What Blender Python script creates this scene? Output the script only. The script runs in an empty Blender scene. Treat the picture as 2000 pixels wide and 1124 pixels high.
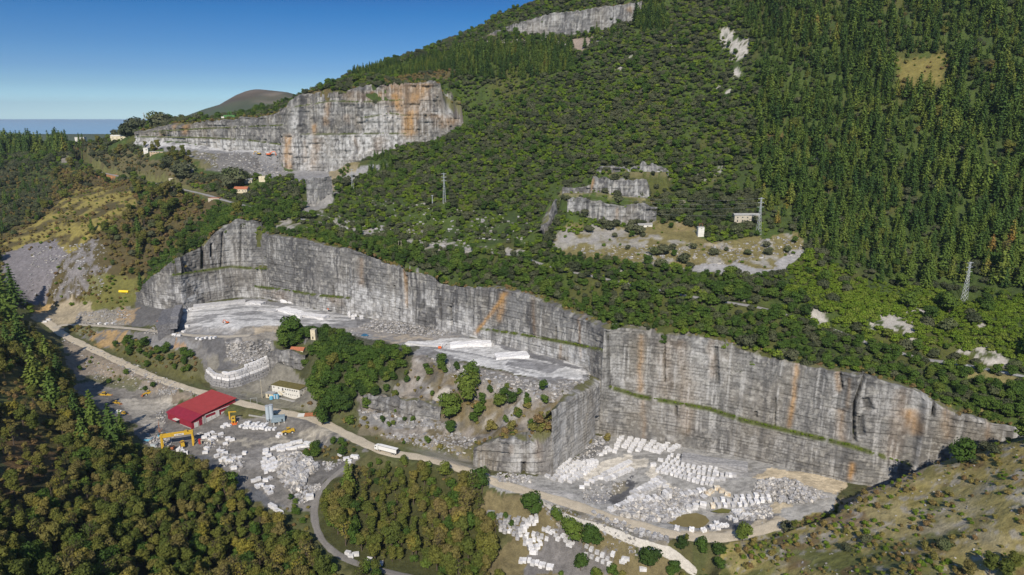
import bpy, bmesh, math, random
import numpy as np
from mathutils import Vector, Matrix
SC = bpy.context.scene
COL = SC.collection
RAD = math.radians
# ---------------------------------------------------------------- camera
CAMZ = 220.0
FPX, HZ = 1333.0, 226.0                       # focal length and horizon of the 2000 px wide photograph
PITCH = math.atan((562 - HZ) / FPX)
SP, CP = math.sin(PITCH), math.cos(PITCH)
cam_d = bpy.data.cameras.new('camera'); cam = bpy.data.objects.new('camera', cam_d); COL.objects.link(cam)
cam.location = (0, 0, CAMZ); cam.rotation_euler = (RAD(90) - PITCH, 0, 0)
cam_d.sensor_width = 36; cam_d.lens = 36 * FPX / 2000; cam_d.clip_start = 1; cam_d.clip_end = 200000
SC.camera = cam
# ---------------------------------------------------------------- light
HAZE = .000035
SUN_EL, SUN_AZ = RAD(38), RAD(184)            # azimuth clockwise from +Y (view direction)
tosun = Vector((math.sin(SUN_AZ) * math.cos(SUN_EL), math.cos(SUN_AZ) * math.cos(SUN_EL), math.sin(SUN_EL)))
sun_d = bpy.data.lights.new('sun', 'SUN'); sun_d.energy = 4.6; sun_d.angle = RAD(0.6); sun_d.color = (1.0, .90, .76)
sun = bpy.data.objects.new('sun', sun_d); COL.objects.link(sun); sun.rotation_euler = tosun.to_track_quat('Z', 'Y').to_euler()
sun.location = (0, 0, 600)
W = bpy.data.worlds.new('World'); SC.world = W; W.use_nodes = True
wn = W.node_tree; wn.nodes.clear()
sky = wn.nodes.new('ShaderNodeTexSky'); sky.sky_type = 'NISHITA'; sky.sun_disc = False
sky.sun_elevation = SUN_EL; sky.sun_rotation = SUN_AZ; sky.altitude = 300; sky.air_density = 1.0; sky.dust_density = 0.1; sky.ozone_density = 3.0
bgn = wn.nodes.new('ShaderNodeBackground'); bgn.inputs[1].default_value = .11
wo = wn.nodes.new('ShaderNodeOutputWorld')
tcw = wn.nodes.new('ShaderNodeTexCoord'); sep = wn.nodes.new('ShaderNodeSeparateXYZ'); wn.links.new(tcw.outputs['Generated'], sep.inputs[0])
rpw = wn.nodes.new('ShaderNodeValToRGB'); e_ = rpw.color_ramp.elements; e_[0].position, e_[0].color = 0.0, (.40, .64, .90, 1); e_[1].position, e_[1].color = .55, (.50, .57, .62, 1)
for p_, c_ in ((.0156, (.31, .51, .72, 1)), (.037, (.18, .30, .455, 1)), (.058, (.122, .223, .378, 1)), (.088, (.076, .182, .33, 1)), (.133, (.030, .147, .29, 1)), (.17, (.02, .11, .25, 1))):
    x_ = rpw.color_ramp.elements.new(p_); x_.color = c_
scw = wn.nodes.new('ShaderNodeVectorMath'); scw.operation = 'SCALE'; scw.inputs['Scale'].default_value = 1.6; wn.links.new(sep.outputs['Z'], rpw.inputs[0])
mxw = wn.nodes.new('ShaderNodeVectorMath'); mxw.operation = 'MULTIPLY'; wn.links.new(sky.outputs[0], mxw.inputs[0]); wn.links.new(rpw.outputs[0], mxw.inputs[1])
wn.links.new(mxw.outputs[0], scw.inputs[0]); wn.links.new(scw.outputs[0], bgn.inputs[0]); wn.links.new(bgn.outputs[0], wo.inputs[0])
SC.view_settings.view_transform = 'Standard'; SC.view_settings.look = 'None'; SC.view_settings.gamma = 1
SC.view_settings.exposure = 0.38
SC.cycles.max_bounces = 4; SC.cycles.diffuse_bounces = 2; SC.cycles.glossy_bounces = 2; SC.cycles.transparent_max_bounces = 8
SC.cycles.volume_bounces = 0
# ---------------------------------------------------------------- rays
def ray(px, py):
    vx = (np.asarray(px, float) - 1000) / FPX; vy = -(np.asarray(py, float) - 562) / FPX
    return vx, CP + SP * vy, -SP + CP * vy
def PZ(px, py, z):
    r = ray(px, py); d = (z - CAMZ) / r[2]
    return (float(r[0] * d), float(r[1] * d), float(z))
def PY(px, py, Y):
    r = ray(px, py); d = Y / r[1]
    return (float(r[0] * d), float(Y), float(CAMZ + r[2] * d))
def proj(x, y, z):
    x, y, z = np.asarray(x, float), np.asarray(y, float), np.asarray(z, float) - CAMZ
    d = np.maximum(CP * y - SP * z, 1e-3); v = (SP * y + CP * z) / d
    return 1000 + FPX * x / d, 562 - FPX * v
def zat(x, y, py):                             # height at plan point (x,y) seen at image row py
    r = ray(1000, py); return CAMZ + r[2] / r[1] * y
# ---------------------------------------------------------------- noise
def _h(ix, iy, seed):
    n = (ix.astype(np.int64) * 374761393 + iy.astype(np.int64) * 668265263 + seed * 974634777) & 0xffffffff
    n = ((n ^ (n >> 13)) * 1274126177) & 0xffffffff
    return ((n ^ (n >> 16)) & 0xffff) / 65535.0
def rnd(ix, iy, seed=0): return _h(np.floor(ix), np.floor(iy), seed)
def vn(x, y, seed=0):
    x = np.asarray(x, float); y = np.asarray(y, float)
    ix, iy = np.floor(x), np.floor(y); fx, fy = x - ix, y - iy
    fx = fx * fx * (3 - 2 * fx); fy = fy * fy * (3 - 2 * fy)
    a, b = _h(ix, iy, seed), _h(ix + 1, iy, seed); c, d = _h(ix, iy + 1, seed), _h(ix + 1, iy + 1, seed)
    return (a + (b - a) * fx) * (1 - fy) + (c + (d - c) * fx) * fy
def fbm(x, y, sc, seed=0, o=4):
    s = 0; a = 1; t = 0; x = np.asarray(x, float) / sc; y = np.asarray(y, float) / sc
    for i in range(o):
        s = s + a * vn(x + i * 17.3, y - i * 9.1, seed + i); t += a; a *= .5; x = x * 2.03; y = y * 2.03
    return s / t
def sst(a, b, x):
    t = np.clip((x - a) / (b - a), 0, 1); return t * t * (3 - 2 * t)
def lerp(a, b, t): return a + (b - a) * t
def mixc(c, col, m):                           # c (N,3), m (N,)
    return c + (np.asarray(col, float) - c) * m[:, None]
def pip(x, y, poly):
    x = np.asarray(x); y = np.asarray(y); inside = np.zeros(x.shape, bool)
    P = np.asarray(poly, float); n = len(P)
    x0, x1, y0, y1 = P[:, 0].min(), P[:, 0].max(), P[:, 1].min(), P[:, 1].max()
    sel = (x >= x0) & (x <= x1) & (y >= y0) & (y <= y1)
    xs, ys = x[sel], y[sel]; ins = np.zeros(xs.shape, bool); j = n - 1
    for i in range(n):
        xi, yi, xj, yj = P[i, 0], P[i, 1], P[j, 0], P[j, 1]
        if yi != yj:
            ins ^= ((yi > ys) != (yj > ys)) & (xs < (xj - xi) * (ys - yi) / (yj - yi) + xi)
        j = i
    inside[sel] = ins; return inside
def dens(pts, step):
    P = np.asarray(pts, float); out = []
    for a, b in zip(P[:-1], P[1:]):
        n = max(1, int(np.linalg.norm((b - a)[:2]) / step))
        out += [a + (b - a) * k / n for k in range(n)]
    out.append(P[-1]); return np.array(out)
def smooth_line(P, k=3):
    P = np.array(P, float)
    for _ in range(k):
        Q = P.copy(); Q[1:-1] = (P[:-2] + 2 * P[1:-1] + P[2:]) / 4; P = Q
    return P
# ---------------------------------------------------------------- mesh + tag helpers
def tag(o, label=None, cat=None, group=None, kind=None):
    if label: o['label'] = label
    if cat: o['category'] = cat
    if group: o['group'] = group
    if kind: o['kind'] = kind
    return o
def mesh_np(name, V, F, mat, cols=None, smooth=True):
    V = np.asarray(V, np.float32); F = np.asarray(F, np.int32); k = F.shape[1]
    me = bpy.data.meshes.new(name); me.vertices.add(len(V)); me.vertices.foreach_set('co', V.ravel())
    me.loops.add(F.size); me.loops.foreach_set('vertex_index', F.ravel())
    me.polygons.add(len(F)); me.polygons.foreach_set('loop_start', np.arange(len(F), dtype=np.int32) * k)
    try: me.polygons.foreach_set('loop_total', np.full(len(F), k, np.int32))
    except Exception: pass
    me.update(calc_edges=True)
    if smooth: me.polygons.foreach_set('use_smooth', np.ones(len(F), bool))
    if cols is not None:
        a = me.color_attributes.new('albedo', 'FLOAT_COLOR', 'POINT')
        c = np.ones((len(V), 4), np.float32); c[:, :3] = np.clip(cols, .004, .9); a.data.foreach_set('color', c.ravel())
    if mat: me.materials.append(mat)
    me.validate()
    return me
def link(name, me, parent=None):
    o = bpy.data.objects.new(name, me); COL.objects.link(o)
    if parent: o.parent = parent
    return o
def gridf(nr, nc, off=0):
    i = np.arange(nr - 1)[:, None] * nc + np.arange(nc - 1)[None, :] + off
    return np.stack([i, i + 1, i + nc + 1, i + nc], -1).reshape(-1, 4)
# ---------------------------------------------------------------- materials
class NT:
    def __init__(s, name):
        s.m = bpy.data.materials.new(name); s.m.use_nodes = True; s.t = s.m.node_tree
        s.b = s.t.nodes['Principled BSDF']; s.b.inputs['Specular IOR Level'].default_value = .25
    def n(s, t, **k):
        nd = s.t.nodes.new('ShaderNode' + t)
        for a, v in k.items():
            if a.startswith('i_'):
                q = a[2:]; nd.inputs[int(q) if q.isdigit() else q].default_value = v
            else: setattr(nd, a, v)
        return nd
    def l(s, a, b): s.t.links.new(a, b)
    def ramp(s, pts):
        r = s.n('ValToRGB'); e = r.color_ramp.elements
        e[0].position, e[0].color = pts[0][0], (*pts[0][1], 1); e[1].position, e[1].color = pts[-1][0], (*pts[-1][1], 1)
        for p, c in pts[1:-1]:
            x = e.new(p); x.color = (*c, 1)
        return r
def attr_mat(name, fine=1.2, lo=.72, hi=1.28, bump=.5, bdist=.5, rough=.95, grain=.35, gl=.75, gh=1.25):
    """albedo comes from what the surface is (vertex attribute), nodes add the fine grain and relief"""
    t = NT(name); a = t.n('Attribute', attribute_name='albedo'); g = t.n('NewGeometry')
    n1 = t.n('TexNoise', i_Scale=1 / fine, i_Detail=5.0, i_Roughness=.65); t.l(g.outputs['Position'], n1.inputs['Vector'])
    n2 = t.n('TexNoise', i_Scale=1 / grain, i_Detail=2.0); t.l(g.outputs['Position'], n2.inputs['Vector'])
    m1 = t.n('MapRange', i_1=.3, i_2=.7, i_3=lo, i_4=hi); t.l(n1.outputs[0], m1.inputs[0])
    m2 = t.n('MapRange', i_1=.3, i_2=.7, i_3=gl, i_4=gh); t.l(n2.outputs[0], m2.inputs[0])
    mm = t.n('Math', operation='MULTIPLY'); t.l(m1.outputs[0], mm.inputs[0]); t.l(m2.outputs[0], mm.inputs[1])
    v = t.n('VectorMath', operation='SCALE'); t.l(a.outputs['Color'], v.inputs[0]); t.l(mm.outputs[0], v.inputs['Scale'])
    t.l(v.outputs[0], t.b.inputs['Base Color']); t.b.inputs['Roughness'].default_value = rough
    b = t.n('Bump', i_Strength=bump, i_Distance=bdist); t.l(n1.outputs[0], b.inputs['Height']); t.l(b.outputs[0], t.b.inputs['Normal'])
    return t.m
def simple(name, col, rough=.6, metal=0, var=.12, scale=1.5, bump=0, spec=.3, dirt=None):
    t = NT(name); g = t.n('TexCoord'); n = t.n('TexNoise', i_Scale=scale, i_Detail=6.0, i_Roughness=.7); t.l(g.outputs['Object'], n.inputs['Vector'])
    c0 = tuple(max(0, c * (1 - var * 1.6)) for c in col); c1 = tuple(min(1, c * (1 + var)) for c in col)
    pts = [(.3, c0), (.7, c1)]
    if dirt: pts = [(.28, dirt), (.42, c0), (.7, c1)]
    r = t.ramp(pts); t.l(n.outputs[0], r.inputs[0]); t.l(r.outputs[0], t.b.inputs['Base Color'])
    t.b.inputs['Roughness'].default_value = rough; t.b.inputs['Metallic'].default_value = metal; t.b.inputs['Specular IOR Level'].default_value = spec
    if bump:
        b = t.n('Bump', i_Strength=bump, i_Distance=.1); t.l(n.outputs[0], b.inputs['Height']); t.l(b.outputs[0], t.b.inputs['Normal'])
    return t.m
M_GROUND = attr_mat('ground_surface', fine=3.0, bump=.8, bdist=1.0)
M_CLIFF = attr_mat('quarried_rock', fine=1.6, lo=.8, hi=1.2, bump=.55, bdist=.45, grain=.5, gl=.82, gh=1.18)
M_ROAD = attr_mat('dusty_road', fine=2.5, lo=.88, hi=1.1, bump=.2, bdist=.15)
# ================================================================ terrain heights
class Layer:
    def __init__(s, pts):
        P = np.array(sorted(set((round(p[0], 2), round(p[1], 2), round(p[2], 2)) for p in pts)))
        keep = []
        for p in P:                               # thin out near duplicates
            if all((p[0] - q[0]) ** 2 + (p[1] - q[1]) ** 2 > 9 for q in keep): keep.append(p)
        P = np.array(keep); n = len(P); s.P = P[:, :2]
        A = np.zeros((n + 3, n + 3)); D = np.hypot(P[:, None, 0] - P[None, :, 0], P[:, None, 1] - P[None, :, 1])
        A[:n, :n] = -D - np.eye(n) * .5; A[:n, n] = 1; A[:n, n + 1:] = s.P / 500; A[n:, :n] = A[:n, n:].T
        s.w = np.linalg.solve(A, np.r_[P[:, 2], 0, 0, 0])
    def __call__(s, x, y):
        x = np.asarray(x, float); sh = x.shape; x = x.ravel(); y = np.asarray(y, float).ravel(); out = np.empty(len(x))
        for i in range(0, len(x), 20000):
            a, b = x[i:i + 20000], y[i:i + 20000]
            D = np.hypot(a[:, None] - s.P[None, :, 0], b[:, None] - s.P[None, :, 1])
            out[i:i + 20000] = -D @ s.w[:-3] + s.w[-3] + s.w[-2] * a / 500 + s.w[-1] * b / 500
        return out.reshape(sh)
X0, X1, Y0, Y1, DX = -1700., 1300., 90., 1990., 2.0
NX, NY = int((X1 - X0) / DX) + 1, int((Y1 - Y0) / DX) + 1
gx = X0 + np.arange(NX) * DX; gy = Y0 + np.arange(NY) * DX
GX, GY = np.meshgrid(gx, gy)
def bil(G, x, y):
    fx = np.clip((np.asarray(x, float) - X0) / DX, 0, NX - 1.001); fy = np.clip((np.asarray(y, float) - Y0) / DX, 0, NY - 1.001)
    ix, iy = fx.astype(int), fy.astype(int); a, b = fx - ix, fy - iy
    return (G[iy, ix] * (1 - a) + G[iy, ix + 1] * a) * (1 - b) + (G[iy + 1, ix] * (1 - a) + G[iy + 1, ix + 1] * a) * b
def raster(layer):                                # evaluate a smooth layer on a coarse lattice, then interpolate
    st = 10.0; cx = np.arange(X0, X1 + st * 2, st); cy = np.arange(Y0, Y1 + st * 2, st); CX, CY = np.meshgrid(cx, cy)
    C = layer(CX, CY); fx = (gx - X0) / st; fy = (gy - Y0) / st
    ix, iy = fx.astype(int), fy.astype(int); a, b = fx - ix, (fy - iy)[:, None]
    R0 = C[iy][:, ix] * (1 - a) + C[iy][:, ix + 1] * a; R1 = C[iy + 1][:, ix] * (1 - a) + C[iy + 1][:, ix + 1] * a
    return R0 * (1 - b) + R1 * b

# ---- plan lines of the quarry walls (left to right as seen from the camera); base points
def stat(lst): return [PZ(*p[:3]) if p[3:] != ('Y',) else PY(*p[:3]) for p in lst]
WALL_W = stat([(268, 590, 46), (310, 602, 46), (358, 606, 47), (400, 592, 48), (460, 582, 48), (510, 582, 48), (560, 594, 48), (620, 604, 48), (700, 618, 48), (790, 634, 49), (880, 648, 50),
               (960, 668, 51), (1040, 690, 51), (1110, 706, 52), (1150, 722, 52)])
CORNER = PZ(1186, 850, 12)
WALL_W.append((CORNER[0] - 3, CORNER[1] + 3, 50))
WALL_E = [(CORNER[0] - 5, CORNER[1] + 2.2, 12), CORNER] + stat([(1300, 868, 12), (1420, 890, 12), (1540, 916, 12.5), (1650, 942, 13)]) + [(222, 350, 14), (262, 334, 24), (300, 322, 36), (345, 306, 42), (420, 284, 44), (520, 262, 44)]
TOP_W = [(240, 585), (285, 568), (300, 545), (322, 528), (345, 505), (375, 492), (400, 480), (420, 455), (455, 432), (470, 427), (505, 436), (508, 462), (540, 462), (600, 470), (640, 482), (700, 488), (760, 512), (800, 526), (850, 536), (870, 552),
         (900, 556), (960, 562), (1010, 570), (1045, 578), (1090, 602), (1150, 626), (1175, 640), (1190, 646)]
TOP_E = [(1180, 638), (1220, 644), (1260, 652), (1300, 656), (1340, 660), (1400, 666), (1450, 690), (1500, 708), (1560, 712), (1600, 722), (1640, 730), (1690, 732), (1710, 742), (1740, 752), (1760, 752), (1800, 772),
         (1826, 786), (1870, 806), (1885, 802), (1920, 818), (1960, 822), (2000, 832), (2060, 845), (2300, 900), (2900, 1000)]
PILL = [PZ(1082, 930, 12), PZ(1115, 898, 12), PZ(1150, 872, 12), (CORNER[0] - 2, CORNER[1] + 6, 12)]
TOP_P = [(1070, 800), (1090, 786), (1120, 770), (1150, 755), (1186, 732)]
SPUR = [PZ(925, 905, 19), PZ(960, 910, 18), PZ(1000, 920, 17), PZ(1045, 930, 14), PZ(1082, 930, 12)]
TOP_S = [(915, 885), (940, 862), (980, 852), (1030, 858), (1060, 868), (1082, 840), (1090, 835)]
UPW = [PY(*p) for p in [(262, 274, 1010), (330, 280, 995), (400, 286, 980), (490, 296, 960), (540, 300, 948), (552, 335, 938), (640, 340, 932), (710, 325, 925), (760, 320, 922), (830, 285, 925), (905, 255, 935)]]
TOP_U = [(255, 268), (290, 256), (330, 247), (380, 244), (430, 236), (500, 231), (548, 228), (566, 212), (572, 196), (600, 184), (640, 178), (665, 186), (690, 172), (740, 166), (800, 163), (842, 159), (858, 164), (864, 198), (872, 220), (890, 230), (905, 238), (910, 240)]
def prof(tab, px):
    t = np.array(tab, float); return np.interp(px, t[:, 0], t[:, 1])
def normals(P):
    T = np.gradient(P[:, :2], axis=0); T /= np.linalg.norm(T, axis=1)[:, None] + 1e-9
    return np.stack([-T[:, 1], T[:, 0]], 1)
def top_of(line, tab, setback, step=12):
    D = dens(line, step); N = normals(D); out = []
    for p, n in zip(D, N):
        x, y = p[0] + n[0] * setback, p[1] + n[1] * setback; z = p[2] + 30
        for _ in range(4):
            px, _p = proj(x, y, z); z = float(zat(x, y, prof(tab, px)))
        out.append((x, y, max(z, p[2] + .5)))
    return out
SB = 7.0                                          # setback of the wall tops
TW, TE, TP, TS, TU = (top_of(WALL_W, TOP_W, SB), top_of(WALL_E, TOP_E, SB), top_of(PILL, TOP_P, 5), top_of(SPUR, TOP_S, 5), top_of(UPW, TOP_U, 16, 20))

# ---- roads: image point + height
ROAD_MAIN = [(88, 628, 29), (100, 634, 28.5), (106, 642, 28), (130, 658, 27), (180, 682, 26), (230, 705, 25), (280, 729, 23), (330, 748, 21), (380, 763, 20), (430, 776, 19), (480, 790, 18), (540, 803, 17.5), (600, 815, 17.5), (640, 830, 18),
             (680, 850, 18.5), (715, 868, 19), (753, 885, 19), (820, 893, 19), (880, 908, 18), (930, 928, 17), (990, 950, 15), (1050, 965, 14), (1100, 980, 13.5), (1150, 996, 13), (1200, 1015, 12.5), (1260, 1030, 12), (1300, 1042, 11.5), (1350, 1050, 11),
             (1400, 1052, 11), (1450, 1046, 11.5), (1500, 1032, 12), (1540, 1018, 12)]
ROAD_UP = [(106, 642, 28), (116, 635, 28.5), (150, 634, 30), (200, 637, 33), (260, 642, 36.5), (320, 649, 40), (380, 656, 43.5), (440, 658, 46), (490, 655, 48)]
ROAD_LOW = [(1045, 970, 14), (1075, 994, 13), (1107, 1011, 12), (1150, 1027, 10), (1190, 1046, 8), (1225, 1064, 6), (1262, 1080, 4), (1310, 1100, 1), (1360, 1125, -2)]
ROAD_FORK = [(700, 893, 17), (672, 915, 14), (640, 938, 10), (620, 965, 7), (612, 995, 4), (616, 1030, 2), (630, 1060, 0), (660, 1085, -2), (700, 1103, -4), (760, 1118, -6), (830, 1135, -8)]
ROAD_HILL = [PY(*p) for p in [(82, 300, 1330), (105, 308, 1230), (135, 320, 1140), (165, 330, 1050), (200, 338, 990), (260, 350, 920), (320, 362, 870), (360, 371, 840), (400, 380, 800), (450, 395, 755), (500, 408, 730), (560, 424, 695), (600, 430, 680), (650, 441, 660), (700, 452, 640), (770, 468, 620),
                              (860, 482, 596), (930, 490, 575), (1010, 500, 550), (1085, 526, 515), (1140, 536, 500), (1250, 560, 470), (1350, 580, 450), (1480, 600, 440), (1600, 634, 424), (1700, 672, 406), (1800, 702, 393), (1880, 712, 387), (1950, 726, 379), (2050, 745, 367), (2200, 775, 350)]]
RL = {'main': stat(ROAD_MAIN), 'up': stat(ROAD_UP), 'low': stat(ROAD_LOW), 'fork': stat(ROAD_FORK), 'hill': ROAD_HILL}

shared_W = [PZ(200, 600, 42), PZ(150, 600, 36), PZ(240, 580, 48), PZ(120, 610, 30), PZ(75, 600, 33), PY(30, 590, 640), PY(0, 560, 650), (-620, 640, 55), (-760, 700, 60), (-1000, 760, 60), (-1400, 800, 60)]
# L: everything in front of the long wall
L = Layer(RL['main'] + RL['up'] + RL['low'] + RL['fork'] + [(p[0], p[1], p[2]) for p in dens(WALL_W, 20)] + TP + TS + shared_W + stat([
    (700, 640, 49), (600, 640, 48), (600, 670, 47), (720, 660, 50), (800, 660, 50), (850, 680, 51), (950, 700, 52), (1050, 730, 52.5), (1150, 742, 52), (1000, 735, 52.5), (900, 710, 52), (780, 690, 50),
    (540, 655, 47), (535, 690, 44), (600, 690, 46), (640, 680, 47), (700, 700, 47), (760, 720, 45), (830, 730, 46), (950, 750, 50), (1030, 770, 50), (1080, 780, 50), (900, 760, 44), (980, 790, 42), (1050, 800, 44), (860, 790, 34), (930, 820, 32),
    (760, 770, 32), (680, 740, 38), (640, 760, 30), (620, 720, 41), (560, 690, 44), (595, 742, 21), (535, 738, 20), (640, 800, 20), (700, 805, 22), (780, 815, 25), (860, 822, 27), (900, 850, 24), (850, 860, 22), (780, 850, 21), (720, 830, 20), (690, 790, 27),
    (1000, 830, 36), (1060, 835, 38), (960, 845, 30),
    (532, 769, 18.8), (560, 775, 18.6), (590, 781, 18.5), (603, 768, 19), (560, 757, 19.5), (528, 757, 19.5), (500, 755, 19), (440, 765, 19), (470, 760, 19), (400, 718, 30), (440, 705, 32), (500, 700, 34), (520, 680, 42), (450, 670, 43), (380, 680, 38), (330, 690, 33), (290, 680, 33), (240, 670, 31), (190, 650, 31), (380, 740, 22), (300, 715, 26),
    # yard
    (570, 770, 18.5), (530, 780, 18), (440, 800, 14), (320, 800, 12), (250, 800, 12), (160, 770, 14), (200, 760, 15), (280, 770, 14), (360, 770, 14.5), (230, 730, 19), (160, 715, 22), (120, 690, 24), (380, 870, 11), (460, 850, 11.5), (540, 850, 12), (600, 840, 14), (620, 860, 13), (500, 900, 10),
    (560, 930, 9.5), (600, 900, 11), (660, 880, 15), (690, 880, 17), (430, 920, 9), (480, 960, 7), (520, 1000, 4), (570, 970, 7), (540, 1030, 1), (350, 890, 10),
    # wood below the yard, spur at the left
    (440, 960, 4), (330, 920, 8), (250, 880, 14), (200, 850, 20), (150, 820, 27), (100, 780, 32), (60, 720, 46), (40, 660, 48), (20, 620, 54), (0, 700, 61), (60, 800, 46), (0, 850, 52), (100, 900, 35), (200, 950, 26), (300, 1000, 14), (400, 1040, 4), (500, 1080, -3), (580, 1110, -6),
    (0, 1000, 45), (0, 1124, 40), (150, 1050, 28), (150, 1124, 24), (300, 1124, 15), (450, 1140, 0), (-300, 1000, 75), (-300, 700, 75), (-300, 1400, 70), (600, 1400, -5),
    # wood between fork and main road
    (700, 930, 11), (660, 1000, 3), (750, 1000, 3), (720, 1070, -3), (850, 1080, -5), (800, 960, 8), (870, 950, 12), (930, 980, 9), (1000, 1010, 6), (1040, 1000, 8), (950, 1050, -3), (900, 1124, -9), (1000, 1030, 1), (1100, 1060, -1), (1180, 1080, -1), (1050, 1090, -6), (1150, 1110, -6), (1050, 1124, -9), (1250, 1124, -7), (1000, 1400, -12),
    # mound at the right
    (1420, 1072, 10), (1350, 1085, 4), (1400, 1124, 4), (1500, 1080, 17), (1600, 1060, 24), (1500, 1124, 12), (1650, 1124, 30), (1450, 1400, 12)]) + [
    PY(1560, 1020, 306), PY(1600, 1005, 308), PY(1640, 985, 310), PY(1700, 952, 313), PY(1780, 917, 316), PY(1840, 900, 318), PY(1880, 888, 316), PY(1940, 868, 305), PY(2000, 850, 296), PY(2100, 840, 285),
    PY(1700, 1020, 285), PY(1800, 980, 285), PY(1900, 940, 285), PY(2000, 920, 270), PY(1800, 1060, 258), PY(1900, 1020, 258), PY(2000, 1000, 246), PY(1750, 1124, 232), PY(1900, 1124, 228), PY(2000, 1124, 222), PY(2100, 1400, 180), PY(1600, 1400, 185), (450, 240, 75), (450, 150, 85), (500, 200, 85)]
    + [(300, 326, 48), (345, 310, 52), (420, 288, 60), (520, 266, 70)]
    + [(210, 335, 14), (190, 330, 12)])
# pit floor
PITL = Layer([CORNER, (CORNER[0] + 10, CORNER[1] - 20, 11)] + [(p[0], p[1] - 2, p[2]) for p in WALL_E[1:8]] + RL['main'][19:] + [PZ(1130, 940, 12), PZ(1200, 930, 11), PZ(1300, 950, 11), PZ(1400, 970, 11), PZ(1350, 1030, 8.5), PZ(1300, 1010, 9.5), PZ(1420, 1000, 9), PZ(1500, 990, 11),
             PZ(1540, 945, 16), PZ(1590, 955, 17), PZ(1480, 945, 14), PZ(1620, 965, 15), PZ(1220, 960, 10.5), PZ(1250, 1000, 9.5), PZ(1390, 1015, 8), PZ(1330, 1020, 8.2), (200, 325, 13), (225, 335, 20)])
# M: between the long wall and the upper quarry, the whole green mountain
mtn = [PY(*p) for p in [(1230, 250, 745), (1230, 160, 830), (1230, 90, 910), (1100, 300, 745), (1100, 200, 860), (1000, 300, 780), (1000, 200, 890), (900, 300, 800), (950, 250, 850), (905, 235, 940), (870, 340, 730), (760, 350, 800), (689, 378, 800), (868, 400, 655), (780, 400, 690), (1000, 400, 680),
      (1000, 350, 720), (1350, 300, 710), (1350, 200, 790), (1350, 100, 880), (1350, 0, 980), (1500, 300, 660), (1500, 200, 720), (1500, 100, 790), (1500, 0, 870), (1650, 300, 640), (1650, 200, 690), (1650, 100, 750), (1650, 0, 820), (1800, 300, 620), (1800, 200, 665), (1800, 100, 720), (1800, 0, 780),
      (2000, 300, 590), (2000, 200, 630), (2000, 100, 680), (2000, 0, 740), (2300, 200, 580), (2300, 0, 680), (2300, -200, 800), (1500, -200, 1050), (1800, -200, 960), (1240, 60, 950), (1300, 40, 960),
      (1480, 458, 556), (1400, 470, 550), (1550, 450, 560), (1575, 490, 530), (1600, 420, 580), (1480, 400, 600), (1400, 380, 630), (1380, 340, 660), (1700, 450, 550), (1700, 380, 590), (1850, 450, 530), (1850, 380, 565), (2000, 450, 505), (2000, 380, 545), (1883, 588, 470), (1750, 560, 480), (1650, 550, 490),
      (1620, 500, 520), (2000, 560, 465), (2000, 640, 415), (1880, 650, 415), (1750, 630, 425), (1600, 590, 445), (1500, 560, 470), (1480, 530, 490), (1400, 540, 490), (1300, 530, 500), (1200, 500, 535), (1100, 490, 545), (1070, 470, 570), (1300, 480, 545), (1400, 440, 580), (1250, 455, 575),
      (1050, 500, 545), (950, 460, 610), (950, 430, 650), (850, 440, 640), (750, 430, 670), (700, 400, 720), (650, 400, 730), (640, 370, 790), (700, 330, 850), (760, 300, 870), (800, 280, 880),
      (560, 400, 745), (590, 395, 750), (520, 390, 780), (480, 380, 800), (500, 350, 830), (560, 350, 830), (590, 350, 850), (470, 350, 850), (430, 330, 890), (380, 320, 900), (350, 320, 900), (300, 300, 950), (250, 290, 1000), (400, 300, 930), (470, 310, 915), (500, 330, 880),
      (600, 340, 905), (640, 345, 890), (560, 345, 880), (700, 350, 840), (680, 320, 880),
      # left flank
      (240, 345, 960), (150, 300, 1100), (200, 290, 1080), (100, 290, 1250), (50, 300, 1250), (0, 300, 1250), (-200, 300, 1250), (60, 330, 1100), (0, 330, 1080), (100, 360, 960), (0, 400, 860), (60, 420, 830), (0, 460, 770), (150, 380, 880), (200, 380, 850), (250, 370, 860), (300, 385, 815), (350, 400, 780), (400, 400, 765), (430, 410, 745),
      (200, 430, 755), (120, 440, 770), (280, 430, 745), (350, 440, 735), (400, 440, 725), (300, 480, 705), (200, 480, 710), (100, 490, 710), (30, 500, 715), (250, 530, 670), (150, 530, 675), (80, 540, 680), (30, 550, 680), (320, 500, 705), (200, 560, 650), (290, 550, 655), (-200, 500, 720), (-200, 400, 850)]]
far = [(-1500, 1500, 140), (-1000, 1480, 155), (-600, 1500, 120), (-1600, 1900, 0), (-1000, 1900, 20), (-600, 1900, 50), (0, 1900, 150), (400, 1900, 250), (1200, 1900, 300), (1300, 1200, 620), (1000, 1000, 520), (900, 600, 230), (1000, 350, 120), (1300, 300, 140), (700, 260, 75), (1300, 90, 140), (-1700, 1000, 60)]
ridge = [PY(*p) for p in [(1090, 0, 1150), (1050, 6, 1160), (960, 42, 1180), (860, 92, 1200), (780, 122, 1180), (700, 147, 1140), (640, 168, 1090), (590, 188, 1040), (1000, 30, 1130), (1120, 0, 1100), (1240, 0, 1040), (1200, -60, 1200), (1350, -150, 1150), (1100, 20, 1090), (1000, 50, 1100), (930, 80, 1100),
         (1000, 82, 1040), (1100, 78, 1010), (930, 98, 1060), (1000, 130, 970), (1100, 130, 940), (850, 130, 1060), (950, 150, 960), (760, 150, 1040), (860, 155, 985), (700, 160, 1020), (905, 210, 950), (880, 160, 960)]]
seamU = [PY(940, 230, 930), PY(980, 225, 920)]
M = Layer([(p[0], p[1], p[2]) for p in TW + TE[1:]] + mtn + far + ridge[-14:-8] + seamU + RL['hill'] + shared_W + [(p[0], p[1] - 2, p[2]) for p in dens(UPW, 25)] +
          [PY(1180, 440, 600), PY(1240, 444, 600), PY(1110, 425, 600)])
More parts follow.
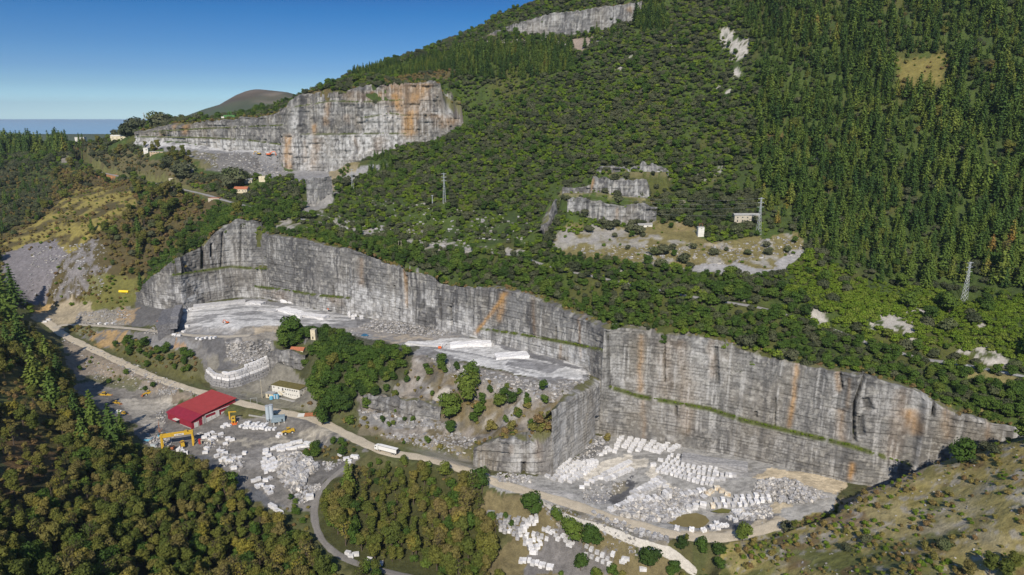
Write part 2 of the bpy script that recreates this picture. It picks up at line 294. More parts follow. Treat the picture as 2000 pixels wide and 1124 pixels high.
N = Layer(TU + ridge + far + [p for p in mtn if p[1] > 850 and p[0] > -60] + seamU + [PY(250, 262, 1060), PY(300, 246, 1060), PY(330, 245, 1040), PY(240, 270, 1040), PY(440, 233, 1020), PY(500, 232, 1010), (-480, 1150, 205), (-700, 1150, 170), (-350, 1250, 200), (-560, 1300, 160), (-250, 1350, 230), (0, 1400, 330)] + [PY(100, 290, 1250), PY(50, 300, 1250), PY(150, 285, 1150), PY(200, 280, 1100)])
HL, HM, HN, HP = raster(L), raster(M), raster(N), raster(PITL)
def behind(line, off, ends):
    D = dens(line, 6); Nn = normals(D); return [(p[0] + n[0] * off, p[1] + n[1] * off) for p, n in zip(D, Nn)] + ends
maskM = pip(GX, GY, [(-1800, 650), (-700, 650), (-500, 640), (-400, 628)] + behind(WALL_W[:-1], 9.5, []) + behind(WALL_E[1:], 9.5, []) + [(1400, 200), (1400, 2100), (-1800, 2100)]).astype(float)
maskN = pip(GX, GY, [(-1800, 1130), (-900, 1130), (-640, 1060)] + behind(UPW, 18, []) + [(120, 930), (400, 1010), (1400, 1300), (1400, 2100), (-1800, 2100)]).astype(float)
def blur(A, r):
    for ax in (0, 1):
        P = np.concatenate([np.repeat(A.take([0], ax), r + 1, ax), A, np.repeat(A.take([-1], ax), r, ax)], ax)
        C = np.cumsum(P, ax); n = A.shape[ax]
        A = (C.take(range(2 * r + 1, 2 * r + 1 + n), ax) - C.take(range(0, n), ax)) / (2 * r + 1)
    return A
wl = WALL_W[0][0]
k = sst(wl - 5, wl - 45, GX) ; maskM = maskM * (1 - k) + blur(maskM, 10) * k
bN = blur(maskN, 48); k = np.maximum(sst(-60, 10, GX) * 1.0, sst(-550, -640, GX)); maskN = maskN * (1 - k) + bN * k
pit_poly = behind(SPUR, 7.5, []) + behind(PILL[1:], 7.5, []) + [(CORNER[0] - 12, CORNER[1] + 22), (CORNER[0] + 20, CORNER[1] + 25)] + behind(WALL_E[2:9], 12, []) + [(250, 318), (205, 318), (180, 312), (160, 303), (130, 303)] + [tuple(p[:2]) for p in RL['main'][19:28]][::-1] + [tuple(p[:2]) for p in RL['main'][17:19]][::-1]
maskP = pip(GX, GY, pit_poly)
H = np.where(maskP, HP, HL)
H = H * (1 - maskM) + (HM * (1 - maskN) + HN * maskN) * maskM
H_noroad = H
# ---- small quarries cut into the mountain: polygon of the floor, back wall line
SMALL = {}
def terrace(name, base, tops, depth, sb=3):
    """cut a flat step in front of a rock wall standing on the plan line 'base'"""
    global H
    D = dens(base, 4); Nn = normals(D); back = [(p[0] + n[0] * sb, p[1] + n[1] * sb) for p, n in zip(D, Nn)]
    front = [(p[0] - n[0] * depth, p[1] - n[1] * depth) for p, n in zip(D, Nn)]
    m = pip(GX, GY, back + front[::-1]); ys, xs = np.nonzero(m)
    d2 = (GX[ys, xs][:, None] - D[None, :, 0]) ** 2 + (GY[ys, xs][:, None] - D[None, :, 1]) ** 2; j = d2.argmin(1); d = np.sqrt(d2.min(1))
    fl = D[j, 2]; kk = sst(depth * .4, depth, d)
    H[ys, xs] = np.where(d > sb + 1, fl * (1 - kk) + H[ys, xs] * kk, fl)
    fb = [(p[0] + n[0] * (sb + 14), p[1] + n[1] * (sb + 14)) for p, n in zip(D, Nn)]
    T = top_of(base, tops, sb, 4); T = np.array(T)
    m = pip(GX, GY, back + fb[::-1]); ys, xs = np.nonzero(m)
    d2 = (GX[ys, xs][:, None] - T[None, :, 0]) ** 2 + (GY[ys, xs][:, None] - T[None, :, 1]) ** 2; j = d2.argmin(1); d = np.sqrt(d2.min(1))
    kk = sst(2, 14, d); H[ys, xs] = T[j, 2] * (1 - kk) + H[ys, xs] * kk
    SMALL[name] = (base, tops, sb)
terrace('A', [PY(1108, 412, 606), PY(1150, 426, 603), PY(1190, 438, 600), PY(1240, 441, 600), PY(1282, 432, 603)], [(1100, 386), (1112, 388), (1150, 390), (1180, 395), (1230, 402), (1255, 398), (1282, 408)], 22)
terrace('B', [PY(1098, 376, 640), PY(1155, 377, 634), PY(1162, 374, 632), (PY(1215, 383, 628)), PY(1268, 388, 628)], [(1095, 366), (1155, 366), (1160, 345), (1200, 350), (1240, 352), (1262, 352), (1272, 372)], 12)
terrace('C', [PY(1165, 337, 664), PY(1230, 338, 660), PY(1305, 338, 660)], [(1160, 328), (1200, 325), (1245, 328), (1250, 318), (1290, 322), (1306, 332)], 8)
terrace('G', [PY(600, 398, 742), PY(615, 402, 740), PY(628, 392, 742), PY(650, 376, 748)], [(596, 350), (640, 346), (655, 345), (668, 352)], 10, 3)
TQ = [PY(930, 86, 1090), PY(1000, 74, 1060), PY(1090, 78, 1035), PY(1130, 76, 1022), PY(1180, 74, 1010), PY(1250, 60, 990)]
terrace('T', TQ, [(925, 84), (960, 66), (1010, 46), (1080, 26), (1130, 22), (1180, 14), (1230, 8), (1265, 2)], 26, 4)
terrace('D', [PY(1058, 474, 575), PY(1068, 455, 590), PY(1086, 415, 612)], [(1048, 456), (1070, 432), (1080, 392), (1092, 388)], 7, 2.5)
SPC = [PZ(706, 800, 22), PZ(760, 812, 23), PZ(800, 818, 24.5), PZ(862, 818, 27)]
terrace('E', SPC, [(700, 775), (730, 772), (770, 778), (800, 786), (830, 784), (865, 800)], 8, 2)
terrace('F', [PZ(528, 736, 20), PZ(560, 742, 20), PZ(595, 742, 22)], [(520, 690), (540, 682), (560, 685), (600, 694)], 5, 2)
RW = [PZ(400, 738, 21), PZ(418, 754, 19.2), PZ(446, 759, 19), PZ(470, 754, 19), PZ(488, 747, 19), PZ(510, 739, 19.5), PZ(532, 728, 21)]
RWT = [(390, 712), (404, 718), (418, 726), (432, 728), (450, 728), (468, 724), (482, 712), (500, 704), (520, 698), (534, 692)]
terrace('R', RW, RWT, 10, 4.5); del SMALL['R']
# ---- relief
rough = fbm(GX, GY, 60, 3, 5) - .5; fine_ = fbm(GX, GY, 9, 11, 3) - .5
flat = blur(((maskP) | (pip(GX, GY, [PZ(*p)[:2] for p in [(360, 600, 48), (500, 585, 48), (700, 620, 48), (880, 650, 50), (1186, 740, 52), (1000, 745, 52), (780, 690, 50), (520, 660, 48), (380, 650, 46)]])) | (pip(GX, GY, [PZ(*p)[:2] for p in [(140, 750, 14), (480, 790, 16), (640, 840, 15), (700, 890, 14), (540, 1010, 3), (300, 870, 11)]]))).astype(float), 4)
rise = sst(600, 1100, GY)
spur_m = blur(pip(GX, GY, [PZ(*p)[:2] for p in [(700, 700, 45), (850, 700, 50), (960, 745, 50), (1060, 790, 46), (1060, 850, 32), (930, 870, 24), (760, 850, 22), (700, 800, 26)]]).astype(float), 6)
rid = np.abs(fbm(GX, GY, 22, 15, 4) - .5) * 2; H = H + spur_m * ((.35 - rid) * 9 + (fbm(GX, GY, 7, 16, 3) - .5) * 3)
H = H + (1 - flat) * (rough * (5 + 16 * rise) * maskM * np.clip(1 - .0 * GX, 0, 1) * sst(0, 1, blur(maskM, 8) * 1.0) + fine_ * 1.2) + flat * fine_ * .35
# ---- roads are cut into the slope
def cut_road(line, w):
    global H
    D = dens(line, 2); D = smooth_line(D, 12); Wd = 16
    best = np.full(H.shape, 1e9); zz = np.zeros(H.shape)
    for p in D:
        i, j = int((p[1] - Y0) / DX), int((p[0] - X0) / DX)
        if not (Wd < i < NY - Wd and Wd < j < NX - Wd): continue
        s_ = np.s_[i - Wd:i + Wd, j - Wd:j + Wd]; d = np.hypot(GX[s_] - p[0], GY[s_] - p[1]); b = best[s_]; z_ = zz[s_]
        m = d < b; b[m] = d[m]; z_[m] = p[2]
    m = best < 25; kk = sst(w / 2 + 1.2, w / 2 + 9, best[m]); H[m] = zz[m] * (1 - kk) + H[m] * kk
    return D
HR = {}
for k_, w_ in (('hill', 7), ('low', 5), ('fork', 5), ('up', 7), ('main', 9)): HR[k_] = cut_road(RL[k_], w_)
def hz(x, y): return bil(H, x, y)
def hit(px, py, y0=150., y1=1900., st=1.5):       # where the line of sight through an image point meets the ground
    px = np.atleast_1d(np.asarray(px, float)); py = np.atleast_1d(np.asarray(py, float)); r = ray(px, py)
    out = np.zeros((len(px), 3)); done = np.zeros(len(px), bool)
    for Y in np.arange(y0, y1, st):
        k_ = Y / r[1]; x, z = r[0] * k_, CAMZ + r[2] * k_; h = bil(H, x, np.full(len(px), Y))
        m = (~done) & (h >= z); out[m, 0] = x[m]; out[m, 1] = Y; out[m, 2] = h[m]; done |= m
        if done.all(): break
    m = ~done; k_ = 1800 / r[1]; out[m, 0] = (r[0] * k_)[m]; out[m, 1] = 1800; out[m, 2] = 0
    return out
def ppoly(pts, step=18):                          # image outline -> plan outline
    P = np.array(list(pts) + [pts[0]], float); D = dens(P, step); h_ = hit(D[:-1, 0], D[:-1, 1]); return h_[:, :2]
# ================================================================ ground sheet and its colour
NR, NC = 640, 800
ry = 130 * (1985 / 130) ** (np.linspace(0, 1, NR)); ru = np.linspace(-1.02, .98, NC)
TX = ru[None, :] * ry[:, None] ; TY = np.repeat(ry[:, None], NC, 1); TX = np.clip(TX, X0 + 1, X1 - 1)
near = sst(420, 130, TY); TX = TX + ru[None, :] * near * 120
TZ = hz(TX, TY)
tx, ty, tz = TX.ravel(), TY.ravel(), TZ.ravel()
C = np.zeros((len(tx), 3)); nA = fbm(tx, ty, 40, 21, 5); nB = fbm(tx, ty, 12, 31, 4); nC = fbm(tx, ty, 4, 41, 3); nD = fbm(tx, ty, 150, 51, 3)
wx = tx + (fbm(tx, ty, 10, 61, 3) - .5) * 12; wy = ty + (fbm(tx, ty, 10, 71, 3) - .5) * 12
GREEN, DGREEN, OLIVE, BROWN = (.062, .094, .020), (.045, .070, .018), (.085, .085, .025), (.10, .07, .035)
DRY, ROCK, SCREE, DARKG = (.26, .20, .085), (.34, .33, .32), (.20, .19, .185), (.11, .11, .115)
C[:] = GREEN; C = mixc(C, DGREEN, sst(.45, .6, nB)); C = mixc(C, OLIVE, sst(.52, .68, nA) * .7)
lowm = 1 - np.clip(bil(maskM, tx, ty), 0, 1); C = mixc(C, (.105, .10, .045), lowm * .85); C = mixc(C, (.07, .085, .03), lowm * sst(.5, .6, nB) * .7)
VEG = np.ones(len(tx))
POLY = {}
def paint(pts, col, s=1.0, lo=None, hi=None, n=None, veg=None, sharp=False):
    pl = ppoly(pts); m = pip(tx if sharp else wx, ty if sharp else wy, pl).astype(float) * s
    if n is not None: m = m * sst(lo, hi, n)
    global C; C = mixc(C, col, m)
    if veg is not None: VEG[m > .5] = veg
    return pl
# left flank
paint([(0, 330), (130, 330), (300, 370), (430, 400), (480, 430), (330, 520), (290, 570), (180, 600), (80, 600), (0, 560)], BROWN, .75)
paint([(0, 330), (130, 330), (90, 400), (0, 460)], DGREEN, .9)
paint([(0, 470), (60, 440), (150, 370), (250, 360), (270, 400), (200, 450), (130, 500), (60, 530)], (.26, .22, .06), .85, .38, .55, nB)
paint([(0, 500), (60, 475), (110, 470), (130, 500), (100, 540), (95, 585), (60, 605), (0, 600)], (.17, .16, .17), 1)
paint([(130, 500), (190, 465), (180, 520), (215, 520), (190, 575), (110, 585)], (.20, .19, .195), .9, .35, .5, nC)
paint([(180, 540), (280, 540), (300, 575), (250, 600), (140, 610), (170, 570)], (.15, .15, .04), .8)
paint([(60, 600), (110, 590), (160, 590), (200, 612), (160, 630), (110, 640), (60, 620)], (.34, .29, .21), .9)
paint([(60, 598), (100, 590), (110, 608), (70, 615)], (.42, .27, .10), .8)
# slopes around the left benches
paint([(150, 612), (250, 600), (330, 605), (340, 640), (150, 635)], (.24, .22, .19), .9)
paint([(265, 575), (355, 580), (350, 640), (255, 640)], DARKG, .9)
paint([(235, 602), (268, 605), (258, 636), (225, 634)], (.33, .24, .14), .8)
paint([(110, 640), (300, 650), (500, 660), (520, 700), (400, 740), (250, 690)], (.17, .165, .16), 1)
paint([(190, 650), (245, 650), (245, 675), (200, 682), (175, 670)], (.36, .24, .10), .8, .3, .5, nC)
paint([(300, 655), (400, 665), (360, 690), (280, 678)], (.23, .23, .235), .8)
paint([(400, 660), (530, 662), (535, 700), (460, 712), (400, 690)], DARKG, .9)
paint([(455, 670), (530, 665), (530, 700), (480, 708), (430, 700)], (.34, .33, .32), .85, .45, .6, nC)
paint([(335, 672), (368, 672), (365, 685), (335, 684)], (.33, .22, .13), .9)
paint([(125, 660), (260, 725), (420, 785), (300, 780), (200, 760), (130, 720)], (.25, .21, .17), .9)
paint([(210, 680), (260, 665), (360, 690), (400, 720), (420, 755), (330, 735), (250, 705)], (.10, .10, .035), .85)
paint([(125, 640), (190, 640), (180, 660), (130, 650)], (.13, .14, .05), .7)
# quarry floors
WM = (.62, .62, .615)
paint([(340, 602), (420, 590), (500, 582), (620, 605), (720, 622), (880, 648), (960, 672), (1100, 705), (1190, 730), (1186, 745), (1060, 745), (900, 705), (780, 690), (560, 665), (420, 658), (340, 650)], (.27, .27, .275), 1)
paint([(345, 605), (400, 595), (490, 590), (540, 600), (600, 605), (600, 635), (540, 650), (450, 655), (370, 645)], WM, .95, .22, .36, fbm(tx * .4, ty * 1.6, 12, 311, 4)); paint([(560, 598), (660, 608), (700, 620), (640, 638), (560, 640)], WM, .85, .40, .5, fbm(tx * .3 + ty, ty * 1.4, 9, 313, 4))
paint([(540, 602), (640, 606), (660, 618), (620, 635), (560, 640)], WM, .8, .42, .52, fbm(tx, ty * 3, 14, 88, 3))
gr_ = fbm(tx * .25 + ty * .1, ty * 1.5, 5, 321, 3); paint([(345, 605), (500, 588), (700, 618), (640, 640), (540, 652), (450, 655), (370, 645)], (.24, .24, .245), .8, .50, .58, gr_); paint([(345, 640), (560, 640), (560, 656), (400, 660)], (.26, .25, .24), .7, .42, .52, nC)
paint([(480, 640), (600, 640), (640, 655), (560, 665), (440, 660)], (.27, .25, .22), .9)
paint([(490, 640), (540, 636), (548, 648), (500, 655)], (.45, .38, .28), .8)
paint([(690, 625), (800, 622), (890, 655), (800, 650), (700, 640)], (.20, .20, .205), 1)
paint([(640, 640), (700, 640), (900, 660), (880, 668), (760, 662)], (.33, .31, .29), .9)
paint([(720, 655), (820, 655), (860, 664), (760, 672)], (.45, .38, .28), .6, .4, .5, nC)
str_ = fbm(tx * .6 + ty, tx * .1 - ty * .1, 6, 77, 3)
paint([(790, 672), (870, 662), (950, 664), (1040, 685), (1130, 712), (1178, 728), (1120, 742), (1030, 738), (940, 715), (860, 690)], WM, 1, .30, .40, str_)
paint([(980, 690), (1040, 690), (1110, 715), (1060, 735), (1000, 730)], (.20, .20, .21), .8, .45, .56, str_)
paint([(950, 668), (1010, 672), (1150, 725), (1120, 722), (1000, 688)], (.17, .17, .18), .85)
# spur slope
paint([(700, 690), (800, 690), (960, 725), (1060, 745), (1186, 742), (1150, 760), (1095, 790), (1080, 860), (900, 880), (740, 850), (690, 800), (700, 740)], (.26, .235, .21), .95)
C = C if 0 else C
sp_ = pip(tx, ty, ppoly([(700, 690), (860, 700), (960, 735), (1090, 790), (1080, 860), (900, 880), (740, 850), (690, 800)])).astype(float); C = mixc(C, (.40, .385, .36), sp_ * sst(.56, .64, fbm(tx, ty, 9, 301, 4)) * .8); C = mixc(C, (.13, .105, .05), sp_ * sst(.52, .6, fbm(tx, ty, 13, 303, 4)) * .8); C = mixc(C, (.12, .115, .11), sp_ * sst(.58, .66, fbm(tx, ty, 7, 305, 3)) * .6)
paint([(860, 720), (940, 740), (900, 820), (840, 830), (850, 760)], (.17, .13, .06), .8, .4, .55, nB)
paint([(940, 790), (1090, 800), (1085, 860), (940, 850)], (.16, .125, .06), .8, .35, .5, nB)
paint([(830, 680), (960, 730), (1060, 745), (1180, 745), (1060, 772), (940, 755), (850, 715)], (.22, .215, .21), .9)
paint([(960, 745), (1060, 750), (1040, 785), (970, 780)], (.30, .29, .28), .6, .45, .6, nC)
paint([(855, 765), (885, 762), (878, 790), (852, 812), (845, 800)], (.45, .42, .38), .8)
paint([(600, 640), (820, 680), (800, 720), (760, 780), (700, 770), (640, 820), (600, 790), (590, 700)], (.06, .065, .03), .85)
paint([(640, 815), (720, 855), (850, 880), (920, 905), (900, 880), (760, 850), (700, 815)], (.22, .19, .13), .8)
paint([(700, 810), (850, 820), (860, 838), (760, 835), (700, 825)], (.25, .25, .25), .9)
paint([(620, 770), (700, 800), (700, 850), (640, 820)], (.09, .10, .04), .8)
# yard
paint([(140, 752), (240, 752), (330, 760), (330, 795), (380, 815), (600, 812), (720, 880), (690, 900), (640, 940), (610, 1000), (560, 1010), (500, 975), (400, 910), (290, 870), (240, 820), (150, 780)], (.195, .185, .172), 1)
paint([(230, 780), (340, 778), (350, 790), (290, 815), (320, 840), (270, 835), (235, 800)], (.40, .375, .33), .95)
paint([(370, 850), (480, 860), (580, 850), (620, 830), (700, 850), (710, 862), (640, 855), (600, 868), (540, 880), (480, 872), (430, 862)], (.40, .37, .31), .85, .36, .5, nC)
paint([(420, 890), (480, 880), (560, 870), (640, 870), (600, 900), (520, 915), (460, 925)], (.26, .25, .24), .8)
paint([(350, 880), (400, 890), (470, 940), (540, 985), (555, 1005), (520, 990), (440, 930)], (.12, .125, .135), 1)
paint([(600, 905), (700, 888), (680, 930), (620, 970), (590, 990), (600, 940)], (.14, .135, .13), 1)
paint([(580, 885), (690, 860), (715, 885), (640, 905), (570, 900)], (.08, .085, .03), .9)
paint([(400, 700), (540, 690), (600, 742), (640, 800), (560, 800), (470, 785), (420, 770)], (.20, .19, .165), .95)
paint([(420, 705), (470, 700), (530, 690), (500, 710), (440, 722)], DARKG, .9)
paint([(480, 760), (640, 800), (600, 806), (520, 795), (480, 785)], (.20, .19, .14), .8)
paint([(140, 715), (250, 725), (330, 762), (240, 752), (150, 745)], (.27, .23, .19), .8)
paint([(250, 730), (290, 745), (250, 765), (180, 750), (160, 735)], (.08, .09, .03), .7)
# spur at the left: bracken and grass
paint([(0, 700), (90, 760), (160, 830), (140, 900), (60, 960), (0, 980)], (.135, .12, .04), .9)
paint([(0, 830), (80, 850), (130, 920), (90, 980), (0, 960)], (.15, .085, .04), .75)
paint([(0, 765), (60, 775), (50, 800), (0, 790)], (.12, .14, .035), .8)
paint([(0, 980), (150, 900), (350, 880), (500, 990), (640, 1120), (0, 1300)], (.05, .048, .018), 1)
paint([(640, 940), (800, 900), (960, 960), (1000, 1000), (960, 1124), (700, 1124), (620, 1040)], (.055, .06, .02), 1)
# below the lower road
paint([(960, 960), (1060, 980), (1320, 1110), (1330, 1160), (900, 1160), (1000, 1060), (930, 1000)], (.16, .135, .07), 1)
paint([(1020, 1080), (1110, 1072), (1200, 1100), (1180, 1130), (1020, 1124)], (.17, .165, .17), .9)
paint([(1100, 990), (1280, 1040), (1320, 1060), (1300, 1090), (1180, 1040)], (.22, .20, .17), .9)
paint([(1150, 1015), (1290, 1055), (1290, 1075), (1230, 1062)], (.13, .13, .135), .8)
# pit
paint([(900, 905), (1000, 935), (1080, 925), (1186, 850), (1400, 880), (1650, 940), (1640, 990), (1540, 1030), (1400, 1062), (1290, 1052), (1150, 1005), (960, 950)], (.36, .355, .34), 1)
paint([(1150, 920), (1190, 895), (1230, 890), (1265, 900), (1240, 912), (1150, 940), (1120, 935)], (.68, .64, .56), .95)
paint([(1265, 900), (1275, 925), (1330, 955), (1300, 960), (1250, 925)], (.64, .60, .52), .95)
paint([(980, 940), (1100, 958), (1130, 972), (1060, 972), (980, 955)], (.42, .41, .40), .9, .4, .5, str_)
paint([(1185, 965), (1235, 930), (1245, 950), (1200, 985), (1175, 985)], (.09, .092, .10), .95)
paint([(1200, 945), (1225, 938), (1225, 955), (1190, 965)], (.23, .21, .16), .9)
paint([(1140, 975), (1180, 965), (1195, 985), (1150, 990)], (.30, .30, .31), .9)
paint([(1140, 860), (1186, 850), (1190, 880), (1140, 905), (1110, 910)], (.20, .20, .205), .9)
paint([(1460, 935), (1500, 918), (1600, 925), (1660, 945), (1640, 965), (1560, 955), (1480, 945)], (.64, .54, .38), .95)
paint([(1490, 985), (1520, 975), (1550, 1000), (1510, 1005)], (.54, .46, .32), .9)
paint([(1330, 1050), (1400, 1042), (1520, 1010), (1530, 1020), (1450, 1046), (1400, 1056)], (.42, .36, .26), .8)
paint([(1400, 1020), (1500, 1005), (1530, 1010), (1450, 1035), (1390, 1040)], (.14, .14, .15), .9)
paint([(1430, 915), (1490, 925), (1470, 940), (1420, 935)], (.36, .355, .35), .9)
# mound
mound = [(1420, 1066), (1560, 1022), (1640, 987), (1700, 953), (1780, 918), (1870, 888), (1940, 868), (2050, 850), (2060, 1160), (1400, 1160)]
paint(mound, (.29, .25, .095), .95)
pm = ppoly(mound); mm_ = pip(tx, ty, pm).astype(float)
C = mixc(C, (.31, .28, .20), mm_ * sst(.54, .66, nA * .5 + nB * .5) * .8); C = mixc(C, (.105, .125, .032), mm_ * sst(.52, .62, fbm(tx, ty, 16, 95, 4)) * .8)
C = mixc(C, (.30, .245, .085), mm_ * sst(.5, .65, fbm(tx, ty, 30, 97, 4)) * .6); C = mixc(C, (.15, .09, .05), mm_ * sst(.6, .7, fbm(tx, ty, 11, 99, 3)) * .6)
C = mixc(C, (.34, .32, .29), mm_ * sst(.62, .72, fbm(tx, ty, 4, 101, 3)) * .7)
paint([(1640, 985), (1700, 952), (1800, 912), (1810, 920), (1720, 962), (1650, 1000)], (.30, .24, .17), .8)
# middle terrace above the long wall
terr = [(1075, 478), (1100, 440), (1180, 450), (1290, 430), (1340, 440), (1390, 475), (1560, 455), (1580, 490), (1520, 530), (1400, 525), (1250, 520), (1100, 500)]
paint(terr, (.20, .17, .07), .9); paint(terr, (.32, .31, .29), .8, .55, .65, nB)
paint([(1080, 450), (1180, 445), (1290, 462), (1210, 480), (1080, 476)], (.27, .26, .25), .8, .35, .5, nC)
paint([(1380, 475), (1450, 490), (1440, 492), (1370, 480)], (.38, .33, .25), .9)
paint([(1335, 525), (1380, 515), (1430, 520), (1440, 512), (1470, 525), (1500, 530), (1540, 490), (1575, 480), (1580, 490), (1530, 530), (1460, 545), (1350, 532)], (.34, .335, .335), .95)
paint([(1330, 425), (1370, 430), (1370, 450), (1310, 455)], (.24, .19, .09), .8)
paint([(1100, 365), (1160, 372), (1280, 388), (1290, 400), (1200, 395), (1090, 382)], (.19, .17, .09), .8)
paint([(1160, 335), (1310, 340), (1310, 352), (1160, 346)], (.19, .16, .09), .7)
paint([(1310, 330), (1420, 320), (1400, 350), (1360, 355)], (.32, .31, .29), .8, .5, .6, nC)
paint([(1140, 535), (1170, 530), (1160, 545)], (.3, .2, .1), .5)
# scars
for sc_ in ([(1585, 605), (1600, 600), (1632, 622), (1625, 645), (1590, 640)], [(1685, 640), (1700, 625), (1735, 608), (1765, 618), (1795, 635), (1785, 668), (1760, 652), (1690, 648)], [(1765, 605), (1800, 603), (1830, 608), (1800, 620), (1775, 618)],
            [(1895, 640), (1920, 628), (1935, 645), (1920, 650)], [(1850, 688), (1880, 684), (1920, 680), (1968, 700), (1965, 722), (1900, 712), (1885, 705)]): paint(sc_, (.40, .38, .35), .95, .34, .44, nC)
for sc_ in ([(1400, 60), (1425, 55), (1440, 75), (1465, 85), (1460, 110), (1440, 118), (1420, 95)], [(1430, 128), (1445, 130), (1446, 155), (1436, 155)], [(1415, 178), (1430, 170), (1422, 195)], [(1335, 170), (1348, 165), (1342, 182)], [(1396, 172), (1404, 170), (1400, 186)], [(1250, 168), (1260, 172), (1254, 186)],
            [(1300, 88), (1320, 82), (1312, 95)], [(1192, 135), (1215, 132), (1216, 142)], [(1222, 112), (1235, 108), (1228, 118)], [(1132, 147), (1140, 152), (1134, 156)], [(1585, 320), (1600, 310), (1606, 322)], [(1200, 520), (1250, 540), (1210, 532)], [(1340, 556), (1380, 565), (1340, 562)], [(1440, 580), (1480, 590), (1445, 588)]): paint(sc_, (.42, .40, .37), .95, .36, .46, nC)
for sc_ in ([(620, 410), (760, 460), (900, 478), (1020, 492), (1015, 500), (850, 488), (730, 468), (640, 448)], [(530, 455), (560, 425), (620, 440), (600, 460)]): paint(sc_, (.33, .315, .295), .9, .38, .5, nB)
paint([(560, 405), (660, 372), (650, 402), (600, 418)], (.28, .27, .265), .9)
paint([(1860, 715), (1960, 728), (1990, 745), (1900, 735)], (.26, .22, .10), .7)
# upper quarry
paint([(262, 272), (400, 284), (540, 298), (560, 335), (700, 325), (770, 320), (700, 350), (620, 365), (560, 350), (500, 345), (440, 335), (380, 310), (262, 285)], (.25, .25, .255), 1)
paint([(380, 300), (490, 300), (520, 335), (470, 345), (400, 335)], (.15, .145, .14), .9); paint([(370, 295), (430, 300), (420, 330), (380, 335)], (.13, .12, .05), .8, .4, .5, nC)
paint([(262, 272), (400, 284), (540, 296), (545, 303), (400, 294), (262, 282)], (.50, .50, .50), .9, .35, .5, nC)
paint([(640, 330), (690, 315), (700, 335), (640, 350)], (.27, .22, .11), .8)
paint([(320, 330), (375, 318), (378, 340), (330, 345)], (.16, .16, .165), .9)
paint([(560, 180), (600, 172), (760, 148), (900, 135), (880, 160), (700, 168), (600, 184)], (.12, .09, .045), .8)
paint([(910, 90), (1000, 60), (1100, 30), (1250, 0), (1260, 10), (1100, 78), (930, 98)], (.17, .13, .07), .8)
paint([(930, 84), (1000, 76), (1100, 78), (1180, 76), (1140, 96), (1000, 84)], (.42, .41, .40), .8)
paint([(1110, 78), (1160, 72), (1140, 100), (1120, 100)], (.30, .24, .2), .9)
paint([(440, 620), (600, 620), (600, 600)], WM, .0)
# conifer slope clearing
paint([(1740, 120), (1850, 105), (1850, 180), (1760, 180)], (.19, .16, .05), .85, .40, .52, nB); paint([(1500, 220), (1560, 240), (1560, 290), (1500, 280)], (.20, .12, .05), .5, .4, .55, nB)
paint([(120, 296), (260, 296), (380, 340), (470, 372), (470, 392), (400, 385), (180, 332)], (.115, .10, .05), .9)
# road verges
paint([(85, 300), (180, 335), (400, 385), (400, 372), (200, 326), (130, 306)], (.14, .15, .05), .7)
paint([(180, 335), (230, 342), (225, 350), (190, 348)], (.38, .18, .08), .9)
paint([(110, 302), (128, 300), (135, 315), (120, 318)], (.2, .18, .17), .9)
C = C * .8 * (.8 + .4 * nC)[:, None] * (.88 + .24 * nB)[:, None]
# ruts and tracks on the working floors, loose stone
onf = bil(flat, tx, ty); C = C * (1 - onf * .25 * sst(.5, .62, fbm(tx + ty * .4, ty * 3.2 - tx, 7, 131, 3)))[:, None]
me = mesh_np('ground', np.stack([tx, ty, tz], 1), gridf(NR, NC), M_GROUND, C)
ground = tag(link('ground', me), kind='structure')
# ================================================================ road sheets
def road(name, line, w, col, edge=None, lift=.12, tag_kind='structure'):
    D = np.array(line); N_ = normals(D); us = np.linspace(-.5, .5, 7); V = []; cs = []
    s_ = np.arange(len(D)) * 2.0
    for i, (p, n) in enumerate(zip(D, N_)):
        ww = w * (1 + .10 * math.sin(i * .35) + .06 * math.sin(i * 1.1))
        for u in us:
            x, y = p[0] + n[0] * u * ww, p[1] + n[1] * u * ww
            V.append((x, y, max(p[2], float(hz(x, y))) + lift - .35 * (abs(u) > .45)))
            rut = math.exp(-((abs(u) - .22) / .07) ** 2)
            c = np.array(col) * (1 - .0 * rut) * (1 + .10 * rut); c = c * (.72 if abs(u) > .45 else 1); cs.append(c)
    V = np.array(V); cs = np.array(cs); cs *= .8 * (.85 + .3 * fbm(V[:, 0], V[:, 1], 6, 5, 3))[:, None]
    return tag(link(name, mesh_np(name, V, gridf(len(D), 7), M_ROAD, cs)), kind='structure')
road('main_haul_road', HR['main'], 9.6, (.50, .44, .34)); road('bench_access_road', HR['up'], 6.5, (.44, .40, .33), lift=.2)
road('lower_road', HR['low'], 3.4, (.50, .48, .44), lift=.2); road('fork_track', HR['fork'], 4.5, (.20, .19, .18), lift=.2); road('mountain_road', HR['hill'], 6.5, (.30, .29, .28), lift=.2)
